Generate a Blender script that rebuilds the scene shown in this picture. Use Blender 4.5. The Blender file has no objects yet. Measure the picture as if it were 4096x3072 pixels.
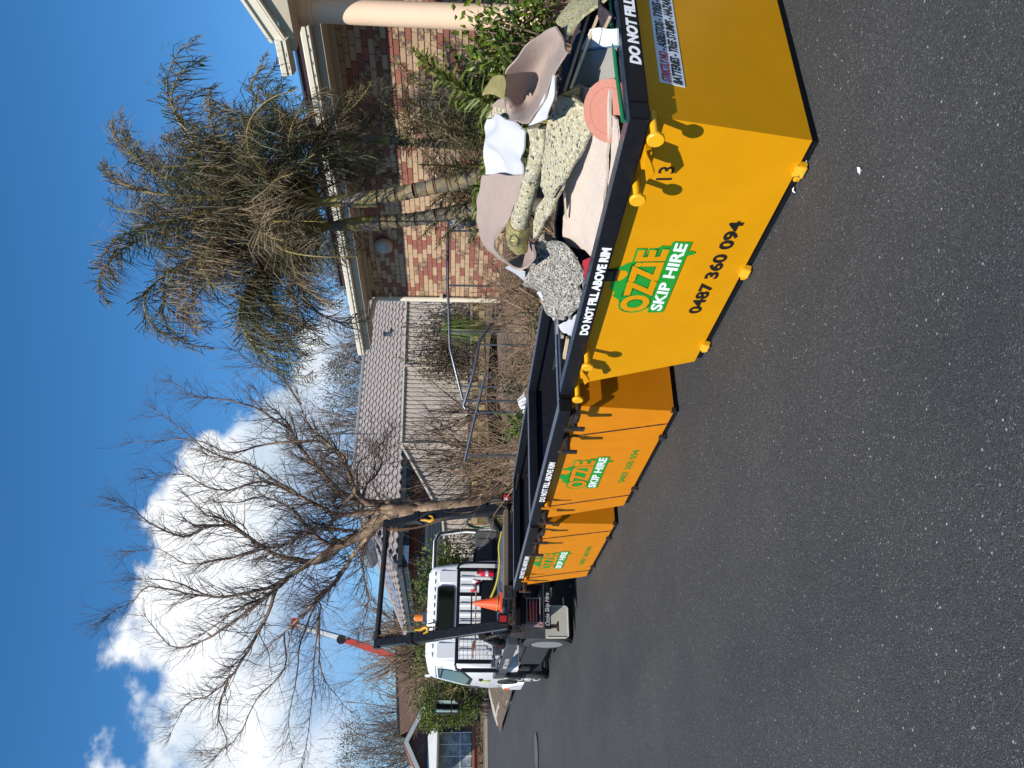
import bpy, bmesh, math, random
from mathutils import Vector, Matrix, Euler
R = math.radians
scene = bpy.context.scene
COL = scene.collection
random.seed(7)

# ------------------------------------------------------------------ camera
CAM_H, PITCH, ROLL, YAW = 1.65, R(3.816), R(0.64), R(32.37)
fw = Vector((math.sin(YAW)*math.cos(PITCH), math.cos(YAW)*math.cos(PITCH), -math.sin(PITCH)))
r0 = Vector((math.cos(YAW), -math.sin(YAW), 0)); u0 = r0.cross(fw)
rt = r0*math.cos(ROLL) + u0*math.sin(ROLL); upv = -r0*math.sin(ROLL) + u0*math.cos(ROLL)
cd = bpy.data.cameras.new('camera'); cam = bpy.data.objects.new('camera', cd); COL.objects.link(cam)
# the photograph was taken with the phone held upright and is stored turned on its side
cx, cy, cz = -upv, rt, -fw
cam.matrix_world = Matrix(((cx.x, cy.x, cz.x, 0), (cx.y, cy.y, cz.y, 0), (cx.z, cy.z, cz.z, CAM_H), (0, 0, 0, 1)))
cd.sensor_fit = 'HORIZONTAL'; cd.sensor_width = 36.0; cd.lens = 36.0*3160/4096
cd.clip_start = 0.05; cd.clip_end = 3000
scene.camera = cam
scene.render.resolution_x = 1024; scene.render.resolution_y = 768

# ------------------------------------------------------------------ light
SUN = Vector((0.585, 0.30, -0.755)).normalized()          # direction the light travels
ld = bpy.data.lights.new('sun', 'SUN'); ld.energy = 5.0; ld.angle = R(0.53); ld.color = (1.0, 0.95, 0.87)
sun = bpy.data.objects.new('sun', ld); COL.objects.link(sun)
sun.rotation_euler = SUN.to_track_quat('-Z', 'Y').to_euler(); sun.location = (-6, -4, 12)
elev = math.asin(-SUN.z); azim = math.atan2(-SUN.x, -SUN.y)   # azimuth clockwise from +Y

world = bpy.data.worlds.new('World'); scene.world = world; world.use_nodes = True
nt = world.node_tree; nt.nodes.clear(); N = nt.nodes.new; Lk = nt.links.new
def mth(tree, op, a, b=None, c=None, clamp=False):
    n = tree.nodes.new('ShaderNodeMath'); n.operation = op; n.use_clamp = clamp
    for i, v in enumerate((a, b, c)):
        if v is None: continue
        if isinstance(v, (int, float)): n.inputs[i].default_value = v
        else: tree.links.new(v, n.inputs[i])
    return n.outputs[0]
def mr(tree, v, a, b, c=0.0, d=1.0, smooth=False):
    n = tree.nodes.new('ShaderNodeMapRange'); n.interpolation_type = 'SMOOTHSTEP' if smooth else 'LINEAR'
    tree.links.new(v, n.inputs[0])
    for i, x in enumerate((a, b, c, d)):
        if isinstance(x, (int, float)): n.inputs[i+1].default_value = x
        else: tree.links.new(x, n.inputs[i+1])
    return n.outputs[0]
out = N('ShaderNodeOutputWorld'); bg = N('ShaderNodeBackground'); bg.inputs['Strength'].default_value = 0.10
sky = N('ShaderNodeTexSky'); sky.sky_type = 'NISHITA'; sky.sun_disc = False
sky.sun_elevation = elev; sky.sun_rotation = azim
sky.air_density = 1.0; sky.dust_density = 0.0; sky.ozone_density = 3.5
tc = N('ShaderNodeTexCoord')
sep = N('ShaderNodeSeparateXYZ'); Lk(tc.outputs['Generated'], sep.inputs[0])
# cumulus bank: noise on the sky direction, its top higher towards the north-west of the street
vm = N('ShaderNodeVectorMath'); vm.operation = 'MULTIPLY'; Lk(tc.outputs['Generated'], vm.inputs[0]); vm.inputs[1].default_value = (1, 1, 1.35)
def noise(vec, sc, det, rough=0.55, off=None):
    n = N('ShaderNodeTexNoise'); n.inputs['Scale'].default_value = sc; n.inputs['Detail'].default_value = det; n.inputs['Roughness'].default_value = rough
    if off:
        m = N('ShaderNodeVectorMath'); m.operation = 'ADD'; Lk(vec, m.inputs[0]); m.inputs[1].default_value = off; vec = m.outputs[0]
    Lk(vec, n.inputs['Vector']); return n.outputs['Fac']
n_big = noise(vm.outputs[0], 2.6, 3, 0.5, (3.1, 0.4, 0.2))
n_fine = noise(vm.outputs[0], 8.0, 6, 0.5, (0.7, 5.3, 1.1))
n_puff = noise(vm.outputs[0], 24.0, 5, 0.55, (9.7, 2.3, 4.1))
az = mth(nt, 'ARCTAN2', sep.outputs['X'], sep.outputs['Y'])        # 0 along +Y, positive to +X
el = mth(nt, 'ARCSINE', sep.outputs['Z'])
top = mth(nt, 'MINIMUM', mth(nt, 'MINIMUM', mr(nt, az, 0.10, 0.50, 0.355, 0.32), mr(nt, az, 0.48, 0.80, 0.335, 0.07)), mr(nt, az, -0.9, -0.05, 0.12, 0.43, True))   # height of the cloud tops round the horizon
bumps = mth(nt, 'ADD', mth(nt, 'MULTIPLY', mth(nt, 'SUBTRACT', n_fine, 0.5), 0.22), mth(nt, 'MULTIPLY', mth(nt, 'SUBTRACT', n_big, 0.5), 0.16))
bumps = mth(nt, 'ADD', bumps, mth(nt, 'MULTIPLY', mth(nt, 'SUBTRACT', n_puff, 0.5), 0.10))
h = mth(nt, 'SUBTRACT', mth(nt, 'ADD', top, bumps), el)
cloud = mr(nt, h, -0.006, 0.030, 0.0, 1.0, True)
low = mr(nt, mth(nt, 'ADD', el, mth(nt, 'MULTIPLY', mth(nt, 'SUBTRACT', n_big, 0.5), 0.30)), 0.09, 0.19, 0.10, 1.0, True)   # thinner veil near the horizon
gaps = mr(nt, mth(nt, 'ADD', n_big, mth(nt, 'MULTIPLY', n_fine, 0.5)), 0.44, 0.62, 0.84, 1.0, True)
cloud = mth(nt, 'MULTIPLY', mth(nt, 'MULTIPLY', cloud, low), gaps, clamp=True)
shade = mr(nt, mth(nt, 'ADD', n_fine, mth(nt, 'MULTIPLY', h, -0.55)), 0.28, 0.58, 0.0, 1.0, True)
ccol = N('ShaderNodeMix'); ccol.data_type = 'RGBA'; Lk(shade, ccol.inputs['Factor'])
ccol.inputs['A'].default_value = (4.6, 5.6, 6.7, 1); ccol.inputs['B'].default_value = (8.2, 8.4, 8.6, 1)
mx = N('ShaderNodeMix'); mx.data_type = 'RGBA'; Lk(cloud, mx.inputs['Factor']); 
hs = N('ShaderNodeHueSaturation'); hs.inputs['Saturation'].default_value = 1.25; Lk(sky.outputs[0], hs.inputs['Color'])
tint = N('ShaderNodeMix'); tint.data_type = 'RGBA'; tint.blend_type = 'MULTIPLY'; tint.inputs['Factor'].default_value = 1; Lk(hs.outputs[0], tint.inputs['A'])
tcol = N('ShaderNodeMix'); tcol.data_type = 'RGBA'; Lk(mr(nt, el, 0.0, 0.42, 0, 1, True), tcol.inputs['Factor']); tcol.inputs['A'].default_value = (0.52, 0.74, 0.96, 1); tcol.inputs['B'].default_value = (0.76, 0.96, 1.02, 1)
Lk(tcol.outputs['Result'], tint.inputs['B']); Lk(tint.outputs['Result'], mx.inputs['A']); Lk(ccol.outputs['Result'], mx.inputs['B'])
Lk(mx.outputs['Result'], bg.inputs['Color']); Lk(bg.outputs[0], out.inputs['Surface'])

scene.view_settings.view_transform = 'Standard'; scene.view_settings.look = 'None'
scene.view_settings.gamma = 1.0; scene.view_settings.use_curve_mapping = False
scene.view_settings.exposure = 0.4
scene.render.engine = 'CYCLES'

# ------------------------------------------------------------------ helpers
def tag(o, label=None, cat=None, group=None, kind=None):
    if label: o['label'] = label
    if cat: o['category'] = cat
    if group: o['group'] = group
    if kind: o['kind'] = kind
    return o
def empty(name, loc=(0, 0, 0), rot=(0, 0, 0), label=None, cat=None, group=None):
    o = bpy.data.objects.new(name, None); COL.objects.link(o); o.location = loc; o.rotation_euler = rot
    o.empty_display_size = 0.1
    return tag(o, label, cat, group)
def link(name, me, parent=None, loc=(0, 0, 0), rot=(0, 0, 0)):
    o = bpy.data.objects.new(name, me); COL.objects.link(o); o.parent = parent; o.location = loc; o.rotation_euler = rot
    return o
def copy_tree(o, parent=None):
    c = o.copy(); COL.objects.link(c); c.parent = parent
    for ch in list(o.children): copy_tree(ch, c)
    return c

MATS = {}
def mat(name, col, rough=0.6, metal=0.0, var=0.0, vscale=6.0, bump=0.0, bscale=40.0, col2=None, spec=0.5, wear=None, coat=0.0, objrand=0.0, trans=0.0):
    """principled material: base colour with noise mottling (var), optional second colour, wear patches and fine bump"""
    if name in MATS: return MATS[name]
    m = bpy.data.materials.new(name); m.use_nodes = True; t = m.node_tree
    b = t.nodes['Principled BSDF']
    b.inputs['Roughness'].default_value = rough; b.inputs['Metallic'].default_value = metal
    b.inputs['Specular IOR Level'].default_value = spec; b.inputs['Coat Weight'].default_value = coat; b.inputs['Coat Roughness'].default_value = 0.15
    c4 = lambda c: (c[0], c[1], c[2], 1)
    co = t.nodes.new('ShaderNodeTexCoord'); src = co.outputs['Object']
    def nz(sc, det=6, ro=0.6):
        n = t.nodes.new('ShaderNodeTexNoise'); n.inputs['Scale'].default_value = sc; n.inputs['Detail'].default_value = det; n.inputs['Roughness'].default_value = ro
        t.links.new(src, n.inputs['Vector']); return n.outputs['Fac']
    cur = None
    def mix(fac, A, B):
        n = t.nodes.new('ShaderNodeMix'); n.data_type = 'RGBA'
        if isinstance(fac, (int, float)): n.inputs['Factor'].default_value = fac
        else: t.links.new(fac, n.inputs['Factor'])
        for k, v in (('A', A), ('B', B)):
            if isinstance(v, tuple): n.inputs[k].default_value = v
            else: t.links.new(v, n.inputs[k])
        return n.outputs['Result']
    cur = c4(col)
    if col2: cur = mix(mr(t, nz(vscale), 0.38, 0.62, 0, 1, True), c4(col), c4(col2))
    if var:
        lo = tuple(max(0, x*(1-var)) for x in (1, 1, 1)) + (1,)
        f = mr(t, nz(vscale*2.7, 8), 0.25, 0.75)
        v = t.nodes.new('ShaderNodeMix'); v.data_type = 'RGBA'; v.blend_type = 'MULTIPLY'; v.inputs['Factor'].default_value = 1
        if isinstance(cur, tuple): v.inputs['A'].default_value = cur
        else: t.links.new(cur, v.inputs['A'])
        t.links.new(mix(f, lo, (1+var*0.6,)*3 + (1,)), v.inputs['B']); cur = v.outputs['Result']
    if objrand:
        oi = t.nodes.new('ShaderNodeObjectInfo'); hsn = t.nodes.new('ShaderNodeHueSaturation')
        t.links.new(mr(t, oi.outputs['Random'], 0, 1, 1-objrand, 1+objrand), hsn.inputs['Value'])
        if isinstance(cur, tuple): hsn.inputs['Color'].default_value = cur
        else: t.links.new(cur, hsn.inputs['Color'])
        cur = hsn.outputs[0]
    if wear:   # (colour, scale, threshold)
        f = mr(t, nz(wear[1], 10, 0.7), wear[2], wear[2]+0.03, 0, 1)
        cur = mix(f, cur, c4(wear[0]))
    if isinstance(cur, tuple): b.inputs['Base Color'].default_value = cur
    else: t.links.new(cur, b.inputs['Base Color'])
    if bump:
        bn = t.nodes.new('ShaderNodeBump'); bn.inputs['Strength'].default_value = bump; bn.inputs['Distance'].default_value = 0.02
        t.links.new(nz(bscale, 5), bn.inputs['Height']); t.links.new(bn.outputs[0], b.inputs['Normal'])
    if rough < 0.9 and (var or wear):
        t.links.new(mr(t, nz(vscale*4), 0.3, 0.7, max(0.03, rough-0.10), min(1, rough+0.12)), b.inputs['Roughness'])
    if trans:   # thin leaves let light through
        tr = t.nodes.new('ShaderNodeBsdfTranslucent'); ms = t.nodes.new('ShaderNodeMixShader'); ms.inputs[0].default_value = trans
        if isinstance(cur, tuple): tr.inputs['Color'].default_value = cur
        else: t.links.new(cur, tr.inputs['Color'])
        t.links.new(b.outputs[0], ms.inputs[1]); t.links.new(tr.outputs[0], ms.inputs[2])
        t.links.new(ms.outputs[0], t.nodes['Material Output'].inputs['Surface'])
    MATS[name] = m
    return m

class MB:
    def __init__(s): s.v = []; s.f = []; s.mi = []
    def add(s, vs, fs, m=0):
        o = len(s.v); s.v += [tuple(v) for v in vs]; s.f += [tuple(i+o for i in f) for f in fs]; s.mi += [m]*len(fs); return s
    def box(s, x0, x1, y0, y1, z0, z1, m=0):
        vs = [(x, y, z) for z in (z0, z1) for y in (y0, y1) for x in (x0, x1)]
        return s.add(vs, [(0, 2, 3, 1), (4, 5, 7, 6), (0, 1, 5, 4), (2, 6, 7, 3), (0, 4, 6, 2), (1, 3, 7, 5)], m)
    def cbox(s, c, sx, sy, sz, rot=None, m=0):
        vs = [Vector((x*sx/2, y*sy/2, z*sz/2)) for z in (-1, 1) for y in (-1, 1) for x in (-1, 1)]
        if rot is not None: vs = [rot @ v for v in vs]
        return s.add([v+Vector(c) for v in vs], [(0, 2, 3, 1), (4, 5, 7, 6), (0, 1, 5, 4), (2, 6, 7, 3), (0, 4, 6, 2), (1, 3, 7, 5)], m)
    def bar(s, a, b, w, h=None, up=(0, 0, 1), m=0):
        """rectangular bar from a to b"""
        a = Vector(a); b = Vector(b); d = (b-a).normalized(); h = h or w
        x = d.cross(Vector(up)); 
        if x.length < 1e-4: x = d.cross(Vector((1, 0, 0)))
        x.normalize(); z = x.cross(d)
        vs = [p + x*i*w/2 + z*j*h/2 for p in (a, b) for j in (-1, 1) for i in (-1, 1)]
        return s.add(vs, [(0, 2, 3, 1), (4, 5, 7, 6), (0, 1, 5, 4), (2, 6, 7, 3), (0, 4, 6, 2), (1, 3, 7, 5)], m)
    def tube(s, pts, rad, n=8, caps=True, m=0):
        pts = [Vector(p) for p in pts]; k = len(pts)
        rs = rad if isinstance(rad, (list, tuple)) else [rad]*k
        vs = []; prev = None
        for i, p in enumerate(pts):
            d = (pts[min(i+1, k-1)] - pts[max(i-1, 0)])
            d = d.normalized() if d.length > 1e-9 else Vector((0, 0, 1))
            if prev is None:
                x = d.cross(Vector((0, 0, 1)))
                if x.length < 0.05: x = d.cross(Vector((1, 0, 0)))
            else: x = prev - d*prev.dot(d)
            x.normalize(); prev = x; y = d.cross(x)
            vs += [p + (x*math.cos(2*math.pi*j/n) + y*math.sin(2*math.pi*j/n))*rs[i] for j in range(n)]
        fs = [(i*n+j, i*n+(j+1) % n, (i+1)*n+(j+1) % n, (i+1)*n+j) for i in range(k-1) for j in range(n)]
        if caps: fs += [tuple(range(n))[::-1], tuple((k-1)*n+j for j in range(n))]
        return s.add(vs, fs, m)
    def lathe(s, prof, c=(0, 0, 0), axis='Z', n=16, m=0, rot=None):
        """prof: (radius, height) list turned round the axis through c"""
        vs = []
        for r_, h_ in prof:
            for j in range(n):
                a = 2*math.pi*j/n; p = (r_*math.cos(a), r_*math.sin(a), h_)
                if axis == 'X': p = (h_, p[0], p[1])
                elif axis == 'Y': p = (p[1], h_, p[0])
                p = Vector(p)
                if rot is not None: p = rot @ p
                vs.append(p + Vector(c))
        k = len(prof)
        fs = [(i*n+j, i*n+(j+1) % n, (i+1)*n+(j+1) % n, (i+1)*n+j) for i in range(k-1) for j in range(n)]
        if prof[0][0] > 1e-6: fs.append(tuple(range(n))[::-1])
        if prof[-1][0] > 1e-6: fs.append(tuple((k-1)*n+j for j in range(n)))
        return s.add(vs, fs, m)
    def prism(s, poly, a, b, plane='YZ', m=0):
        """outline extruded from a to b along the axis missing in plane"""
        def P(u, v, w): return {'YZ': (w, u, v), 'XZ': (u, w, v), 'XY': (u, v, w)}[plane]
        n = len(poly)
        vs = [P(u, v, a) for u, v in poly] + [P(u, v, b) for u, v in poly]
        fs = [tuple(range(n))[::-1], tuple(range(n, 2*n))] + [(i, (i+1) % n, n+(i+1) % n, n+i) for i in range(n)]
        return s.add(vs, fs, m)
    def sheet(s, rows, thick=0.0, m=0):
        """grid of points; thick gives it a back side"""
        h = len(rows); w = len(rows[0]); g = [Vector(p) for r_ in rows for p in r_]
        fs = [(i*w+j, i*w+j+1, (i+1)*w+j+1, (i+1)*w+j) for i in range(h-1) for j in range(w-1)]
        if not thick: return s.add(g, fs, m)
        nr = [Vector((0, 0, 0)) for _ in g]
        for f in fs:
            q = (g[f[2]]-g[f[0]]).cross(g[f[3]]-g[f[1]])
            for i in f: nr[i] += q
        g2 = [p - (q.normalized() if q.length > 1e-12 else Vector((0, 0, 1)))*thick for p, q in zip(g, nr)]
        k = len(g); fb = [tuple(i+k for i in f[::-1]) for f in fs]
        loop = [j for j in range(w)] + [i*w+w-1 for i in range(1, h)] + [(h-1)*w+j for j in range(w-2, -1, -1)] + [i*w for i in range(h-2, 0, -1)]
        side = [(loop[i], loop[i]+k, loop[(i+1) % len(loop)]+k, loop[(i+1) % len(loop)]) for i in range(len(loop))]
        o = len(s.v); s.add(g + g2, fs, m); 
        s.f += [tuple(i+o for i in f) for f in fb+side]; s.mi += [m+1 if s.two else m]*len(fb) + [m]*len(side)
        return s
    two = False
    def mesh(s, name, mats, smooth=False, bevel=0.0, autos=None):
        me = bpy.data.meshes.new(name); me.from_pydata(s.v, [], s.f)
        for m in (mats if isinstance(mats, (list, tuple)) else [mats]): me.materials.append(m)
        if any(s.mi): me.polygons.foreach_set('material_index', s.mi)
        bm = bmesh.new(); bm.from_mesh(me); bmesh.ops.recalc_face_normals(bm, faces=bm.faces[:])
        if bevel: bmesh.ops.bevel(bm, geom=[e for e in bm.edges if len(e.link_faces) == 2 and e.calc_face_angle(0) > 0.5], offset=bevel, segments=2, affect='EDGES', clamp_overlap=True)
        bm.to_mesh(me); bm.free()
        if smooth:
            me.polygons.foreach_set('use_smooth', [True]*len(me.polygons))
            try: me.set_sharp_from_angle(angle=R(smooth if smooth > 1 else 40))
            except Exception: pass
        me.update(); return me
    def build(s, name, mats, parent=None, smooth=False, bevel=0.0, loc=(0, 0, 0), rot=(0, 0, 0)):
        return link(name, s.mesh(name, mats, smooth, bevel), parent, loc, rot)
    def raw(s, name, mats, parent=None):
        """no clean-up: for foliage with very many faces"""
        me = bpy.data.meshes.new(name); me.from_pydata(s.v, [], s.f)
        for m in (mats if isinstance(mats, (list, tuple)) else [mats]): me.materials.append(m)
        if any(s.mi): me.polygons.foreach_set('material_index', s.mi)
        me.update(); return link(name, me, parent)

def text_mesh(body, size, bold=0.0, shear=0.0, space=1.0, wscale=1.0, width=None, extrude=0.0006, squeeze=1.0):
    """letters as a mesh in the XY plane, left aligned on the baseline"""
    cu = bpy.data.curves.new('lettering', 'FONT'); cu.body = body; cu.size = size; cu.offset = bold; cu.shear = shear
    cu.space_character = space; cu.extrude = extrude; cu.resolution_u = 3
    ob = bpy.data.objects.new('lettering', cu); COL.objects.link(ob)
    dg = bpy.context.evaluated_depsgraph_get(); dg.update()
    me = bpy.data.meshes.new_from_object(ob.evaluated_get(dg))
    bpy.data.objects.remove(ob); bpy.data.curves.remove(cu)
    xs = [v.co.x for v in me.vertices]; x0 = min(xs); w = max(xs)-x0
    k = (width/w) if width else wscale
    for v in me.vertices: v.co.x = (v.co.x-x0)*k; v.co.y *= squeeze
    return me
def letters(name, body, size, m, parent, origin, right, up, **kw):
    """lettering laid on a surface: origin = lower left, right/up = directions on it"""
    me = text_mesh(body, size, **kw); me.name = name; me.materials.clear(); me.materials.append(m)
    x = Vector(right).normalized(); y = (Vector(up) - x*Vector(up).dot(x)).normalized(); z = x.cross(y); o = Vector(origin)
    for v in me.vertices: v.co = o + x*v.co.x + y*v.co.y + z*v.co.z
    return link(name, me, parent)
def decal(name, poly, m, parent, origin, right, up, th=0.0012):
    """flat painted shape, outline given in (right, up) metres"""
    x = Vector(right).normalized(); y = (Vector(up) - x*Vector(up).dot(x)).normalized(); z = x.cross(y); o = Vector(origin)
    bm = bmesh.new()
    lo = [bm.verts.new(o + x*a + y*b) for a, b in poly]
    f = bm.faces.new(lo); r_ = bmesh.ops.extrude_face_region(bm, geom=[f])
    for e in r_['geom']:
        if isinstance(e, bmesh.types.BMVert): e.co += z*th
    bmesh.ops.triangulate(bm, faces=[f for f in bm.faces if len(f.verts) > 4])
    bmesh.ops.recalc_face_normals(bm, faces=bm.faces[:])
    me = bpy.data.meshes.new(name); bm.to_mesh(me); bm.free(); me.materials.append(m)
    return link(name, me, parent)
def lerp(a, b, t): return a+(b-a)*t
def smooth_path(pts, n=6):
    """Catmull-Rom through the points"""
    P = [Vector(p) for p in pts]; P = [P[0]*2-P[1]] + P + [P[-1]*2-P[-2]]; out_ = []
    for i in range(1, len(P)-2):
        for j in range(n):
            t = j/n
            out_.append(0.5*((2*P[i]) + (P[i+1]-P[i-1])*t + (2*P[i-1]-5*P[i]+4*P[i+1]-P[i+2])*t*t + (3*P[i]-P[i-1]-3*P[i+1]+P[i+2])*t**3))
    out_.append(P[-2]); return out_
TS = 0.0187      # the road falls towards the right-hand kerb
def gz(x): return -TS*x
# ------------------------------------------------------------------ materials
M = {}
M['yellow'] = mat('skip_yellow_paint', (0.66, 0.292, 0.0015), 0.45, var=0.07, vscale=1.2, bump=0.05, bscale=5, coat=0.05, spec=.22, wear=((0.45, 0.17, 0.01), 18, 0.70))
M['orange'] = mat('skip_orange_paint', (0.66, 0.222, 0.004), 0.48, spec=.25, var=0.08, vscale=2, bump=0.04, bscale=9, coat=0.04, wear=((0.30, 0.12, 0.03), 9, 0.705))
M['black'] = mat('black_steel_paint', (0.007, 0.0075, 0.010), 0.42, spec=0.3, var=0.3, vscale=5, wear=((0.16, 0.16, 0.17), 34, 0.69))
M['black_in'] = mat('scratched_black_lining', (0.006, 0.0065, 0.011), 0.7, spec=0.2, var=0.5, vscale=7, wear=((0.15, 0.14, 0.14), 30, 0.695), bump=0.2, bscale=16)
M['worn_edge'] = mat('worn_grey_steel_edge', (0.13, 0.15, 0.20), 0.42, 0.3, var=0.35, vscale=18, wear=((0.02, 0.02, 0.03), 30, 0.6))
M['rust'] = mat('rusty_black_steel', (0.018, 0.015, 0.015), 0.6, var=0.4, vscale=14, wear=((0.16, 0.055, 0.02), 18, 0.56))
M['white_letter'] = mat('white_vinyl_lettering', (0.82, 0.83, 0.84), 0.45)
M['black_letter'] = mat('black_vinyl_lettering', (0.012, 0.010, 0.008), 0.45)
M['green_letter'] = mat('green_vinyl', (0.012, 0.30, 0.028), 0.45, var=0.06)
M['red_letter'] = mat('red_vinyl_lettering', (0.62, 0.02, 0.05), 0.45)
M['sign_white'] = mat('pale_sign_vinyl', (0.66, 0.72, 0.80), 0.4)
M['grey_letter'] = mat('grey_tag_print', (0.07, 0.09, 0.06), 0.5)

# ------------------------------------------------------------------ road
def asphalt():
    m = bpy.data.materials.new('asphalt_with_chip_stones'); m.use_nodes = True; t = m.node_tree; b = t.nodes['Principled BSDF']
    geo = t.nodes.new('ShaderNodeNewGeometry'); src = geo.outputs['Position']
    def nz(sc, det=4, ro=0.6):
        n = t.nodes.new('ShaderNodeTexNoise'); n.inputs['Scale'].default_value = sc; n.inputs['Detail'].default_value = det; n.inputs['Roughness'].default_value = ro
        t.links.new(src, n.inputs['Vector']); return n.outputs['Fac']
    def vor(sc, feat='F1'):
        n = t.nodes.new('ShaderNodeTexVoronoi'); n.inputs['Scale'].default_value = sc; n.feature = feat; t.links.new(src, n.inputs['Vector']); return n
    def mix(f, A, B, mode='MIX'):
        n = t.nodes.new('ShaderNodeMix'); n.data_type = 'RGBA'; n.blend_type = mode
        if isinstance(f, float): n.inputs['Factor'].default_value = f
        else: t.links.new(f, n.inputs['Factor'])
        for k, v in (('A', A), ('B', B)):
            if isinstance(v, tuple): n.inputs[k].default_value = v
            else: t.links.new(v, n.inputs[k])
        return n.outputs['Result']
    v1 = vor(210); sepc = t.nodes.new('ShaderNodeSeparateColor'); t.links.new(v1.outputs['Color'], sepc.inputs[0])
    v2 = vor(60); sep2 = t.nodes.new('ShaderNodeSeparateColor'); t.links.new(v2.outputs['Color'], sep2.inputs[0])
    base = mix(mr(t, sepc.outputs[0], 0.0, 1.0), (0.020, 0.0215, 0.0222, 1), (0.057, 0.0605, 0.0615, 1))
    base = mix(mr(t, sepc.outputs[1], 0.95, 0.99), base, (0.17, 0.17, 0.165, 1))                       # pale chips
    chips = mth(t, 'MULTIPLY', mr(t, sep2.outputs[0], 0.975, 0.985), mr(t, v2.outputs['Distance'], 0.22, 0.32, 1.0, 0.0))
    base = mix(chips, base, (0.34, 0.335, 0.32, 1))
    base = mix(mr(t, sepc.outputs[2], 0.97, 1.0), base, (0.10, 0.075, 0.06, 1))
    big = mix(mr(t, nz(0.8, 6), 0.3, 0.72), (0.78, 0.79, 0.83, 1), (1.18, 1.15, 1.10, 1))
    col = mix(1.0, base, big, 'MULTIPLY')
    mpn = t.nodes.new('ShaderNodeMapping'); mpn.inputs['Scale'].default_value = (1.0, 0.12, 1.0); t.links.new(src, mpn.inputs['Vector'])
    ns = t.nodes.new('ShaderNodeTexNoise'); ns.inputs['Scale'].default_value = 1.6; ns.inputs['Detail'].default_value = 5; t.links.new(mpn.outputs[0], ns.inputs['Vector'])
    col = mix(1.0, col, mix(mr(t, ns.outputs['Fac'], 0.3, 0.7), (0.90, 0.90, 0.91, 1), (1.09, 1.08, 1.07, 1)), 'MULTIPLY')      # wheel tracks along the street
    stain = mr(t, nz(2.3, 3), 0.66, 0.74)
    col = mix(mth(t, 'MULTIPLY', stain, 0.15), col, (0.018, 0.018, 0.019, 1))
    t.links.new(col, b.inputs['Base Color']); b.inputs['Roughness'].default_value = 0.82; b.inputs['Specular IOR Level'].default_value = 0.4
    bp = t.nodes.new('ShaderNodeBump'); bp.inputs['Strength'].default_value = 0.75; bp.inputs['Distance'].default_value = 0.006
    hgt = mth(t, 'ADD', mth(t, 'MULTIPLY', v1.outputs['Distance'], -1.0), mth(t, 'MULTIPLY', nz(70, 4), 0.8))
    t.links.new(hgt, bp.inputs['Height']); t.links.new(bp.outputs[0], b.inputs['Normal'])
    return m
M['asphalt'] = asphalt()
b = MB()
# one sheet with a gentle crossfall near the camera, level further off
xs = [-60, -30, -12, -4, 0, 2, 4, 5.2, 6, 8, 14, 30, 70]; ys = [-25, -8, 0, 4, 8, 12, 16, 20, 25, 32, 45, 70, 140]
def road_z(x, y): 
    k = min(1, max(0, (22-y)/6)); return gz(max(-4, min(x, 6)))*k - (0.11*(1-k))
b.sheet([[(x, y, road_z(x, y)) for x in xs] for y in ys])
tag(b.build('road', M['asphalt'], smooth=30), kind='structure')
M['soil_far'] = mat('far_ground', (0.09, 0.075, 0.05), 0.95, var=0.3, vscale=0.3)
b = MB(); b.sheet([[(x, y, -0.6) for x in (-1500, 0, 1500)] for y in (-1500, 0, 1500)])
tag(b.build('terrain', M['soil_far']), kind='structure')

# litter on the road
M['litter'] = mat('white_paper_scrap', (0.75, 0.76, 0.78), 0.7)
for k, (x, y, s_, l_) in enumerate([(2.975, 2.61, 0.035, 'crumpled white scrap on the road at the near foot of the nearest yellow skip'),
                                (2.52, 2.25, 0.018, 'small white chip lying on open asphalt left of the nearest skip'),
                                (2.95, 2.78, 0.02, 'thin pale sliver on the road beside the first skip foot')]):
    q = MB(); rr = random.Random(k)
    q.sheet([[(x+(i-1)*s_*0.5+rr.uniform(-.01, .01), y+(j-1)*s_*0.35+rr.uniform(-.01, .01), gz(x)+0.006+rr.uniform(0, .016)) for i in range(3)] for j in range(3)], 0.002)
    tag(q.build('paper_scrap', M['litter']), l_, 'litter', 'scraps of litter on the road')

# ------------------------------------------------------------------ skips
SK = [(2.948, 2.464, .0692), (3.0596, 5.1948, .0610), (3.1977, 7.801, .0672)]
LB, ON, OF, WB, HZ, FL = 2.074, 0.165, 0.31, 1.374, 0.965, 0.06
WT = 0.88      # height of the walls, rim on top
def wall_pt(y, z): return (-FL*z/WT, y, z)
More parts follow.
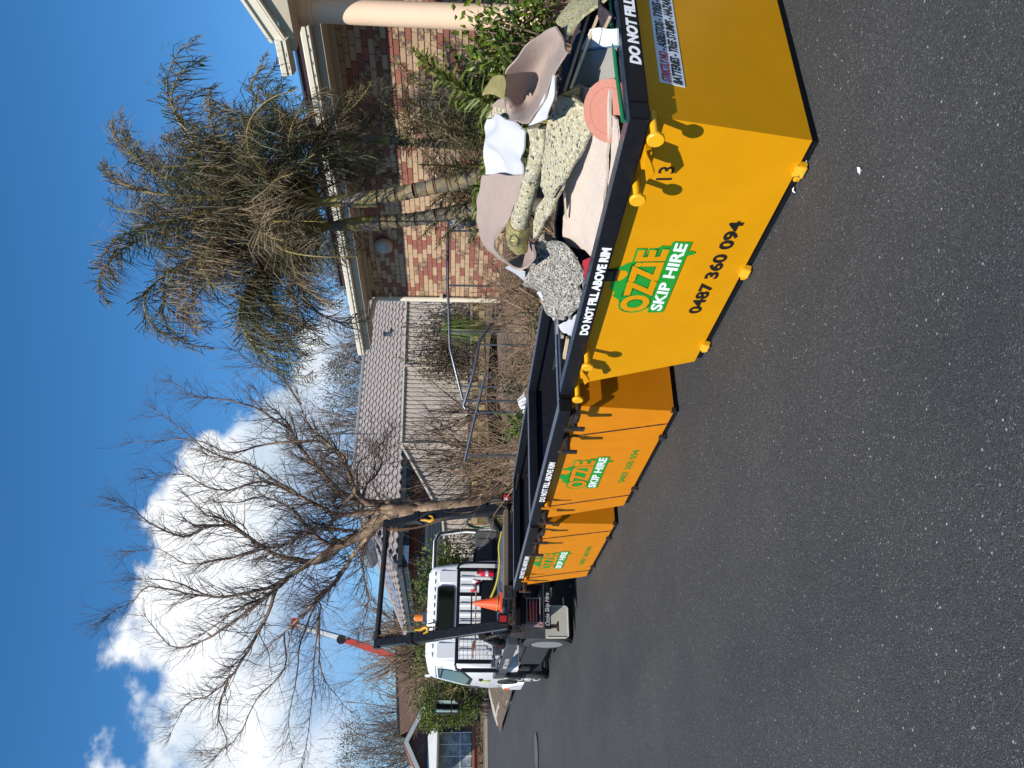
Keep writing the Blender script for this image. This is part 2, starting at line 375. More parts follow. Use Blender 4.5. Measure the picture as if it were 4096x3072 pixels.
# outline of Australia in a unit box (x right, y up)
AUS = [(0.02, .50), (0.0, .58), (0.03, .68), (.12, .73), (.22, .80), (.27, .90), (.33, .88), (.36, .94), (.43, .99), (.52, .97), (.50, .88), (.53, .82), (.60, .76), (.65, .80),
       (.67, .95), (.69, 1.0), (.72, .90), (.76, .84), (.79, .72), (.86, .62), (.93, .52), (1.0, .40), (.99, .26), (.94, .12), (.87, .04), (.80, .02), (.74, .08), (.68, .12),
       (.66, .22), (.60, .18), (.56, .26), (.47, .30), (.36, .24), (.26, .19), (.16, .14), (.07, .14), (.08, .26), (.05, .40)]
def logo(p, y0, z0, w, hgt, faded):
    """green map with OZZIE and SKIP HIRE on the long side; y0 = left end, reading towards -y"""
    off = 0.0035
    n = Vector((-1, 0, -FL/WT)).normalized()
    def o(y, z, d): return Vector(wall_pt(y, z)) + n*d
    rt_, up_ = (0, -1, 0), (-FL/WT, 0, 1)
    body = M['orange'] if faded else M['yellow']
    lg = decal('logo_map', [(a*w*0.94, b_*hgt) for a, b_ in AUS], M['green_letter'], p, o(y0, z0, off), rt_, up_)
    decal('logo_map', [(a*w*0.07, b_*hgt*0.12) for a, b_ in [(0, .9), (.5, 1), (1, .8), (.8, .2), (.5, 0), (.2, .3)]], M['green_letter'], p, o(y0-w*0.80, z0-hgt*0.14, off), rt_, up_)
    # band behind the lower words, outlined word above
    sl = 0.0
    decal('logo_band', [(0.0, .02), (.03, .27), (.98, .33), (1.03, .31), (1.0, .06), (.05, -.03)] and [(w*a, hgt*b_) for a, b_ in [(-.02, .0), (-.02, .24), (.97, .27), (.99, .25), (.98, -.02), (.0, -.02)]], M['green_letter'], p, o(y0, z0, off+0.0003), rt_, up_)
    letters('logo_outline', 'OZZiE', hgt*0.62, M['green_letter'], p, o(y0+0.012, z0+hgt*0.285, off+0.0006), rt_, up_, bold=0.020, width=w*0.93)
    letters('logo_lettering', 'OZZiE', hgt*0.60, body, p, o(y0-0.004, z0+hgt*0.295, off+0.0014), rt_, up_, bold=0.0095, width=w*0.885)
    letters('logo_lettering', 'SKIP HIRE', hgt*0.25, M['white_letter'], p, o(y0-0.005, z0+hgt*0.035, off+0.0020), rt_, up_, bold=0.003, shear=0.12, width=w*0.965)
def make_skip(i):
    x, y, a = SK[i]
    new = i == 0
    body_m = M['yellow'] if new else M['orange']
    lab = ['yellow skip bin nearest the camera, piled high with old carpet', 'empty orange skip bin in the middle of the row, with black lugs', 'empty orange skip bin closest to the back of the truck'][i]
    p = empty('skip_bin', (x, y, gz(x)), (0, TS, -a), lab, 'skip bin', 'skip bins lined up behind the truck')
    z0 = 0.045
    y0, y1 = -ON*z0/WT, LB+OF*z0/WT
    # outer shell: base outline to top outline
    def ring(z, ins=0.0):
        k = z/WT; return [(-FL*k+ins, -ON*k+ins, z), (WB+FL*k-ins, -ON*k+ins, z), (WB+FL*k-ins, LB+OF*k-ins, z), (-FL*k+ins, LB+OF*k-ins, z)]
    lo, hi = ring(z0), ring(WT)
    names = ['end_panel', 'side_panel', 'end_panel', 'side_panel']
    for s_, (q, r_) in enumerate(((0, 1), (1, 2), (2, 3), (3, 0))):
        A, B_, C_, D_ = Vector(lo[q]), Vector(lo[r_]), Vector(hi[r_]), Vector(hi[q])
        n = (B_-A).cross(D_-A).normalized()
        b = MB(); b.add([A, B_, C_, D_, A-n*.006, B_-n*.006, C_-n*.006, D_-n*.006], [(0, 1, 2, 3), (7, 6, 5, 4), (0, 4, 5, 1), (1, 5, 6, 2), (2, 6, 7, 3), (3, 7, 4, 0)])
        b.build(names[s_], body_m, p)
    # black lining, open at the top
    li, hi2 = ring(0.075, 0.012), ring(WT-0.002, 0.012)
    b = MB(); b.add(li+hi2, [(0, 1, 2, 3)] + [(k, (k+1) % 4, 4+(k+1) % 4, 4+k) for k in range(4)])
    b.build('lining', M['black_in'], p)
    # base plate set back under the yellow panels
    b = MB(); b.box(0.012, WB-0.012, 0.012, LB-0.012, 0.0, 0.075); b.build('base_plate', M['black'], p)
    # rim rails: box section with a worn upper edge
    RO = 0.1265; oy, fy = 0.2073, 0.3504
    X0, X1, Y0, Y1 = -RO, WB+RO, -oy, LB+fy
    wv = 0.105; zt, zb = HZ, WT-0.006
    for nm, (xa, xb, ya, yb) in dict(a=(X0, X0+wv, Y0, Y1), b=(X1-wv, X1, Y0, Y1), c=(X0+wv, X1-wv, Y0, Y0+wv), d=(X0+wv, X1-wv, Y1-wv, Y1)).items():
        b = MB(); b.box(xa, xb, ya, yb, zb, zt); b.build('rim_rail', M['black'], p, bevel=0.008)
    e = 0.022
    b = MB(); 
    for xa, xb, ya, yb in ((X0+.012, X0+wv-.012, Y0+.012, Y1-.012), (X1-wv+.012, X1-.012, Y0+.012, Y1-.012), (X0+wv, X1-wv, Y0+.012, Y0+wv-.012), (X0+wv, X1-wv, Y1-wv+.012, Y1-.012)):
        b.box(xa, xb, ya, yb, zt-0.004, zt+0.003)
    b.build('rim_capping', M['worn_edge'] if i else mat('blue_black_rim_capping', (0.035, 0.05, 0.085), 0.3, 0.3, var=0.4, vscale=12, wear=((0.2, 0.22, 0.26), 22, 0.68)), p)
    # upper inside lip (black)
    # lugs
    if new:
        for yy in (-0.165, 0.225, 1.862, 2.335):
            q = Vector(wall_pt(yy, 0.83)); b = MB()
            b.lathe([(0.019, 0.0), (0.019, 0.150), (0.036, 0.150), (0.040, 0.154), (0.040, 0.166), (0.036, 0.170)], c=(q.x+0.01, q.y, 0.852), axis='X', n=20, rot=Matrix.Diagonal((-1, 1, 1)))
            for k in range(1): pass
            b.build('lug', mat('chipped_yellow_lug_paint', (0.78, 0.40, 0.008), 0.35, var=0.06, wear=((0.02, 0.015, 0.01), 26, 0.68), coat=0.2), p, smooth=40)
        for yy, sg in ((0.03, 1), (2.06, 1)):
            b = MB(); xw = -FL*0.82/WT
            b.box(xw-0.11, xw+0.01, yy-0.075, yy+0.035, 0.835, 0.866)
            b.prism([(yy-.09, .868), (yy-.05, .872), (yy+.10, .828), (yy+.04, .800), (yy-.03, .832)], xw-.125, xw-.105, 'YZ')
            b.build('lug_plate', M['yellow'], p, bevel=0.003)
    else:
        for yy in ((-0.08, 0.34, 2.06) if i == 1 else (0.02, 0.05+0.42, 2.1)):
            b = MB(); xw = -FL*0.84/WT
            b.tube([(xw+0.01, yy, 0.845), (xw-0.15, yy, 0.845)], 0.028, 10); b.cbox((xw-0.155, yy, 0.84), 0.02, 0.045, 0.15)
            b.build('lug', M['rust'], p, bevel=0.002)
        for yy in (1.62,):
            b = MB(); xw = -FL*0.84/WT
            b.tube([(xw+0.01, yy+.18, 0.85), (xw-0.09, yy+.18, 0.85)], 0.024, 10); b.cbox((xw-0.1, yy+.18, 0.83), 0.014, 0.02, 0.15)
            b.build('lug', M['orange'], p)
        b = MB(); b.tube([(-0.16, Y0+0.10, 0.83), (-0.16, Y0-0.02, 0.83)], 0.022, 8); b.tube([(-0.13, Y0-0.02, 0.83), (0.35, Y0-0.02, 0.83)], 0.018, 8)
        b.build('end_bar', M['rust'], p, smooth=40)
        # folded seams of the side panel
        for (ya, za, yb, zb2) in ((0.40, 0.86, 0.215, 0.05), (2.03, 0.86, 1.80, 0.05)):
            b = MB(); A = Vector(wall_pt(ya, za)); B_ = Vector(wall_pt(yb, zb2))
            for t0, t1 in ((0, .22), (.24, .47), (.48, .73), (.75, 1)): b.bar(A.lerp(B_, t0), A.lerp(B_, t1), 0.010, 0.016, up=(1, 0, 0))
            b.build('seam', M['orange'], p)
            b = MB(); b.bar(A+Vector((-0.004, -.009, 0)), B_+Vector((-0.004, -.009, 0)), 0.004, 0.012, up=(1, 0, 0)); b.build('seam_gap', M['rust'], p)
    # hinge tabs at the foot
    tabm = mat('chipped_yellow_tab', (0.72, 0.36, 0.01), 0.45, var=0.1, wear=((0.02, 0.018, 0.015), 40, 0.6)) if new else M['rust']
    for yy in ((0.176, 1.014, 1.863) if new else (0.44, 1.60)):
        b = MB(); b.cbox((-0.012, yy, 0.035), 0.045, 0.075 if new else 0.05, 0.055, Euler((0, R(18), 0)).to_matrix()); b.cbox((-0.006, yy+0.055, 0.022), 0.02, 0.06, 0.03)
        b.build('foot_tab', tabm, p, bevel=0.004)
    # weld stain at the lower corner
    up_ = (-FL/WT, 0, 1); rt_ = (0, -1, 0)
    logo(p, (1.425, 1.545, 1.625)[i], (0.435, 0.41, 0.42)[i], 0.70 if new else 0.73, 0.39, not new)
    n = Vector((-1, 0, -FL/WT)).normalized()
    def o(y_, z_, d=0.003): return Vector(wall_pt(y_, z_)) + n*d
    if new:
        letters('phone_number', '0487 360 094', 0.105, M['black_letter'], p, o(1.465, 0.187), rt_, up_, bold=0.0035, width=0.895)
        letters('unit_number', '13', 0.112, M['black_letter'], p, o(0.248, 0.668), rt_, up_, bold=0.0005, width=0.092)
        letters('rim_lettering', 'DO NOT FILL ABOVE RIM', 0.068, M['white_letter'], p, (X0-0.002, 1.585, 0.892), rt_, (0, 0, 1), bold=0.0032, width=0.885)
        letters('rim_lettering', 'DO NOT FILL ABOVE RIM', 0.068, M['white_letter'], p, (0.215, Y0-0.002, 0.892), (1, 0, 0), (0, 0, 1), bold=0.0032, shear=0.25, width=0.885)
        # maker's tag under the rim
        b = MB(); xw = -FL*0.83/WT; b.box(xw-0.012, xw, 0.975, 1.085, 0.80, 0.872); tg = b.build('maker_tag', M['black'], p, bevel=0.002)
        letters('tag_lettering', 'SKIP', 0.040, M['grey_letter'], tg, (xw-0.0135, 1.07, 0.822), rt_, (0, 0, 1), bold=0.001, width=0.08)
        # warning sign on the end panel
        eu = Vector((0, -ON, WT)).normalized(); en = Vector((0, -WT, -ON)).normalized()
        def oe(x_, z_, d=0.0): return Vector((x_, -ON*z_/WT, z_)) + en*d
        b = MB(); q = [oe(0.178, 0.668), oe(1.16, 0.668), oe(1.16, 0.795), oe(0.178, 0.795)]
        b.add(q + [v+en*0.002 for v in q], [(0, 1, 2, 3), (7, 6, 5, 4), (0, 4, 5, 1), (1, 5, 6, 2), (2, 6, 7, 3), (3, 7, 4, 0)]); sg = b.build('warning_sign', M['sign_white'], p)
        rx = (1, 0, 0)
        letters('sign_lettering', 'STRICTLY NO', 0.062, M['red_letter'], sg, oe(0.190, 0.738, 0.0032), rx, eu, bold=0.0016, shear=0.22, width=0.205)
        letters('sign_lettering', '- ASBESTOS - TYRES - CHEMICALS', 0.062, M['black_letter'], sg, oe(0.405, 0.738, 0.0032), rx, eu, bold=0.0016, shear=0.22, width=0.60)
        letters('sign_lettering', 'BATTERIES - TREE STUMPS - HAZARDOUS WASTE', 0.062, M['black_letter'], sg, oe(0.186, 0.684, 0.0032), rx, eu, bold=0.0016, shear=0.22, width=0.86)
        b = MB(); q0 = LB+OF*0.72/WT
        b.box(0.02, 0.16, q0+0.012, q0+0.016, 0.74, 0.83); b.build('end_label', M['sign_white'], p)
    else:
        letters('phone_number', '0487 360 094', 0.085, M['green_letter'], p, o((1.452, 1.51)[i-1], 0.168), rt_, up_, bold=0.0005, width=0.74)
        letters('rim_lettering', 'DO NOT FILL ABOVE RIM', 0.070, M['white_letter'], p, (X0-0.002, (1.695, 1.76)[i-1], 0.888), rt_, (0, 0, 1), bold=0.0022, width=0.94)
        # weathered corner
        b = MB(); b.box(-0.008, 0.03, -0.012, 0.02, 0.028, 0.07); b.build('corner_wear', M['rust'], p, bevel=0.003)
    return p
SKIPS = [make_skip(i) for i in range(3)]
# ------------------------------------------------------------------ skip truck
M['cab_white'] = mat('white_cab_paint', (0.80, 0.81, 0.82), 0.28, var=0.03, vscale=2, coat=0.4)
M['trim_grey'] = mat('grey_door_trim', (0.075, 0.080, 0.085), 0.6, var=0.1, bump=0.05, bscale=60)
M['rubber'] = mat('black_rubber', (0.012, 0.012, 0.013), 0.65, bump=0.05, bscale=40)
M['tyre'] = mat('dusty_tyre', (0.035, 0.034, 0.033), 0.85, var=0.2, vscale=10, bump=0.15, bscale=60)
M['glass'] = mat('dark_window_glass', (0.004, 0.007, 0.005), 0.06, spec=0.22)
M['alloy'] = mat('silver_wheel_rim', (0.50, 0.51, 0.52), 0.35, 0.6, var=0.1)
M['rim_white'] = mat('pale_wheel_hub', (0.55, 0.55, 0.54), 0.5, 0.1, var=0.15, vscale=12)
M['flap'] = mat('dusty_pale_mudflap', (0.46, 0.44, 0.39), 0.7, var=0.12, vscale=5, wear=((0.30, 0.28, 0.24), 14, 0.66))
M['red_lens'] = mat('red_lamp_lens', (0.45, 0.015, 0.02), 0.25, coat=0.5)
M['amber'] = mat('amber_lens', (0.72, 0.17, 0.008), 0.2, coat=0.6)
M['rust_chain'] = mat('rusty_chain', (0.12, 0.055, 0.02), 0.7, var=0.4, vscale=20, wear=((0.30, 0.18, 0.02), 25, 0.62))
M['hook_yellow'] = mat('yellow_hook', (0.60, 0.30, 0.01), 0.45, var=0.2, wear=((0.05, 0.03, 0.02), 30, 0.62))
M['cyl'] = mat('dark_grey_cylinder', (0.030, 0.032, 0.036), 0.38, var=0.2, vscale=8)
M['worn_deck'] = mat('worn_brown_deck_edge', (0.16, 0.12, 0.08), 0.7, var=0.35, vscale=10, wear=((0.45, 0.36, 0.05), 12, 0.66))
M['box_grey'] = mat('battleship_grey_beam', (0.055, 0.060, 0.066), 0.45, var=0.25, vscale=6)
M['cone'] = mat('orange_cone_plastic', (0.88, 0.10, 0.025), 0.45, var=0.06)
M['galv'] = mat('galvanised_steel', (0.13, 0.145, 0.175), 0.36, 0.7, var=0.12, vscale=9)
TA = 0.0668
truck = empty('skip_truck', (2.952, 11.852, gz(2.952)), (0, TS, -TA), 'white cab skip loader truck with black lifting arms, parked beyond the skips', 'truck')
T = truck
def wheel(x0, x1, y, z, rad, front):
    w = MB(); xm = (x0+x1)/2; n = 32
    w.lathe([(rad*.60, x0+.02), (rad*.66, x0), (rad*.93, x0+.012), (rad, x0+.045), (rad, x1-.045), (rad*.93, x1-.012), (rad*.62, x1), (rad*.60, x1-.03)], c=(0, y, z), axis='X', n=n)
    # tread blocks
    for k in range(44):
        a = 2*math.pi*k/44
        for xx in (x0+.05, xm-.02, x1-.07): w.cbox((xx+.01, y+rad*math.sin(a), z+rad*math.cos(a)), .04, .026, .012, Matrix.Rotation(-a, 3, 'X'))
    ty = w.build('wheel', M['tyre'], T, smooth=30)
    q = MB()
    if front:
        q.lathe([(0.0, x0+.005), (rad*.16, x0+.005), (rad*.22, x0+.02), (rad*.44, x0+.03), (rad*.50, x0+.02), (rad*.61, x0+.012), (rad*.62, x0+.05), (rad*.60, x1-.04)], c=(0, y, z), axis='X', n=24)
        for k in range(6):
            a = 2*math.pi*k/6; q.cbox((x0+.012, y+rad*.33*math.cos(a), z+rad*.33*math.sin(a)), .025, .03, .03)
        q.build('rim', M['rim_white'], ty, smooth=35)
        h = MB()
        for k in range(6):
            a = 2*math.pi*(k+.5)/6; h.lathe([(0.0, x0+.006), (.030, x0+.008), (.030, x0+.03)], c=(0, y+rad*.47*math.cos(a), z+rad*.47*math.sin(a)), axis='X', n=10)
        h.build('rim_hole', M['rubber'], ty)
    else:
        q.lathe([(rad*.62, x0+.004), (rad*.60, x0+.012), (rad*.56, x0+.03), (rad*.55, x0+.10), (rad*.50, x0+.13), (rad*.30, x0+.15), (rad*.28, x0+.10), (0.0, x0+.095)], c=(0, y, z), axis='X', n=28)
        q.build('rim', M['alloy'], ty, smooth=35)
wheel(0.0, 0.205, 0.0, 0.375, 0.375, False); wheel(0.235, 0.44, 0.0, 0.375, 0.375, False)
wheel(1.76, 1.965, 0.0, 0.375, 0.375, False)
wheel(-0.01, 0.20, 3.42, 0.375, 0.375, True); wheel(1.70, 1.905, 3.3, 0.375, 0.375, True)
# chassis, axle, tanks
b = MB()
for x in (0.66, 1.24): b.box(x, x+.075, -0.95, 4.3, 0.52, 0.74)
b.box(0.735, 1.24, -0.9, -0.8, 0.54, 0.72); b.box(0.735, 1.24, 1.2, 1.3, 0.54, 0.72); b.box(0.735, 1.24, 2.9, 3.0, 0.54, 0.72)
b.build('chassis', M['black'], T)
b = MB(); b.tube([(0.25, 0, .375), (1.75, 0, .375)], 0.06, 10); b.lathe([(0.0, .82), (.13, .86), (.17, 1.0), (.13, 1.14), (0, 1.18)], c=(0, 0, .375), axis='X', n=14); b.build('axle', M['black'], T, smooth=40)
b = MB(); b.box(0.10, 0.62, 0.75, 2.35, 0.22, 0.62); b.build('side_tank', mat('dusty_black_tank', (0.03, 0.031, 0.033), 0.5, var=0.3, vscale=4), T, bevel=0.03)
b = MB(); b.box(0.06, 0.5, 2.84, 2.87, 0.16, 0.50); b.box(0.04, 0.10, 2.48, 2.70, 0.40, 0.80); b.build('front_guard', mat('dark_guard_plastic', (0.035, 0.036, 0.038), 0.55, var=0.2), T, bevel=0.015)
# mudguard, flap, brackets
b = MB(); b.box(0.0, 0.46, -0.47, -0.455, 0.42, 0.80); b.build('mudguard', M['box_grey'], T)
b = MB(); b.sheet([[(0.0, -.42, .78), (0.46, -.42, .78)], [(0.0, -.25, .86), (0.46, -.25, .86)], [(0, 0.1, .88), (.46, .1, .88)], [(0, .42, .80), (.46, .42, .80)]], 0.012); b.build('mudguard', M['black'], T)
b = MB(); b.prism([(0.0, .44), (.47, .44), (.47, .16), (.45, .12), (.41, .10), (.06, .10), (.02, .12), (.0, .16)], -.500, -.488, 'XZ'); fl = b.build('mudflap', M['flap'], T)
b = MB()
for ax, ay, bx_, by in ((.015, .42, .015, .15), (.03, .115, .43, .115), (.455, .15, .455, .42)): b.bar((ax, -.504, ay), (bx_, -.504, by), .012, .008)
b.build('flap_bead', mat('pale_flap_bead', (0.62, 0.60, 0.54), 0.6), fl)
b = MB(); b.prism([(.09, .42), (.16, .40), (.155, .31), (.20, .29), (.20, .27), (.06, .27), (.06, .29), (.11, .31)], -.70, -.69, 'XZ'); b.build('bracket', M['rust'], T)
# rear bar with lettering
b = MB(); b.box(0.055, 1.90, -0.905, -0.86, 0.405, 0.495); rb = b.build('rear_bar', M['black'], T, bevel=0.004)
b = MB(); b.box(0.05, 1.90, -0.910, -0.86, 0.495, 0.507); b.build('bar_capping', M['galv'], rb)
letters('bar_lettering', 'Ozzie Skip Hire', 0.085, mat('silver_lettering', (0.55, 0.56, 0.58), 0.4), rb, (0.095, -0.908, 0.425), (1, 0, 0), (0, 0, 1), bold=0.0005, shear=0.2, width=0.45)
# tail lamp in its wire cage
b = MB(); b.box(0.13, 0.50, -0.80, -0.74, 0.53, 0.80); b.build('lamp_box', M['black'], T)
b = MB(); b.box(0.16, 0.45, -0.815, -0.80, 0.60, 0.705); b.build('tail_lamp', M['red_lens'], T, bevel=0.008)
b = MB()
for z in (.55, .60, .645, .69, .735): b.tube([(.14, -.86, z), (.48, -.86, z)], .006, 6)
for x in (.14, .48): b.tube([(x, -.86, .54), (x, -.86, .745)], .007, 6); b.tube([(x, -.86, .745), (x, -.76, .745)], .006, 6); b.tube([(x, -.86, .55), (x, -.76, .55)], .006, 6)
b.build('lamp_cage', mat('pinkish_painted_wire', (0.42, 0.27, 0.25), 0.55, var=0.2), T)
b = MB(); b.box(0.12, 0.50, -0.83, -0.75, 0.80, 0.885); b.build('rear_beam', M['black_in'], T, bevel=0.01)
b = MB(); b.cbox((.11, -.84, .66), .03, .05, .30); b.cbox((.12, -.84, .54), .06, .05, .05); b.build('bracket', mat('pinkish_primer_bracket', (0.35, 0.22, 0.22), 0.6, var=0.3, vscale=12), T)
# deck and rear sill
b = MB(); b.box(0.30, 1.72, -0.95, 2.0, 0.90, 0.985); b.build('deck', M['black_in'], T)
b = MB(); b.box(0.02, 0.62, -1.02, -0.88, 0.895, 0.94); b.box(0.44, 0.62, -1.02, -0.92, 0.94, 1.06); b.box(-0.02, 0.03, -1.0, -.6, .78, .95); b.build('rear_sill', M['rust'], T, bevel=0.006)
b = MB(); b.box(0.52, 1.80, -0.85, -0.60, 0.986, 1.055); b.build('deck_edge', M['worn_deck'], T, bevel=0.012)
b = MB(); b.box(0.56, 1.74, -0.4, 1.6, 0.99, 1.04); b.build('deck_plate', mat('blue_grey_deck_plate', (0.06, 0.085, 0.13), 0.35, var=0.3, vscale=5), T)
b = MB(); b.tube(smooth_path([(1.62, -.30, 1.06), (1.40, -.25, 1.10), (1.15, -.2, 1.085), (.9, -.1, 1.12), (.7, 0, 1.20), (.62, .1, 1.26)], 5), 0.018, 6); b.build('strap', mat('yellow_strap', (0.42, 0.36, 0.03), 0.7, var=0.2), T)
# lamps on the pivot posts
for x, z in ((0.21, 1.06), (2.0, 1.01)):
    b = MB(); b.box(x-.07, x+.07, -.78, -.66, z-.07, z+.07); hb = b.build('lamp_housing', M['black'], T, bevel=0.01)
    b = MB(); b.box(x-.045, x+.045, -.792, -.778, z-.05, z+.05); b.build('red_lamp', M['red_lens'], hb, bevel=0.006)
    b = MB(); b.cbox((x, -.70, z-.16), .16, .22, .20); b.build('pivot_post', M['rust'], T, bevel=0.015)
b = MB(); b.box(1.955, 1.985, -.795, -.779, 1.0, 1.045); b.build('white_reflector', M['white_letter'], T)
# lifting arms
for sgn, ax in ((1, 0.10), (-1, 1.93)):
    dx = 0.10*sgn
    P = [Vector((ax+dx*.6, -0.66, 0.95)), Vector((ax, -.10, 2.02)), Vector((ax-dx*.2, 0.12, 2.42)), Vector((ax-dx*.1, 0.45, 2.90))]
    b = MB(); b.bar(P[0], P[1], .13, .17, up=(0, 1, 0)); b.bar(P[1]-(P[1]-P[0])*.02, P[2], .135, .175, up=(0, 1, 0)); a_ = b.build('arm', M['black'], T, bevel=0.012)
    b = MB(); b.bar(P[2]-(P[2]-P[1])*.15, P[3], .115, .15, up=(0, 1, 0)); b.build('arm_tip', M['black'], T, bevel=0.012)
    b = MB(); b.bar(P[1].lerp(P[2], .72), P[1].lerp(P[2], .95), .165, .205, up=(0, 1, 0)); b.build('arm_collar', M['black'], T, bevel=0.01)
    b = MB(); b.bar(P[0].lerp(P[1], .05)+Vector((-.07*sgn, -.05, .0)), P[1]+Vector((-.07*sgn, -.05, 0)), .012, .02, up=(0, 1, 0)); b.build('arm_edge_wear', M['worn_edge'], a_)
    # ram with hose
    c0, c1 = Vector((ax-.02*sgn, -.35, 1.33)), Vector((ax+.02*sgn, .62, 1.03))
    b = MB(); b.tube([c0, c0.lerp(c1, .72)], .075, 14); b.tube([c0.lerp(c1, .7), c1], .04, 10); b.build('ram', M['cyl'], T, smooth=40)
    b = MB(); b.cbox(c0, .16, .12, .12); b.build('ram_bracket', M['rust'], T, bevel=0.02); b = MB(); b.cbox(c1, .14, .14, .16); b.build('ram_bracket', M['rust'], T, bevel=0.02)
    pts = smooth_path([(ax-.08*sgn, -.20, 1.22), (ax-.10*sgn, -.42, 1.30), (ax-.09*sgn, -.62, 1.16), (ax-.06*sgn, -.64, .98), (ax-.02*sgn, -.55, .84)], 10)
    b = MB(); b.tube(pts, .028, 8)
    for i in range(1, len(pts)-1, 2): b.tube([pts[i]-(pts[i+1]-pts[i])*.25, pts[i]+(pts[i+1]-pts[i])*.25], .033, 8)
    b.build('hose', M['rubber'], T, smooth=40)
    # chain, links one after another, and hook
    A = P[3]+Vector((dx*.9, -.05, -.03)); B_ = P[1].lerp(P[2], .1)+Vector((dx*1.0, -.12, -.05)); ch = MB(); nl = 26
    for i in range(nl):
        t = i/(nl-1); c = A.lerp(B_, t); c.z -= 0.05*math.sin(t*math.pi); c.x += dx*0.5*math.sin(t*math.pi)
        d = (B_-A).normalized(); s_ = d.cross(Vector((1, 0, 0)) if i % 2 else Vector((.7, .7, 0))).normalized()
        ring = [c + d*.028*math.cos(a) + s_*.014*math.sin(a) for a in [2*math.pi*j/8 for j in range(9)]]
        ch.tube(ring, .005, 5, caps=False)
    for i in range(16):
        c = A + Vector((dx*.15*math.sin(i*2.1), .03*math.cos(i*1.7)-.02, -.02-.02*i))
        ring = [c + Vector((.02*math.cos(a), .012*math.sin(a*1.0), .026*math.sin(a))) for a in [2*math.pi*j/8 for j in range(9)]]
        ch.tube(ring, .006, 5, caps=False)
    ch.build('chain', M['rust_chain'], T)
    h = P[1].lerp(P[2], .45) + Vector((dx*.9, -.11, 0)); b = MB()
    b.tube([h+Vector((0, 0, .12)), h+Vector((0, 0, .04)), h+Vector((dx*.3, -.03, -.03)), h+Vector((dx*.1, -.06, -.08)), h+Vector((-dx*.4, -.05, -.07)), h+Vector((-dx*.6, -.03, -.01))], [.018, .022, .026, .026, .02, .01], 8)
    b.build('hook', M['hook_yellow'], T, smooth=60)
    b = MB(); b.lathe([(.055, -.08), (.055, .08)], c=P[3], axis='X', n=14); b.build('arm_pin', M['black'], T, smooth=40)
b = MB(); b.tube([(0.12, 0.45, 2.91), (1.92, 0.45, 2.89)], .042, 14); b.tube([(0.12, .45, 2.91), (.26, .45, 2.91)], .058, 14); b.tube([(1.78, .45, 2.89), (1.92, .45, 2.89)], .062, 14)
b.build('crossbar', mat('brown_black_pipe', (0.022, 0.016, 0.016), 0.45, var=0.3, vscale=6), T, smooth=40)
# side beam carrying the phone number
b = MB(); b.bar((-0.02, -.40, .90), (-.02, 2.75, .915), .10, .145); b.bar((-.02, 2.3, .93), (-.02, 2.8, .96), .12, .19); sb = b.build('side_beam', M['box_grey'], T, bevel=0.01)
letters('beam_lettering', '0487 360 094', 0.10, mat('silver_lettering2', (0.62, 0.63, 0.65), 0.4), sb, (-0.072, 1.75, 0.868), (0, -1, 0), (0, 0, 1), bold=0.001, width=0.95)
b = MB(); b.tube([(-.02, .9, 1.0), (-.02, 1.3, 1.05), (-.02, 2.0, 1.02)], .025, 8); b.tube([(.03, 1.2, 1.12), (.03, 1.9, 1.0)], .02, 8); b.cbox((.03, .75, 1.06), .1, .12, .12); b.cbox((.03, 1.9, 1.07), .09, .2, .1); b.build('hydraulic_pipe', M['galv'], T, smooth=40)
b = MB(); b.tube([(-.03, 2.7, .92), (-.03, 2.75, .95), (-.03, 2.65, .87)], .06, 10); b.build('beam_pin', M['worn_deck'], T, smooth=40)
b = MB(); b.box(-.03, .05, 2.72, 3.0, .46, .84); b.box(-.045, -.03, 2.76, 2.96, .52, .80); b.build('step_box', M['black'], T, bevel=0.012)

# ---- cab
def ring(z, x0, x1, y0, y1, r_):
    pts = []
    for cx_, cy_, a0 in ((x0+r_, y0+r_, 180), (x1-r_, y0+r_, 270), (x1-r_, y1-r_*1.6, 0), (x0+r_, y1-r_*1.6, 90)):
        rr = r_ if a0 in (180, 270) else r_*1.6
        if a0 == 0: c_ = (x1-rr, y1-rr)
        elif a0 == 90: c_ = (x0+rr, y1-rr)
        else: c_ = (cx_, cy_)
        for k in range(6):
            a = R(a0+90*k/5); pts.append((c_[0]+rr*math.cos(a), c_[1]+rr*math.sin(a), z))
    return pts
rings = [ring(.62, .03, 1.92, 2.42, 4.62, .05), ring(1.08, .00, 1.95, 2.40, 4.66, .06), ring(1.36, .01, 1.94, 2.40, 4.66, .07), ring(1.75, .06, 1.89, 2.41, 4.45, .09),
         ring(2.10, .10, 1.85, 2.43, 4.18, .11), ring(2.19, .125, 1.825, 2.46, 4.10, .12), ring(2.235, .18, 1.77, 2.52, 4.02, .12), ring(2.265, .32, 1.63, 2.70, 3.85, .12)]
b = MB(); n = len(rings[0]); b.add([p for r_ in rings for p in r_], [(i*n+j, i*n+(j+1) % n, (i+1)*n+(j+1) % n, (i+1)*n+j) for i in range(len(rings)-1) for j in range(n)] + [tuple((len(rings)-1)*n+j for j in range(n)), tuple(range(n))[::-1]])
cab = b.build('cab', M['cab_white'], T, smooth=50)
for k in range(11):      # pressed ribs round the rear edge of the roof
    x = .26+k*.142; q = MB(); q.add([(x-.045, 2.44, 2.13), (x+.045, 2.44, 2.13), (x+.04, 2.52, 2.237), (x-.04, 2.52, 2.237), (x-.03, 2.420, 2.14), (x+.03, 2.420, 2.14), (x+.025, 2.495, 2.249), (x-.025, 2.495, 2.249)],
        [(0, 1, 5, 4), (1, 2, 6, 5), (2, 3, 7, 6), (3, 0, 4, 7), (4, 5, 6, 7)]); q.build('roof_rib', M['cab_white'], cab)
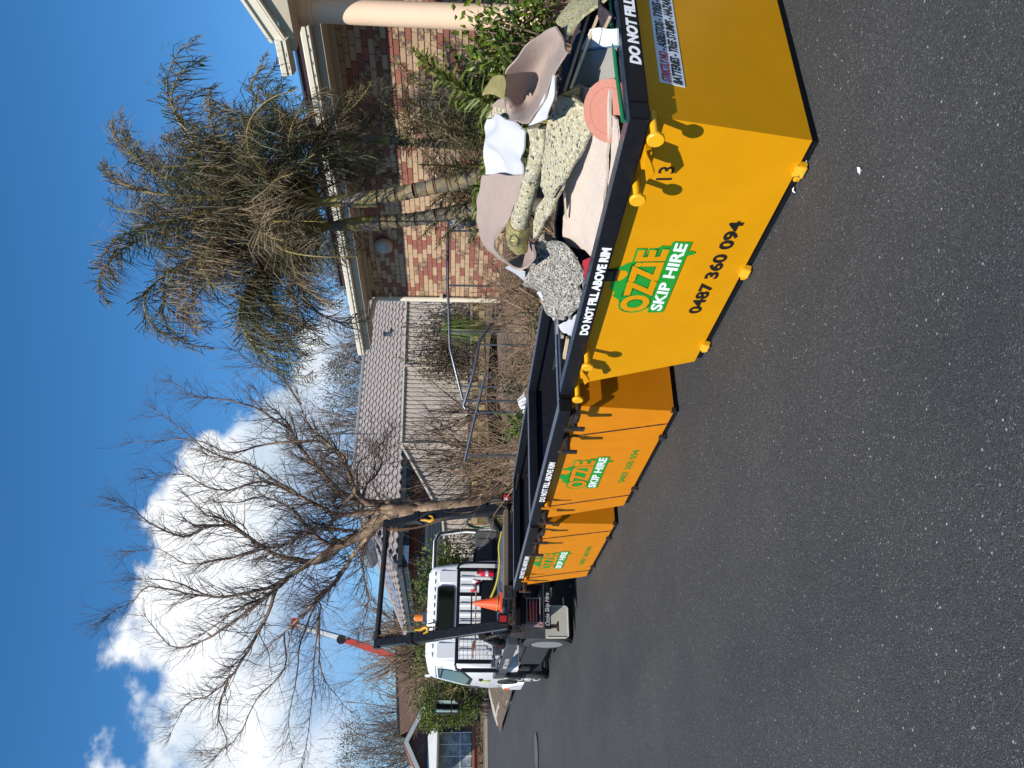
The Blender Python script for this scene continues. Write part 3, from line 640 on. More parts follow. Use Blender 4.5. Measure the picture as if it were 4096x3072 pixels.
def rrect(x0, x1, z0, z1, r_, k=5):
    pts = []
    for cx_, cz_, a0 in ((x1-r_, z1-r_, 0), (x0+r_, z1-r_, 90), (x0+r_, z0+r_, 180), (x1-r_, z0+r_, 270)):
        for j in range(k): a = R(a0+90*j/(k-1)); pts.append((cx_+r_*math.cos(a), cz_+r_*math.sin(a)))
    return pts
b = MB(); b.prism(rrect(.52, 1.46, 1.765, 2.085, .06), 2.398, 2.44, 'XZ'); wf = b.build('rear_window', M['rubber'], cab)
b = MB(); b.prism(rrect(.55, 1.43, 1.795, 2.055, .045), 2.394, 2.404, 'XZ'); b.build('pane', M['glass'], wf)
for x0, x1 in ((.20, .46), (1.52, 1.74)):
    b = MB(); b.prism(rrect(x0, x1, 1.70, 2.06, .03), 2.402, 2.43, 'XZ'); b.build('pressed_panel', M['cab_white'], cab, bevel=0.006)
for k in range(9):
    x = .33+k*.16; b = MB(); b.prism(rrect(x-.022, x+.022, 1.12, 1.70, .02, 4), 2.382, 2.42, 'XZ'); b.build('back_rib', M['cab_white'], cab, bevel=0.006)
for x0, x1 in ((.25, .42), (1.5, 1.72)):
    b = MB(); b.prism(rrect(x0, x1, 1.18, 1.40, .03), 2.39, 2.42, 'XZ'); b.build('pressed_panel', M['cab_white'], cab, bevel=0.006)
# left door, window, handle, mudguard opening
b = MB()
def sidept(y, z, d=0.0):
    zz = [.62, 1.08, 1.36, 1.75, 2.10]; xx = [.03, .0, .01, .06, .10]
    for i in range(4):
        if zz[i] <= z <= zz[i+1]: return (lerp(xx[i], xx[i+1], (z-zz[i])/(zz[i+1]-zz[i]))-d, y, z)
    return (.1-d, y, z)
outl = [(2.72, 2.04), (3.85, 2.04), (4.28, 1.52), (4.28, 1.44), (3.5, 1.40), (2.80, 1.56)]
b.add([sidept(y, z, .006) for y, z in outl] + [sidept(y, z, -.03) for y, z in outl], [tuple(range(6)), tuple(range(6, 12))[::-1]] + [(i, (i+1) % 6, 6+(i+1) % 6, 6+i) for i in range(6)])
dw = b.build('door_window', M['rubber'], cab)
outl = [(2.78, 2.01), (3.82, 2.01), (4.2, 1.52), (3.5, 1.46), (2.86, 1.61)]
b = MB(); b.add([sidept(y, z, .010) for y, z in outl] + [sidept(y, z, -.0) for y, z in outl], [tuple(range(5)), tuple(range(5, 10))[::-1]] + [(i, (i+1) % 5, 5+(i+1) % 5, 5+i) for i in range(5)]); b.build('pane', M['glass'], dw)
b = MB(); b.box(-.02, .03, 3.38, 3.58, 1.215, 1.285); b.build('door_handle', M['rubber'], cab, bevel=0.015)
b = MB()
for pts in ([(2.62, .95), (2.62, 2.08)], [(2.62, 2.08), (3.86, 2.08)], [(2.62, .95), (3.0, .80)], [(4.36, 1.45), (4.36, .85)]):
    b.bar(sidept(pts[0][0], pts[0][1], .002), sidept(pts[1][0], pts[1][1], .002), .008, .008)
b.build('door_gap', M['rubber'], cab)
for z in (1.25, 1.72, 2.0):
    b = MB(); b.box(-.012+.03*(z > 1.5)+.04*(z > 1.9), .04+.05*(z > 1.5), 2.52, 2.58, z-.04, z+.04); b.build('hinge', M['cab_white'], cab, bevel=0.008)
decal('door_emblem', [(0, 0), (.14, -.01), (.14, .10), (.02, .12)], mat('faded_yellow_sticker', (0.62, 0.60, 0.10), 0.5), cab, (-.006, 3.70, 1.13), (0, -1, 0), (0, 0, 1))
decal('door_emblem', [(a*.26, b_*.13) for a, b_ in AUS], mat('faded_green_sticker', (0.22, 0.45, 0.12), 0.5), cab, (-.004, 3.75, 1.05), (0, -1, 0), (0, 0, 1))
b = MB(); b.lathe([(0, -.0), (.16, -.0), (.19, .012), (.19, .05)], c=(.03, 3.70, .74), axis='X', n=24, rot=Matrix.Diagonal((-1, 1, 1))); b.build('wheel_arch', M['rubber'], cab)
b = MB(); b.prism([(3.9, .40), (4.72, .40), (4.74, .78), (4.5, .80), (4.1, .62)], -.01, .2, 'YZ'); b.build('front_bumper', M['cab_white'], cab, bevel=0.02)
b = MB(); b.box(-.03, .0, 4.5, 4.62, .66, .76); b.build('side_lamp', M['amber'], cab, bevel=0.008)
b = MB(); b.box(.12, .16, 3.95, 4.05, 2.2, 2.30); b.build('marker_lamp', M['cab_white'], cab, bevel=0.01)
# mirror on the left
b = MB(); b.tube([(.06, 4.30, 2.03), (-.10, 4.34, 2.03), (-.34, 4.30, 2.01), (-.36, 4.30, 1.93)], .014, 8); b.tube([(.02, 4.40, 1.35), (-.18, 4.40, 1.45), (-.30, 4.32, 1.60), (-.34, 4.30, 1.70)], .014, 8); ma = b.build('mirror_arm', M['rubber'], T, smooth=40)
b = MB(); b.prism(rrect(-.50, -.25, 1.62, 2.10, .05), 4.26, 4.36, 'XZ'); mh = b.build('mirror', M['rubber'], T, bevel=0.012)
MG = mat('mirror_glass', (0.55, 0.58, 0.6), 0.03, 1.0)
for z0_, z1_ in ((1.79, 2.07), (1.65, 1.77)):
    b = MB(); b.prism(rrect(-.48, -.27, z0_, z1_, .02), 4.252, 4.262, 'XZ'); b.build('mirror_glass', MG, mh)
b = MB(); b.cbox((.02, 4.42, 1.36), .10, .12, .20); b.build('mirror_base', M['box_grey'], T, bevel=0.02)
# opened right-hand door
dt = Matrix.Rotation(R(-8), 4, 'Z'); ho = Vector((1.93, 3.75, 0))
def dp(x, z, y=0.0): v = dt @ Vector((x, y, 0)); return ho + v + Vector((0, 0, z))
frame = [dp(.10, 1.36), dp(.06, 1.9), dp(.10, 2.12), dp(.22, 2.2), dp(.75, 2.20), dp(.90, 2.12), dp(.98, 1.6), dp(.97, 1.36)]
b = MB(); b.tube(frame, .048, 10); b.build('open_door_frame', M['cab_white'], T, smooth=50)
b = MB(); b.tube([p+Vector((0, -.035, 0)) for p in frame], .030, 8); b.build('door_seal', M['rubber'], T, smooth=50)
b = MB(); pr = [(.05, 1.38), (1.0, 1.38), (1.02, 1.1), (.96, .72), (.60, .60), (.05, .62)]
b.add([dp(x, z, -.04) for x, z in pr] + [dp(x, z, .03) for x, z in pr], [tuple(range(6)), tuple(range(6, 12))[::-1]] + [(i, (i+1) % 6, 6+(i+1) % 6, 6+i) for i in range(6)]); dr = b.build('open_door', M['cab_white'], T, bevel=0.01)
pr = [(.10, 1.40), (.96, 1.40), (.97, 1.1), (.90, .76), (.58, .66), (.10, .67)]
b = MB(); b.add([dp(x, z, -.07) for x, z in pr] + [dp(x, z, -.03) for x, z in pr], [tuple(range(6)), tuple(range(6, 12))[::-1]] + [(i, (i+1) % 6, 6+(i+1) % 6, 6+i) for i in range(6)]); b.build('door_lining', M['trim_grey'], dr, bevel=0.015)
for x in (.25, .43, .6, .78):
    b = MB(); b.bar(dp(x, 1.36, -.075), dp(x, 1.10, -.075), .07, .03, up=(0, 1, 0)); b.build('lining_rib', M['trim_grey'], dr, bevel=0.012)
b = MB(); b.bar(dp(.16, .98, -.10), dp(.80, 1.02, -.10), .05, .09); b.tube([dp(.16, 1.1, -.1), dp(.2, 1.34, -.12), dp(.34, 1.42, -.12), dp(.6, 1.40, -.1)], .022, 8); b.build('armrest', M['rubber'], dr, bevel=0.01)
# headboard rack
b = MB()
RY = 2.06; rx0, rx1 = .06, 1.70
b.box(rx0, rx1, RY-.03, RY+.03, 1.675, 1.735)
for x in (rx0, .66, 1.20, rx1-.06): b.box(x, x+.06, RY-.03, RY+.03, .98, 1.675)
b.box(1.20, 1.46, RY-.02, RY+.02, 1.30, 1.34); b.box(rx0, rx1, RY-.02, RY+.02, 1.045, 1.085); b.box(.66, 1.2, RY-.02, RY+.02, 1.455, 1.48)
b.box(.80, .815, RY-.01, RY+.01, 1.3, 1.675); b.box(.94, .955, RY-.01, RY+.01, 1.3, 1.675)
b.build('headboard', M['black'], T, bevel=0.006)
b = MB(); b.tube([(1.68, RY, 1.73), (1.76, RY, 1.70), (1.80, RY, 1.60), (1.80, RY, 1.0)], .022, 8); b.build('rack_hoop', M['black'], T, smooth=40); b = MB(); b.tube([(rx0, RY, 1.73), (-.03, RY+.02, 1.70), (-.06, RY+.02, 1.58), (-.06, RY+.02, .98)], .022, 8)
b.box(-.075, -.015, RY-.02, RY+.06, 1.0, 1.62); b.build('rack_hoop', M['black'], T, smooth=40)
b = MB()
for k in range(8): x = .12+k*.07; b.tube([(x, RY-.035, 1.08), (x, RY-.035, 1.675)], .003, 4)
for k in range(9): z = 1.10+k*.07; b.tube([(.10, RY-.038, z), (.66, RY-.038, z)], .003, 4)
b.build('mesh_guard', M['black'], T)
b = MB(); b.box(.72, 1.48, RY-.05, RY+.25, .99, 1.30); b.build('tool_box', M['black'], T, bevel=0.01)
# beacon
b = MB(); b.box(.88, 1.06, 2.72, 2.86, 2.255, 2.345); bk = b.build('beacon_bracket', M['galv'], T, bevel=0.006)
b = MB(); b.lathe([(.0, 2.50), (.055, 2.495), (.062, 2.48), (.062, 2.36), (.068, 2.345)], c=(.97, 2.79, 0), n=16); b.build('beacon', M['amber'], T, smooth=40)
b = MB(); b.tube(smooth_path([(.90, 2.74, 2.28), (.84, 2.60, 2.27), (.80, 2.48, 2.22), (.80, 2.39, 2.10), (.72, 2.385, 2.09), (.50, 2.385, 2.10)], 6), .012, 6); b.build('beacon_cable', M['rubber'], T, smooth=40)
# loose gear on the deck: own things
b = MB(); b.lathe([(.0, 1.475), (.022, 1.475), (.030, 1.46), (.115, 1.085), (.118, 1.075)], c=(0, 0, -1.06), n=24); 
cone = empty('traffic_cone', (0, 0, 0), (0, 0, 0), 'orange traffic cone standing on the truck deck in front of the cab window', 'traffic cone')
cone.matrix_world = (Matrix.Translation((2.952, 11.852, gz(2.952))) @ Euler((0, TS, -TA)).to_matrix().to_4x4()) @ Matrix.Translation((.515, -.36, 1.062))
b.build('cone_body', M['cone'], cone, smooth=50)
b = MB(); b.prism(rrect(-.15, .15, -.15, .15, .03), 0.0, .03, 'XY'); b.build('cone_base', M['cone'], cone)
b = MB(); b.tube([(.112*math.cos(a), .112*math.sin(a), .08+.02*math.sin(a)) for a in [2*math.pi*k/16 for k in range(17)]], .009, 6); b.build('cone_strap', mat('olive_strap', (0.28, 0.22, 0.04), 0.7), cone)
TM = Matrix.Translation((2.952, 11.852, gz(2.952))) @ Euler((0, TS, -TA)).to_matrix().to_4x4()
fx = empty('fire_extinguisher', label='red fire extinguisher strapped to the black headboard behind the cab', cat='fire extinguisher'); fx.matrix_world = TM @ Matrix.Translation((1.585, 1.97, 1.085))
b = MB(); b.lathe([(0, 0), (.05, .0), (.055, .01), (.055, .20), (.045, .235), (.022, .25), (.018, .27)], n=18); b.build('cylinder', mat('red_extinguisher', (0.50, 0.012, 0.03), 0.3, coat=0.4), fx, smooth=40)
b = MB(); b.lathe([(.0562, .10), (.0562, .15)], n=18); b.build('label_band', mat('blue_white_label', (0.35, 0.45, 0.62), 0.5, col2=(0.75, 0.75, 0.75), vscale=30), fx)
b = MB(); b.cbox((0, 0, .285), .03, .03, .03); b.cbox((.0, -.04, .30), .02, .10, .012); b.cbox((0, -.04, .28), .02, .09, .01); b.tube([(0.02, 0, .27), (.07, 0, .25), (.075, 0, .12)], .009, 6); b.build('valve', mat('red_valve', (0.45, 0.02, 0.03), 0.4), fx)
for nm, lab, x, z, cols in (('work_glove', 'pair of red and white gloves tucked into the headboard rack', 1.40, 1.36, ((.45, .03, .05), (.62, .62, .64))),):
    g = empty(nm, label=lab, cat='gloves'); g.matrix_world = TM @ Matrix.Translation((x, 1.99, z))
    for k in range(5):
        q = MB(); rr = random.Random(k); q.lathe([(0, 0), (.03, .02), (.042, .06), (.03, .11), (0, .13)], c=(-.07+.035*k, rr.uniform(-.02, .02), rr.uniform(-.06, .04)), n=8, rot=Euler((rr.uniform(-.8, .8), rr.uniform(-1, 1), 0)).to_matrix())
        q.build('glove_finger', mat('glove%d' % (k % 2), cols[k % 2], 0.8, var=0.15), g, smooth=60)
b = MB(); b.tube([(.30, 1.995, 1.40), (1.40, 1.995, 1.39)], .012, 8); sh = b.build('tool_handle', mat('pale_timber_handle', (0.30, 0.23, 0.15), 0.7, var=0.2), None); sh.matrix_world = TM.copy()
tag(sh, 'long timber tool handle lying across the truck headboard', 'tool')
b = MB(); b.tube([(0.13, 1.985, 1.43), (.42, 1.985, 1.425)], .012, 8); b.box(.27, .37, 1.97, 2.0, 1.40, 1.45); sh = b.build('rake_handle', mat('red_brown_handle', (0.28, 0.10, 0.06), 0.6, var=0.2), None); sh.matrix_world = TM.copy()
tag(sh, 'short red banded tool handle behind the wire mesh guard', 'tool')
DEB = {"roll":[[[0.55,0.889,1.343],[0.75,1.11,1.454],[1.0,1.383,1.579]],[[0.55,1.07,1.374],[0.75,1.288,1.484],[1.0,1.562,1.603]],[[0.55,1.263,1.407],[0.75,1.455,1.508],[1.0,1.713,1.612]],[[0.55,1.422,1.46],[0.75,1.658,1.534],[1.0,1.952,1.594]],[[0.56,1.549,1.502],[0.75,1.831,1.528],[1.0,2.163,1.537]],[[0.56,1.718,1.446],[0.75,1.938,1.462],[1.001,2.249,1.478]],[[0.5,1.771,1.301],[0.72,2.007,1.326],[1.0,2.349,1.341]],[[0.45,1.587,1.217],[0.65,1.796,1.247],[0.9,2.091,1.247]],[[0.43,1.401,1.23],[0.65,1.635,1.243],[0.9,1.92,1.243]]],"brown":[[[0.35,-0.159,1.226],[0.6,-0.023,1.221],[0.7,-0.025,1.257]],[[0.33,-0.076,1.274],[0.86,0.291,1.252],[0.85,0.18,1.335]],[[0.33,0.04,1.297],[0.98,0.534,1.28],[0.901,0.325,1.409]],[[0.35,0.149,1.31],[1.02,0.685,1.302],[0.95,0.486,1.474]],[[0.38,0.265,1.342],[0.95,0.736,1.35],[0.95,0.66,1.467]],[[0.4,0.347,1.373],[0.6,0.517,1.418],[0.95,0.848,1.456]]],"brownback":[[[0.3,-0.046,1.265],[0.34,-0.012,1.273]],[[0.3,0.026,1.261],[0.35,0.064,1.294]],[[0.31,0.133,1.263],[0.38,0.191,1.311]],[[0.34,0.264,1.274],[0.42,0.369,1.358]]],"white":[[[1.1,0.979,1.554],[0.85,0.732,1.474],[0.6,0.554,1.381]],[[1.1,1.056,1.559],[0.85,0.812,1.477],[0.6,0.593,1.344]],[[1.1,1.188,1.564],[0.95,1.043,1.546],[0.6,0.748,1.36]],[[1.05,1.286,1.563],[0.88,1.115,1.446],[0.62,0.871,1.347]],[[1.0,1.411,1.569],[0.85,1.236,1.432],[0.58,0.941,1.345]]],"under1":[[[0.3,0.168,1.03],[0.4,0.19,1.118],[0.55,0.278,1.206]],[[0.24,0.321,1.075],[0.38,0.378,1.158],[0.55,0.477,1.245]],[[0.25,0.538,1.13],[0.36,0.582,1.187],[0.5,0.683,1.247]],[[0.3,0.801,1.206],[0.38,0.87,1.225],[0.45,0.867,1.249]]],"under1b":[[[0.32,0.187,1.027],[0.5,0.308,1.046],[0.62,0.351,1.192]],[[0.34,0.122,1.142],[0.52,0.228,1.146],[0.6,0.254,1.088]]],"under2":[[[0.3,0.6,1.133],[0.4,0.669,1.162]],[[0.3,0.757,1.155],[0.4,0.83,1.2]],[[0.32,0.991,1.2],[0.42,1.001,1.247]],[[0.36,1.255,1.26],[0.44,1.194,1.267]]],"uroll":[[0.62,0.573,1.311],[0.58,0.653,1.284],[0.54,0.755,1.285],[0.52,0.864,1.294],[0.5,1.032,1.317],[0.5,1.2,1.338],[0.5,1.33,1.348]],"uroll2":[[0.6,0.561,1.264],[0.56,0.649,1.257],[0.54,0.725,1.264],[0.52,0.803,1.282]],"foil":[[0.5,1.271,1.343],[0.5,1.367,1.353],[0.5,1.452,1.34],[0.48,1.527,1.314]],"cream":[[[0.6,0.263,1.083],[0.4,0.097,1.039],[0.221,-0.053,1.0]],[[0.54,0.441,1.094],[0.32,0.231,1.041],[0.12,0.079,0.986]],[[0.5,0.77,1.095],[0.27,0.525,1.018],[0.05,0.333,0.959]],[[0.45,1.026,1.075],[0.23,0.77,1.005],[0.0,0.579,0.942]],[[0.42,1.251,1.06],[0.2,0.978,0.997],[-0.02,0.777,0.938]],[[0.4,1.345,1.014],[0.2,1.124,0.961],[-0.02,0.919,0.942]]],"cream2":[[[0.16,0.047,0.983],[0.05,-0.027,0.969]],[[0.12,0.195,0.96],[-0.0,0.122,0.945]],[[0.06,0.386,0.94],[-0.02,0.317,0.935]],[[0.02,0.573,0.926],[-0.03,0.524,0.931]]],"woven":[[[0.75,0.161,1.088],[0.6,0.023,1.022],[0.42,-0.135,0.97]],[[0.75,0.263,1.093],[0.58,0.109,1.027],[0.36,-0.07,0.968]],[[0.75,0.377,1.099],[0.55,0.211,1.019],[0.3,-0.004,0.968]]],"wovenend":[[[0.75,0.02,1.06],[0.62,-0.085,1.02],[0.46,-0.211,0.982]],[[0.75,0.086,1.073],[0.61,-0.034,1.021],[0.44,-0.17,0.974]],[[0.75,0.15,1.086],[0.6,0.011,1.022],[0.42,-0.144,0.971]]],"topspeck":[[[0.92,0.133,1.221],[1.15,0.145,1.118],[1.25,0.123,1.05]],[[0.75,0.042,1.192],[0.9,0.006,1.102],[1.0,-0.011,1.023]],[[0.66,0.029,1.182],[0.72,-0.063,1.102],[0.72,-0.171,1.013]]],"heap":[[[0.55,1.425,1.201],[0.4,1.275,1.169],[0.35,1.206,1.147]],[[0.7,1.815,1.176],[0.4,1.387,1.095],[0.16,1.112,1.035]],[[0.85,2.298,1.232],[0.45,1.702,1.108],[0.04,1.075,0.983]],[[0.8,2.396,1.12],[0.4,1.84,1.027],[0.0,1.293,0.941]],[[0.7,2.428,1.044],[0.36,1.957,0.972],[-0.02,1.476,0.941]],[[0.55,2.436,0.983],[0.33,2.138,0.968],[0.03,1.637,0.957]]],"heapcurl":[[[0.14,1.247,1.026],[0.1,1.211,1.013],[0.03,1.08,0.983]],[[0.13,1.313,1.009],[0.08,1.219,0.997],[0.01,1.146,0.964]],[[0.12,1.324,0.997],[0.08,1.17,0.982],[-0.01,1.254,0.949]]],"w1":[[[0.8,2.445,1.111],[0.7,2.268,1.078]],[[0.66,2.403,1.048],[0.58,2.252,1.028]],[[0.52,2.407,0.99],[0.48,2.264,0.998]]],"w2":[[[0.4,2.287,0.971],[0.28,2.067,0.952],[0.02,1.578,0.948]],[[0.36,2.307,0.947],[0.24,2.084,0.934],[-0.0,1.677,0.939]],[[0.3,2.244,0.93],[0.2,2.101,0.925],[0.0,1.82,0.949]]],"w3":[[[0.95,2.338,1.37],[0.8,2.099,1.356]],[[0.92,2.38,1.292],[0.75,2.095,1.275]],[[0.9,2.436,1.216],[0.72,2.075,1.232]]],"tan":[[[0.9,2.62,1.078],[0.75,2.552,1.03]],[[0.88,2.692,1.052],[0.74,2.588,1.016]]],"red":[[[0.06,1.055,0.986],[-0.03,0.907,0.945]],[[0.05,1.153,0.968],[-0.02,0.999,0.951]],[[0.03,1.223,0.955],[-0.02,1.117,0.955]]],"golddome":[[[1.0,0.566,1.541],[0.85,0.436,1.484],[0.85,0.598,1.467]],[[1.05,0.683,1.587],[0.95,0.575,1.526],[0.9,0.617,1.474]],[[1.05,0.748,1.607],[0.98,0.683,1.557],[0.9,0.644,1.472]]],"smallbrown":[[[1.0,0.724,1.468],[1.05,0.78,1.509],[1.1,0.875,1.551]],[[1.0,0.855,1.453],[1.05,0.875,1.497],[1.1,0.894,1.535]]],"smallspeck":[[[0.98,0.78,1.458],[1.1,0.893,1.527]],[[0.98,0.847,1.454],[1.12,0.999,1.574]]],"goldflap":[[[0.5,0.22,1.186],[0.55,0.208,1.093]],[[0.5,0.271,1.102],[0.45,0.226,1.098]]],"goldflap2":[[[0.45,0.243,1.109],[0.42,0.189,1.076]],[[0.4,0.24,1.035],[0.36,0.215,1.025]]],"sticks":[[[0.95,-0.003,1.041],[0.58,0.282,1.173]],[[0.85,-0.077,1.005],[0.499,0.191,1.155]],[[0.6,-0.166,1.004],[0.55,-0.138,1.029]]],"stick2":[[[0.36,0.811,1.117],[0.34,1.019,1.08]],[[0.38,0.744,1.13],[0.36,0.924,1.098]]],"planks":[[[0.5,2.392,0.965],[0.5,2.879,0.921]],[[0.4,2.37,0.947],[0.3,2.313,0.948]],[[0.2,2.15,0.932],[0.08,2.471,0.946]],[[0.35,2.569,0.916],[0.3,2.748,0.939]]],"bars":[[[0.38,2.338,0.928],[0.35,2.876,0.948]],[[0.25,2.23,0.907],[0.12,2.505,0.927]],[[0.099,2.036,0.912],[0.02,2.169,0.931]]]}
# ------------------------------------------------------------------ carpet waste heaped in the nearest skip
SM = Matrix.Translation((SK[0][0], SK[0][1], gz(SK[0][0]))) @ Euler((0, TS, -SK[0][2])).to_matrix().to_4x4()
def chips(name, cols, scale, rough=0.9, bump=0.6, fine=None):
    """foam or fleck pattern: irregular cells, each with one of the given colours"""
    m = bpy.data.materials.new(name); m.use_nodes = True; t = m.node_tree; b = t.nodes['Principled BSDF']; b.inputs['Roughness'].default_value = rough; b.inputs['Specular IOR Level'].default_value = .2
    co = t.nodes.new('ShaderNodeTexCoord'); nz = t.nodes.new('ShaderNodeTexNoise'); nz.inputs['Scale'].default_value = scale*.5; t.links.new(co.outputs['Object'], nz.inputs['Vector'])
    mxv = t.nodes.new('ShaderNodeVectorMath'); mxv.operation = 'MULTIPLY_ADD'; t.links.new(nz.outputs['Color'], mxv.inputs[0]); mxv.inputs[1].default_value = (1.4/scale,)*3; t.links.new(co.outputs['Object'], mxv.inputs[2])
    v = t.nodes.new('ShaderNodeTexVoronoi'); v.inputs['Scale'].default_value = scale; t.links.new(mxv.outputs[0], v.inputs['Vector'])
    s = t.nodes.new('ShaderNodeSeparateColor'); t.links.new(v.outputs['Color'], s.inputs[0])
    r_ = t.nodes.new('ShaderNodeValToRGB'); r_.color_ramp.interpolation = 'CONSTANT'; t.links.new(s.outputs[0], r_.inputs[0])
    el_ = r_.color_ramp.elements
    while len(el_) > 1: el_.remove(el_[-1])
    for i, (p, c) in enumerate(cols):
        e = el_[0] if i == 0 else el_.new(p); e.position = p; e.color = (c[0], c[1], c[2], 1)
    t.links.new(r_.outputs[0], b.inputs['Base Color'])
    bn = t.nodes.new('ShaderNodeBump'); bn.inputs['Strength'].default_value = bump; bn.inputs['Distance'].default_value = .006; t.links.new(mth(t, 'ADD', v.outputs['Distance'], s.outputs[1]), bn.inputs['Height']); t.links.new(bn.outputs[0], b.inputs['Normal'])
    return m
M['c_brown'] = mat('taupe_carpet_pile', (0.36, 0.285, 0.245), 0.95, var=0.10, vscale=14, bump=0.5, bscale=160, spec=.15)
M['c_white'] = mat('white_carpet_backing', (0.47, 0.48, 0.51), 0.85, var=0.04, vscale=12, bump=0.12, bscale=120, spec=.2)
M['c_cream'] = mat('cream_carpet_pile', (0.60, 0.51, 0.43), 0.95, var=0.10, vscale=10, bump=0.6, bscale=120, spec=.15)
M['c_under'] = chips('speckled_foam_underlay', [(0, (.36, .325, .21)), (.36, (.44, .40, .28)), (.60, (.27, .27, .215)), (.76, (.48, .44, .33)), (.87, (.06, .057, .05)), (.93, (.22, .205, .14))], 84)
M['c_under2'] = chips('yellow_foam_underlay', [(0, (.33, .30, .16)), (.45, (.40, .37, .22)), (.75, (.33, .33, .22)), (.90, (.16, .16, .12))], 75)
M['c_fleck'] = chips('black_and_cream_fleck_foam', [(0, (.38, .355, .30)), (.30, (.24, .23, .205)), (.50, (.05, .05, .048)), (.74, (.46, .44, .385)), (.88, (.12, .11, .10))], 115)
M['c_weave'] = mat('grey_woven_backing', (0.37, 0.36, 0.32), 0.9, var=0.22, vscale=40, bump=0.6, bscale=240, spec=.15)
M['c_pale'] = mat('pale_blue_woven_backing', (0.60, 0.66, 0.66), 0.9, var=0.08, vscale=30, bump=0.4, bscale=200, spec=.15)
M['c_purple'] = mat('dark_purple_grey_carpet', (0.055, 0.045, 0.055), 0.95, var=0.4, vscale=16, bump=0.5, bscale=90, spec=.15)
M['c_red'] = mat('dark_red_cloth', (0.30, 0.012, 0.02), 0.85, var=0.1)
M['c_tan'] = mat('tan_carpet_scrap', (0.42, 0.31, 0.21), 0.95, bump=0.4, bscale=120)
M['foil'] = mat('gold_foil_film', (0.42, 0.36, 0.14), 0.38, 0.45, var=0.25, vscale=18, bump=0.5, bscale=45)
M['pine'] = mat('raw_pine_strip', (0.50, 0.39, 0.26), 0.8, var=0.2, vscale=14)
M['grey_wood'] = mat('weathered_timber', (0.36, 0.32, 0.27), 0.85, var=0.25, vscale=10)
M['terracotta'] = mat('terracotta_plastic', (0.36, 0.12, 0.075), 0.5, var=0.12, vscale=8)
def cr1(P, n): return smooth_path(P, n)
def cloth(name, key, mats, label, cat, thick=.010, n=5, noise=.004, seed=0, two=False, group='carpet waste heaped in the nearest skip', flip=False):
    g = [[Vector(p) for p in row] for row in DEB[key]]
    cols = [cr1(row, n) for row in g]; rows = list(zip(*[cr1([c[i] for c in cols], n) for i in range(len(cols[0]))]))
    rr = random.Random(seed); ph = [rr.uniform(0, 6.28) for _ in range(6)]
    def wob(p): return p + Vector((math.sin(p.y*23+ph[0])+math.sin(p.z*31+ph[1]), math.sin(p.x*27+ph[2])+math.sin(p.z*19+ph[3]), math.sin(p.x*21+ph[4])+math.sin(p.y*29+ph[5])))*noise
    b = MB(); b.two = two
    rws = [[wob(p) for p in r_] for r_ in rows]
    if flip: rws = [r_[::-1] for r_ in rws]
    b.sheet(rws, thick)
    o = link(name, b.mesh(name, mats if isinstance(mats, list) else [mats], smooth=60)); o.matrix_world = SM.copy()
    return tag(o, label, cat, group)
G_ = 'carpet waste heaped in the nearest skip'
# filling under the visible pieces
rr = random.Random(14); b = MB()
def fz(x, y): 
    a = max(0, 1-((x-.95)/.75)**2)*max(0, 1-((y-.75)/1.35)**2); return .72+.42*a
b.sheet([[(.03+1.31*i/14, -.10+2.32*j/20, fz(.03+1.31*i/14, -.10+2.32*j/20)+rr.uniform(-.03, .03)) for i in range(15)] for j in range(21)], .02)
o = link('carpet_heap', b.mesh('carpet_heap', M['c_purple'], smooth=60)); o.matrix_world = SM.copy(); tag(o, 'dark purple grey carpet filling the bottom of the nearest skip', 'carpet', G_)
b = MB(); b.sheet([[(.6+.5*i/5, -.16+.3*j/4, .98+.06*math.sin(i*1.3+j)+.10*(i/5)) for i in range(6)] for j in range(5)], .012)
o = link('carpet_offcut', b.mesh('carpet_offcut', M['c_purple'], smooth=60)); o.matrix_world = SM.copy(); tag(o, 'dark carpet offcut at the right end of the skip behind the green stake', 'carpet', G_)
cloth('carpet_offcut', 'white', M['c_white'], 'creased white carpet backing standing at the back of the heap', 'carpet', seed=1, noise=.008)
cloth('carpet_offcut', 'roll', [M['c_brown'], M['c_brown']], 'big taupe carpet curl folded over at the left of the heap', 'carpet', seed=2, thick=.014)
cloth('carpet_offcut', 'brown', [M['c_brown'], M['c_white']], 'taupe carpet piece with a deep hollow at the right of the heap', 'carpet', seed=3, two=True)
cloth('carpet_offcut', 'brownback', M['c_white'], 'white underside turned up along the hollow taupe carpet', 'carpet', seed=4)
cloth('underlay_sheet', 'under1', M['c_under'], 'large speckled foam underlay sheet across the middle of the heap', 'underlay', seed=5, thick=.016)
cloth('underlay_sheet', 'under1b', [M['c_under'], M['foil']], 'folded right end of the speckled underlay showing its edge', 'underlay', seed=6, thick=.014, two=True)
cloth('underlay_sheet', 'under2', M['c_under'], 'narrow speckled underlay strip below the rolled underlay', 'underlay', seed=7, thick=.014)
cloth('carpet_offcut', 'cream', M['c_cream'], 'long cream carpet lying along the front rim', 'carpet', seed=8, thick=.014, noise=.003)
cloth('carpet_offcut', 'cream2', M['c_cream'], 'second cream carpet layer slipping between the rim and the long one', 'carpet', seed=9)
cloth('carpet_offcut', 'woven', M['c_weave'], 'grey woven carpet back beside the terracotta saucer', 'carpet', seed=10, noise=.002)
cloth('carpet_offcut', 'wovenend', M['c_pale'], 'pale frayed end of woven carpet next to the green stake', 'carpet', seed=11, noise=.003)
e = [Vector(p) for p in DEB['woven'][0]]; b = MB(); P = smooth_path([p+Vector((0, -.006, .006)) for p in e], 5); b.tube(P, .008, 5); o = link('carpet_binding', b.mesh('carpet_binding', mat('blue_edge_binding', (0.10, 0.16, 0.26), 0.8))); o.matrix_world = SM.copy(); tag(o, 'dark blue binding stripe across the woven carpet', 'carpet', G_)
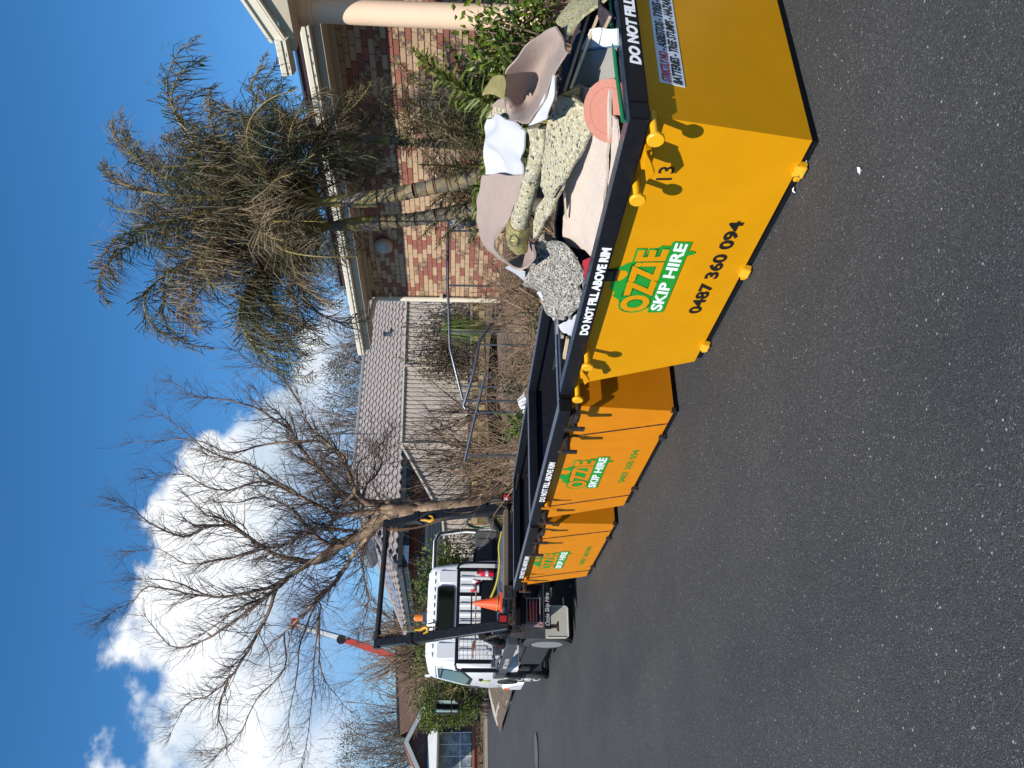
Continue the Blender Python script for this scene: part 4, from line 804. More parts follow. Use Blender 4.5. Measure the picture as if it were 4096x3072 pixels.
cloth('underlay_sheet', 'topspeck', M['c_under2'], 'yellowish underlay sheet curling over the back right of the heap', 'underlay', seed=12, thick=.014)
cloth('underlay_sheet', 'heap', M['c_fleck'], 'rumpled black and cream fleck underlay at the left of the heap', 'underlay', seed=13, thick=.016, noise=.020, n=8)
cloth('underlay_sheet', 'heapcurl', M['c_fleck'], 'small curled lip of fleck underlay by the rim', 'underlay', seed=14)
cloth('carpet_offcut', 'w1', M['c_white'], 'white backing strip showing behind the fleck underlay', 'carpet', seed=15)
cloth('carpet_offcut', 'w2', M['c_white'], 'white corner hanging to the rim at the left end of the heap', 'carpet', seed=16)
cloth('carpet_offcut', 'w3', M['c_white'], 'white backing edge peeping out below the big taupe curl', 'carpet', seed=17)
cloth('carpet_offcut', 'tan', M['c_tan'], 'torn tan carpet scrap at the back left of the heap', 'carpet', seed=18)
cloth('cloth_scrap', 'red', M['c_red'], 'dark red cloth corner over the front rim', 'cloth', seed=19)
cloth('foil_offcut', 'golddome', M['foil'], 'curled gold foil offcut at the top of the heap', 'foil', seed=20, thick=.004)
cloth('carpet_offcut', 'smallbrown', M['c_brown'], 'small taupe scrap below the gold foil curl', 'carpet', seed=21)
cloth('underlay_sheet', 'smallspeck', M['c_under'], 'small speckled foam scrap against the white backing', 'underlay', seed=22)
cloth('foil_offcut', 'goldflap', M['foil'], 'olive gold foil flap under the right end of the speckled underlay', 'foil', seed=23, thick=.004)
cloth('foil_offcut', 'goldflap2', M['foil'], 'small gold foil flap on the cream carpet', 'foil', seed=24, thick=.004)
ur = empty('underlay_roll', label='speckled underlay roll ending in a printed gold foil face', cat='underlay', group=G_); ur.matrix_world = SM.copy()
def flat_tube(pts, ra, n=14, sq=.75):
    b = MB(); P = smooth_path(pts, 6); k = len(P); rs = [ra[0]+(ra[1]-ra[0])*i/(k-1) for i in range(k)]; b.tube(P, [r_*(1+.06*math.sin(i*1.7)) for i, r_ in enumerate(rs)], n); return b
flat_tube(DEB['uroll'], (.040, .062)).build('roll', M['c_under'], ur, smooth=70)
flat_tube(DEB['uroll2'], (.030, .045)).build('fold', M['c_under'], ur, smooth=70)
P = smooth_path(DEB['foil'], 5); b = MB(); b.tube(P, [.070, .074, .076, .078, .078, .076, .074, .073, .072, .070, .068, .066, .064, .06, .055, .05][:len(P)], 12)
rr = random.Random(8); b.v = [(x+rr.uniform(-.006, .006), y+rr.uniform(-.006, .006), z+rr.uniform(-.006, .006)) for x, y, z in b.v]; fo = b.build('foil_face', M['foil'], ur, smooth=30)
c = Vector(DEB['foil'][1])+Vector((-.076, -.01, .022)); b = MB(); b.tube([c+Vector((.012*math.sin(a)*.6, .058*math.cos(a), .028*math.sin(a))) for a in [2*math.pi*k/20 for k in range(21)]], .003, 5, caps=False); b.build('printed_ring', M['grey_letter'], fo)
letters('foil_lettering', 'TRED', .030, M['grey_letter'], fo, c+Vector((-.002, .045, -.045)), (0, -1, 0), (.2, 0, 1), bold=.0004, width=.075)
for i, (p, q) in enumerate(DEB['sticks']):
    b = MB(); b.bar(p, q, .030 if i < 2 else .012, .014); o = link('timber_strip', b.mesh('timber_strip', M['pine'])); o.matrix_world = SM.copy()
    tag(o, ['upper long pine strip lying over the right of the heap', 'lower long pine strip beside the woven carpet', 'short pine splinter on the dark carpet'][i], 'timber', 'timber strips in the nearest skip')
for i, (p, q) in enumerate(DEB['stick2'][:1]):
    b = MB(); b.bar(p, q, .022, .012); o = link('timber_strip', b.mesh('timber_strip', M['pine'])); o.matrix_world = SM.copy(); tag(o, 'short pine strip on the cream carpet', 'timber', 'timber strips in the nearest skip')
for i, (p, q) in enumerate(DEB['planks']):
    b = MB(); b.bar(p, q, (.06, .04, .035, .03)[i], .022); o = link('plank', b.mesh('plank', M['grey_wood'] if i < 2 else M['pine'], bevel=.002)); o.matrix_world = SM.copy()
    tag(o, ['grey weathered plank at the far end of the nearest skip', 'short plank tucked under the white carpet corner', 'thin pine batten poking over the far rim corner', 'yellowed batten across the far end of the skip'][i], 'timber', 'offcuts at the far end of the nearest skip')
for i, (p, q) in enumerate(DEB['bars']):
    b = MB(); b.tube([p, Vector(p).lerp(Vector(q), .5)+Vector((0, 0, .01)), q], .013, 8); o = link('pipe_offcut', b.mesh('pipe_offcut', M['rubber'], smooth=50)); o.matrix_world = SM.copy()
    tag(o, ['long black pipe at the far end of the nearest skip', 'black pipe leaning on the front rim of the nearest skip', 'short black pipe resting on the rim near the far lugs'][i], 'pipe', 'offcuts at the far end of the nearest skip')
b = MB(); b.tube(smooth_path([(-.06, -.125, .978), (.3, -.118, .985), (.75, -.112, .984), (1.45, -.10, .985)], 4), .011, 8); o = link('garden_stake', b.mesh('garden_stake', mat('green_plastic_stake', (0.008, 0.15, 0.05), 0.35, coat=.3), smooth=50)); o.matrix_world = SM.copy(); tag(o, 'green plastic garden stake lying along the end rim', 'stake')
# terracotta saucer
sa = empty('plant_saucer', label='terracotta plastic planter dish jammed against the corner of the rim', cat='plant pot')
rm = Euler((R(24), R(-46), 0)).to_matrix().to_4x4(); sa.matrix_world = SM @ Matrix.Translation((.17, .03, 1.0)) @ rm @ Matrix.Scale(.66, 4)
b = MB(); b.lathe([(0, -.045), (.135, -.045), (.148, -.035), (.160, .0), (.166, .004), (.166, -.004), (.172, -.004), (.176, .0)], n=36); b.build('dish', M['terracotta'], sa, smooth=40)
b = MB(); b.lathe([(.128, -.042), (.136, -.030), (.132, -.030), (.124, -.042)], n=36); b.build('inner_ring', M['terracotta'], sa, smooth=40)
b = MB(); b.lathe([(.176, .0), (.186, .002), (.186, -.012), (.176, -.012)], n=36)
for k in range(14):
    a = 2*math.pi*k/14; b.cbox((.20*math.cos(a), .20*math.sin(a), -.004), .034, .030, .010, Matrix.Rotation(a, 3, 'Z'))
b.lathe([(.214, .002), (.224, .002), (.224, -.012), (.214, -.012)], n=36); b.build('slotted_rim', M['terracotta'], sa)
# ------------------------------------------------------------------ garden ground
M['soil'] = mat('dry_garden_mulch', (0.085, 0.055, 0.034), 0.95, var=0.5, vscale=4, bump=0.9, bscale=22, col2=(0.15, 0.11, 0.075))
M['concrete'] = mat('weathered_concrete', (0.27, 0.265, 0.25), 0.85, var=0.15, vscale=2, bump=0.1, bscale=60)
M['kerb'] = mat('pale_concrete_kerb', (0.42, 0.38, 0.31), 0.85, var=0.12, vscale=3, bump=0.08, bscale=50)
GX = [4.78, 5.0, 5.5, 6.1, 6.8, 7.5, 8.2, 9.0, 9.9, 12.0]
GZ = [0.04, 0.06, 0.16, 0.34, 0.56, 0.74, 0.83, 0.86, 0.88, 0.92]
def garden_z(x):
    for i in range(len(GX)-1):
        if x <= GX[i+1]: return lerp(GZ[i], GZ[i+1], max(0, (x-GX[i])/(GX[i+1]-GX[i])))
    return GZ[-1]
rg = random.Random(3); b = MB()
b.sheet([[(x, y, garden_z(x)+(rg.uniform(-.035, .035) if 4.9 < x < 9.5 else 0)) for x in GX] for y in [0.5+0.5*k for k in range(27)]])
tag(b.build('garden_bed', M['soil'], smooth=60), kind='structure')
b = MB(); b.sheet([[(x, y, z) for x, z in ((4.78, 0.0), (5.4, .03), (7, .12), (9, .30), (11, .52), (16, .62))] for y in (13.4, 15, 17, 18.3)])
tag(b.build('driveway', M['concrete'], smooth=60), kind='structure')
b = MB(); b.sheet([[(x, y, z) for x, z in ((4.78, 0.0), (6, .25), (8, .80), (14, 1.0), (24, 1.2))] for y in (18.25, 19, 24, 32)])
tag(b.build('neighbour_ground', M['soil'], smooth=60), kind='structure')
b = MB(); b.sheet([[(x, y, .92) for x in (9.76, 13, 40)] for y in (-4, 8, 13.4)]); b.sheet([[(11, 13.4, .92), (40, 13.4, .92)], [(11, 18.3, .92), (40, 18.3, .92)]]); tag(b.build('house_ground', M['soil']), kind='structure')
for k in range(14):
    q = MB(); y = -1.5+k*1.42; x = 4.55
    q.prism([(x, gz(x)-.05), (x+.02, gz(x)+.02), (x+.13, gz(x)+.115), (x+.28, gz(x)+.13), (x+.28, gz(x)-.1)], y+.004, y+1.416, 'XZ')
    tag(q.build('kerb', M['kerb']), kind='structure')

# ------------------------------------------------------------------ brick house
M['brick_cream'] = mat('cream_brick', (0.46, 0.315, 0.195), 0.85, var=0.16, vscale=9, bump=0.25, bscale=70, objrand=0.12)
M['brick_red'] = mat('red_brick', (0.27, 0.098, 0.068), 0.85, var=0.18, vscale=9, bump=0.25, bscale=70, objrand=0.15)
M['brick_dark'] = mat('mottled_brown_brick', (0.16, 0.095, 0.080), 0.85, var=0.25, vscale=14, bump=0.25, bscale=70, col2=(0.42, 0.28, 0.15), objrand=0.12)
M['mortar'] = mat('grey_mortar', (0.36, 0.33, 0.30), 0.95, var=0.1, bump=0.2, bscale=90)
M['cream'] = mat('cream_painted_metal', (0.66, 0.62, 0.50), 0.45, var=0.04, vscale=2)
M['cream_dk'] = mat('beige_fascia_paint', (0.46, 0.41, 0.31), 0.5, var=0.05)
M['soffit'] = mat('cream_soffit_sheet', (0.60, 0.56, 0.46), 0.7, var=0.04)
M['roof_brown'] = mat('dark_brown_metal_roof', (0.055, 0.028, 0.028), 0.5, var=0.1)
M['peach'] = mat('peach_render', (0.78, 0.57, 0.40), 0.75, var=0.04, vscale=2, bump=0.06, bscale=90)
house = empty('brick_house', (9.75, 6, 0.9), label='multicoloured brick house with cream gutters behind the palms', cat='house')
def P_(b, name, m, parent, **k):
    o = b.build(name, m, parent, **k); o.matrix_parent_inverse = Matrix.Translation(parent.location).inverted(); return o
WX = 9.75
b = MB(); b.box(WX+.012, WX+.24, 3.0, 12.25, 0.75, 3.60); wall = P_(b, 'wall', M['mortar'], house)
b = MB(); b.box(WX+.24, WX+6, 12.0, 12.238, 0.75, 3.60); P_(b, 'side_wall', M['brick_red'], house)
rb_ = random.Random(11)
BL, BH, PL, PH = 0.230, 0.076, 0.240, 0.086
bm_ = {}
def brick_mesh(kind, L):
    key = (kind, round(L, 3))
    if key not in bm_:
        q = MB(); q.box(-.02, .0, -L/2, L/2, -BH/2, BH/2); q.v = [(x-.006 if False else x, y, z) for x, y, z in q.v]
        bm_[key] = q.mesh('brick', M[kind], bevel=0.004)
    return bm_[key]
cells = []
nrow = 30
for r_ in range(nrow):
    z = 0.80+r_*PH+PH/2; off = (r_ % 2)*0.5*PL; y = 3.05+off
    while y < 12.245:
        L = min(BL, 12.245-y)
        if L > .04: cells.append((y+L/2, z, L, r_))
        y += PL
def kind_of(rr):
    v = rr.random(); return 'brick_cream' if v < .47 else ('brick_red' if v < .77 else 'brick_dark')
vis = [c for c in cells if c[0] > 5.9 and c[1] > 1.40]
vis.sort(key=lambda c: abs(c[0]-6.0)*0.9 - (0.8 if 1.6 < c[1] < 3.3 else 0) + (3.0 if c[1] > 3.36 else 0))
near = set(id(c) for c in vis[:300]); rest = {'brick_cream': MB(), 'brick_red': MB(), 'brick_dark': MB()}
for c in cells:
    kd = kind_of(rb_); dx = rb_.uniform(-.003, .003)
    if id(c) in near:
        o = link('brick', brick_mesh(kd, c[2]), wall, (WX+.006+dx, c[0], c[1])); o.matrix_parent_inverse = Matrix.Identity(4)
    else: rest[kd].box(WX-.014+dx, WX+.006+dx, c[0]-c[2]/2, c[0]+c[2]/2, c[1]-BH/2, c[1]+BH/2)
o0 = len(rest['brick_cream'].v); allb = MB()
for i, kd in enumerate(('brick_cream', 'brick_red', 'brick_dark')): allb.add(rest[kd].v, rest[kd].f, i)
o = allb.raw('bricks', [M['brick_cream'], M['brick_red'], M['brick_dark']], wall); o['kind'] = 'stuff'
# red end bricks seen past the downpipe
q = MB()
for r_ in range(nrow):
    z = 0.80+r_*PH+PH/2; q.box(WX-.006, WX+.10, 12.245, 12.262, z-BH/2, z+BH/2); q.box(WX+.11, WX+.34, 12.245, 12.262, z-BH/2, z+BH/2)
o = q.raw('bricks', M['brick_red'], wall); o['kind'] = 'stuff'
# bottom clutter-free plinth handled by garden; eaves
b = MB(); b.box(9.16, WX+.3, 3.0, 12.45, 3.445, 3.462); P_(b, 'soffit', M['soffit'], house)
for k in range(5):
    b = MB(); b.box(9.17, WX-.02, 3.9+k*1.8, 3.915+k*1.8, 3.438, 3.446); P_(b, 'soffit_batten', M['cream_dk'], house)
b = MB(); b.box(9.135, 9.16, 3.0, 13.18, 3.43, 3.60); P_(b, 'fascia', M['cream_dk'], house)
b = MB(); b.box(9.66, WX-.001, 3.0, 12.24, 3.36, 3.445); P_(b, 'wall_beam', M['cream_dk'], house)
b = MB(); b.prism([(9.135, 3.545), (9.06, 3.545), (9.035, 3.565), (9.035, 3.60), (9.020, 3.610), (9.020, 3.665), (9.035, 3.68), (9.05, 3.68), (9.05, 3.60), (9.135, 3.575)], 3.0, 13.22, 'XZ'); gu = P_(b, 'gutter', M['cream'], house)
b = MB()
for k in range(52): b.box(9.0335, 9.036, 3.3+k*.19, 3.345+k*.19, 3.578, 3.588)
o = b.build('gutter_slot', M['rubber'], gu); o['kind'] = 'stuff'
b = MB(); b.box(9.16, 9.66, 12.46, 13.12, 3.42, 3.59); P_(b, 'eave_box', M['cream_dk'], house)
b = MB(); b.lathe([(0, 0), (.10, .01), (.12, .05), (.12, .08), (0, .1)], c=(9.32, 12.46, 3.47), axis='Y', n=14); P_(b, 'rainhead', M['soffit'], house, smooth=40)
b = MB(); b.tube([(9.30, 12.52, 3.45), (9.45, 12.40, 3.36), (9.63, 12.22, 3.31), (9.66, 12.19, 3.24)], .048, 12); b.tube([(9.66, 12.19, 3.27), (9.66, 12.19, .82)], .048, 12); dpip = P_(b, 'downpipe', M['cream'], house, smooth=40)
for z in (3.0, 2.02, 1.2):
    b = MB(); b.box(9.63, 9.75, 12.10, 12.145, z-.03, z+.03); o = b.build('pipe_clip', M['cream'], dpip)
b = MB(); b.add([(9.14, 3.0, 3.665), (9.14, 11.2, 3.665), (12.5, 11.2, 4.05), (12.5, 3.0, 4.05), (9.14, 3.0, 3.785), (9.14, 11.2, 3.785), (12.5, 11.2, 4.17), (12.5, 3.0, 4.17)], [(0, 1, 2, 3), (7, 6, 5, 4), (0, 4, 5, 1), (1, 5, 6, 2), (2, 6, 7, 3), (3, 7, 4, 0)]); P_(b, 'roof', M['roof_brown'], house)
b = MB(); b.box(9.11, 9.16, 3.0, 11.22, 3.786, 3.812); P_(b, 'roof_trim', M['galv'], house)
b = MB(); b.lathe([(0, -.10), (.09, -.09), (.155, -.04), (.165, .04), (.12, .09), (0, .10)], c=(9.64, 10.68, 3.02), axis='X', n=18); P_(b, 'wall_lamp', mat('frosted_lamp_glass', (0.40, 0.40, 0.36), 0.3), house, smooth=50)
# tap plate seen between the leaves
b = MB(); b.lathe([(0, 0), (.07, .0), (.07, .03), (.05, .04), (.05, .05), (0, .05)], c=(WX-.01, 7.9, 1.55), axis='X', n=16, rot=Matrix.Diagonal((-1, 1, 1))); P_(b, 'meter_cover', mat('white_plastic', (0.7, 0.72, 0.75), 0.4), house, smooth=40)

# porch with its gable and column
porch = empty('porch', (8.2, 5.0, 0.85), label='gabled porch corner with stepped cream fascia on a round peach column', cat='porch')
b = MB(); b.lathe([(.165, .80), (.165, .90), (.15, .905), (.15, .95), (.146, .96), (.142, 1.4), (.130, 3.15), (.128, 3.30), (.15, 3.31), (.152, 3.345), (.138, 3.36), (.17, 3.40), (.17, 3.455)], c=(8.215, 5.29, 0), n=28); P_(b, 'column', M['peach'], porch, smooth=35)
GF = 7.68
def gable(y, z): return (y, z)
pitch = -.43
def rake(x0, x1, z_off, h_, yA=4.0, yB=5.27):
    zA = 4.225+z_off; zB = zA + (yB-yA)*pitch
    return [(yA, zA), (yB, zB), (yB, zB-h_), (yA, zA-h_)]
b = MB(); b.prism(rake(0, 0, 0.0, .115, 3.2, 5.27), GF-.035, GF+.9, 'YZ') if False else b.prism([(3.2, 4.57), (5.27, 3.68), (5.27, 3.565), (3.2, 4.455)], GF-.035, GF, 'YZ'); P_(b, 'barge_board', M['cream'], porch)
b = MB(); b.prism([(3.2, 4.44), (5.25, 3.555), (5.25, 3.535), (3.2, 4.42)], GF-.05, GF, 'YZ'); P_(b, 'barge_bead', M['cream'], porch)
b = MB(); b.prism([(3.2, 4.60), (5.30, 3.70), (5.30, 3.665), (3.2, 4.565)], GF-.06, GF+1.2, 'YZ'); P_(b, 'roof_sheet', M['cream'], porch)
b = MB(); b.prism([(3.2, 4.41), (5.10, 3.59), (5.45, 3.575), (5.45, 3.455), (3.2, 3.455)], GF+.03, GF+.05, 'YZ'); P_(b, 'gable_panel', M['cream_dk'], porch)
b = MB(); b.box(GF+.05, 8.95, 3.2, 5.45, 3.455, 3.475); P_(b, 'soffit', M['soffit'], porch)
b = MB(); b.prism([(5.43, 3.475), (5.45, 3.475), (5.45, 3.575), (5.43, 3.575)], GF+.05, 8.95, 'YZ'); P_(b, 'side_fascia', M['cream_dk'], porch)
b = MB(); b.prism([(GF-.03, 3.52), (GF-.055, 3.535), (GF-.055, 3.57), (GF-.07, 3.585), (GF-.07, 3.635), (GF-.05, 3.65), (GF+.04, 3.65), (GF+.04, 3.50)], 5.27, 5.70, 'XZ'); P_(b, 'gutter_return', M['cream'], porch)
b = MB()
for y in (5.42, 5.58): b.box(GF-.0565, GF-.054, y, y+.045, 3.548, 3.556)
o = P_(b, 'gutter_slot', M['rubber'], porch)

# ------------------------------------------------------------------ handrails up the garden steps
def rail(name, pts, posts, label):
    o = empty(name, pts[0], label=label, cat='handrail', group='galvanised garden handrails')
    b = MB(); b.tube(pts, .021, 10); P_(b, 'rail', M['galv'], o, smooth=40)
    for (x, y, z0, z1) in posts:
        b = MB(); b.tube([(x, y, z0), (x, y, z1)], .015, 8); P_(b, 'post', M['galv'], o, smooth=40)
    return o
rail('handrail', [(8.52, 8.72, 1.66), (8.56, 8.78, 1.80), (8.50, 8.86, 1.842), (7.72, 9.36, 1.842), (6.90, 9.88, 1.80), (6.24, 10.28, 1.60), (6.18, 10.31, 1.50)],
     [(8.40, 8.92, .80, 1.82), (7.70, 9.37, .72, 1.82), (7.10, 9.74, .6, 1.80), (6.40, 10.18, .4, 1.64)], 'far galvanised handrail running level past the brick wall then down')
rail('handrail', [(7.40, 9.05, .86), (6.40, 8.98, 1.373), (6.012, 9.25, 1.46), (5.637, 9.474, 1.589), (5.60, 9.50, 1.56)], [(6.35, 9.0, .4, 1.36), (5.70, 9.44, .2, 1.56)], 'middle galvanised handrail rising leftwards behind the twiggy bushes')
rail('handrail', [(5.98, 9.24, 1.20), (6.02, 9.21, 1.284), (5.449, 9.582, 1.444), (4.984, 9.886, 1.564)], [(5.55, 9.5, .15, 1.41), (5.05, 9.84, .05, 1.54)], 'near galvanised handrail with a bent down end among the leaves')

# ------------------------------------------------------------------ sheet metal fence on a block wall
M['fence'] = mat('beige_fence_sheet', (0.50, 0.435, 0.37), 0.5, var=0.05, vscale=1.5)
M['fence_rail'] = mat('cream_fence_rail', (0.60, 0.54, 0.44), 0.5, var=0.05)
fence = empty('sheet_metal_fence', (10.25, 19.336, 1.41), label='beige ribbed sheet metal fence stepping down beside the tiled roof house', cat='fence')
fd = Vector((-.9682, .2501, 0)); fn = Vector((-.2501, -.9682, 0)); F0 = Vector((10.25, 19.336, 0))
def fpt(s, z, d=0.0): p = F0 + fd*s + fn*d; return (p.x, p.y, z)
def fpanel(s0, s1, zt0, zt1, zb0, zb1):
    n = int(round((s1-s0)/.124)); prof = []
    for i in range(n):
        s = s0+(s1-s0)*i/n; w = (s1-s0)/n
        prof += [(s, .0), (s+w*.62, .0), (s+w*.72, .035), (s+w*.92, .035)]
    prof.append((s1, 0.0))
    q = MB(); q.sheet([[fpt(s, lerp(zt0, zt1, (s-s0)/(s1-s0)), -d) for s, d in prof], [fpt(s, lerp(zb0, zb1, (s-s0)/(s1-s0)), -d) for s, d in prof]], .004); P_(q, 'fence_sheet', M['fence'], fence)
    q = MB(); q.bar(fpt(s0, zt0, .02), fpt(s1, zt1, .02), .055, .05); P_(q, 'top_rail', M['fence_rail'], fence)
    q = MB(); q.bar(fpt(s0, zb0+.02, .02), fpt(s1, zb1+.02, .02), .05, .05); P_(q, 'bottom_rail', M['fence_rail'], fence)
fpanel(-4.55, -2.30, 3.22, 3.22, 1.40, 1.40); fpanel(-2.24, -.03, 3.22, 3.22, 1.40, 1.40)
fpanel(.03, 2.0, 3.21, 2.06, 1.40, .85); fpanel(2.06, 3.6, 2.06, 1.9, .8, .5)
for s, zt in ((-4.55, 3.27), (-2.27, 3.27), (0.0, 3.27), (2.03, 2.1), (3.6, 1.95)):
    q = MB(); q.bar(fpt(s, .7, .03), fpt(s, zt, .03), .07, .075, up=(fn.x, fn.y, 0)); P_(q, 'fence_post', M['fence'], fence)
M['block'] = mat('honey_split_block', (0.42, 0.31, 0.15), 0.9, var=0.3, vscale=7, bump=0.6, bscale=30, objrand=0.15)
M['block_fill'] = mat('gravel_fill', (0.20, 0.15, 0.075), 0.95, var=0.6, vscale=26, bump=0.9, bscale=50)
rw = empty('block_retaining_wall', (10.25, 18.7, .5), label='honey coloured open block retaining wall below the beige fence', cat='wall')
bm2 = MB(); bm2.cbox((0, 0, 0), .20, .16, .172); bme = bm2.mesh('block', M['block'], bevel=0.012)
ang = math.atan2(fd.y, fd.x)
for c in range(5):
    q = MB(); d = .62-.11*c; zc = .46+.185*c
    q.bar(fpt(-4.6, zc, d-.14), fpt(2.2, zc, d-.14), .20, .18); P_(q, 'course', M['block_fill'], rw)
    for k in range(15):
        s = -4.5+k*.47+(c % 2)*.235
        if s > 2.1: continue
        p = fpt(s, zc+.003, d-.06); o = link('block', bme, rw, p, (0, 0, ang)); o.matrix_parent_inverse = Matrix.Translation(rw.location).inverted()
rb2 = MB(); rb2.bar(fpt(-4.6, 1.385, .1), fpt(2.1, 1.385, .1), .16, .05); P_(rb2, 'cap_bed', M['soil'], rw)
LIMBS = [[[[5.92,13.47,0.32],[5.93,13.52,1.1],[5.9,13.6,1.8],[5.88,13.64,2.26]],0.17,0.15],[[[5.88,13.63,2.18],[6.02,13.66,2.6],[6.05,13.76,3.05],[6.12,13.83,3.4],[6.26,13.84,3.76],[6.38,13.87,3.93],[6.56,13.85,4.1],[6.76,13.82,4.3],[6.99,13.78,4.5],[7.22,13.73,4.7],[7.49,13.65,4.86],[7.77,13.57,5.07],[7.99,13.54,5.32],[8.29,13.45,5.6]],0.095,0.012],[[[5.9,13.64,2.25],[5.89,13.59,2.62],[5.89,13.54,3.02],[5.92,13.46,3.28],[6.03,13.33,3.46],[6.26,13.11,3.58],[6.4,12.95,3.66],[6.55,12.78,3.71],[6.62,12.67,3.87],[6.77,12.51,4.08],[6.93,12.35,4.28],[7.11,12.16,4.4],[7.33,11.95,4.47]],0.075,0.01],[[[5.9,13.64,2.25],[5.86,13.66,2.8],[5.83,13.63,3.13],[5.79,13.63,3.46],[5.78,13.61,3.9],[5.85,13.52,4.11],[6.0,13.38,4.46],[6.22,13.22,4.87],[6.48,13.04,5.4],[6.56,12.96,5.82],[6.6,12.9,6.13]],0.07,0.012],[[[5.88,13.63,2.18],[5.83,13.75,2.81],[5.69,13.9,3.26],[5.55,14.05,3.49],[5.44,14.2,3.81],[5.27,14.35,4.04],[5.18,14.48,4.36],[5.24,14.49,4.64],[5.29,14.52,4.92],[5.48,14.47,5.34],[5.77,14.36,5.76],[5.95,14.3,6.04],[6.06,14.29,6.42],[6.36,14.17,6.75]],0.13,0.012],[[[5.76,13.82,3.04],[5.5,13.89,3.38],[5.31,13.93,3.76],[5.15,13.92,4.02],[4.94,13.96,4.34],[4.77,13.95,4.6],[4.56,13.97,4.8],[4.37,13.99,5.02],[4.25,13.96,5.27],[4.02,14.02,5.66],[3.79,14.07,5.96]],0.1,0.012],[[[5.72,13.83,3.1],[5.55,14.08,3.29],[5.31,14.4,3.59],[5.01,14.73,3.85],[4.79,15.02,4.14],[4.58,15.31,4.48],[4.33,15.63,4.82],[4.13,15.92,5.16],[3.93,16.2,5.47]],0.06,0.01],[[[5.58,14.04,3.26],[5.44,14.35,3.39],[5.18,14.73,3.46],[4.99,15.05,3.42],[4.75,15.4,3.37],[4.51,15.8,3.46],[4.26,16.2,3.62]],0.035,0.006],[[[5.21,14.51,3.68],[5.14,14.59,3.74],[4.88,14.82,4.0],[4.72,14.97,4.25],[4.65,15.05,4.33],[4.56,15.15,4.22],[4.39,15.36,4.3],[4.18,15.61,4.47]],0.039,0.007],[[[5.31,13.93,3.76],[5.36,13.82,3.89],[5.26,13.81,3.96],[5.36,13.66,4.18],[5.39,13.58,4.43],[5.23,13.62,4.66],[5.14,13.62,4.95],[5.04,13.59,5.31],[4.91,13.59,5.7],[4.88,13.51,6.0]],0.055,0.01],[[[5.62,13.98,3.38],[5.64,14.11,3.49],[5.72,14.22,3.86],[5.81,14.34,4.44],[6.14,14.29,4.79],[6.33,14.34,5.09],[6.47,14.42,5.47],[6.45,14.61,5.97],[6.52,14.76,6.43]],0.045,0.008],[[[5.79,13.62,3.68],[5.75,13.77,3.92],[5.67,13.93,4.05],[5.65,14.07,4.4],[5.63,14.18,4.55],[5.53,14.3,4.74]],0.043,0.03],[[[6.07,13.29,3.48],[5.93,13.65,3.84],[6.05,13.81,3.97],[6.29,13.9,3.98],[6.77,13.86,4.26],[7.0,13.91,4.62],[7.17,13.98,4.83]],0.035,0.008],[[[5.45,14.48,5.27],[5.75,14.18,5.82],[5.73,14.07,6.27],[5.53,14.07,6.65],[5.7,13.84,7.24],[5.89,13.66,7.49],[5.99,13.54,7.78]],0.04,0.004],[[[5.04,13.59,5.31],[5.07,14.05,5.98],[5.16,14.47,6.67],[5.53,14.71,7.27],[5.54,14.9,7.93]],0.02,0.004],[[[4.7,13.96,4.67],[4.53,14.11,5.17],[4.46,14.22,5.97],[4.71,14.12,6.69],[4.71,13.96,7.33]],0.044,0.004],[[[4.46,14.22,5.97],[4.52,14.22,6.46],[4.64,14.21,7.13],[4.44,14.37,7.41],[4.28,14.43,7.71],[4.14,14.35,7.79]],0.02,0.003],[[[4.59,13.97,4.77],[4.23,14.7,5.59],[3.98,15.36,6.38],[4.02,15.83,7.1],[4.54,15.75,7.66]],0.041,0.004],[[[4.53,13.97,4.84],[4.02,14.33,5.06],[3.48,14.72,5.43],[3.19,14.94,5.69],[2.96,15.13,6.05],[2.82,15.12,6.38],[2.37,15.27,6.61]],0.038,0.004],[[[4.23,15.78,4.99],[3.63,16.13,4.98],[3.16,16.44,5.48],[2.63,16.77,5.78],[2.3,17.08,6.17],[2.33,17.3,6.59]],0.02,0.004],[[[4.47,15.25,4.26],[3.69,15.43,4.3],[2.99,15.54,4.28],[2.33,15.61,4.31],[1.91,15.73,4.38]],0.02,0.004],[[[4.34,15.28,4.27],[3.52,15.9,4.22],[3.18,16.2,3.98],[2.9,16.6,3.71]],0.02,0.004],[[[6.04,13.35,4.53],[6.22,13.18,5.16],[6.07,13.21,5.73],[6.08,13.12,6.1],[6.22,12.91,6.45],[6.12,12.8,6.99]],0.029,0.004],[[[6.48,13.04,5.4],[6.88,13.29,6.24],[7.36,13.46,6.8],[7.87,13.51,7.49]],0.02,0.004],[[[7.54,13.64,4.9],[7.93,13.43,5.63],[8.09,13.38,6.39],[8.11,13.39,6.7],[8.5,13.45,7.29]],0.025,0.004],[[[7.18,12.09,4.42],[7.74,11.9,4.88],[7.93,11.96,5.27],[8.09,11.8,5.62]],0.02,0.004],[[[6.45,12.89,3.68],[6.88,12.87,4.16],[6.94,13.12,5.18],[6.91,13.41,5.91],[7.2,13.44,6.64],[7.21,13.59,7.77]],0.034,0.004],[[[4.71,14.98,4.26],[3.99,15.47,4.58],[3.27,15.93,4.69],[2.72,16.29,4.81],[2.4,16.64,4.78]],0.021,0.004],[[[3.19,14.94,5.69],[2.69,15.24,5.85],[2.25,15.47,5.69],[2.03,15.42,5.81]],0.02,0.003],[[[5.97,13.39,3.37],[6.31,13.5,3.34],[6.57,13.63,3.2],[6.88,13.74,3.12],[7.18,13.84,3.19],[7.45,13.9,3.05]],0.03,0.004],[[[5.79,13.63,3.46],[6.66,13.49,3.54],[7.0,13.68,3.39],[7.35,13.85,3.16],[7.73,13.95,2.97]],0.02,0.003]]
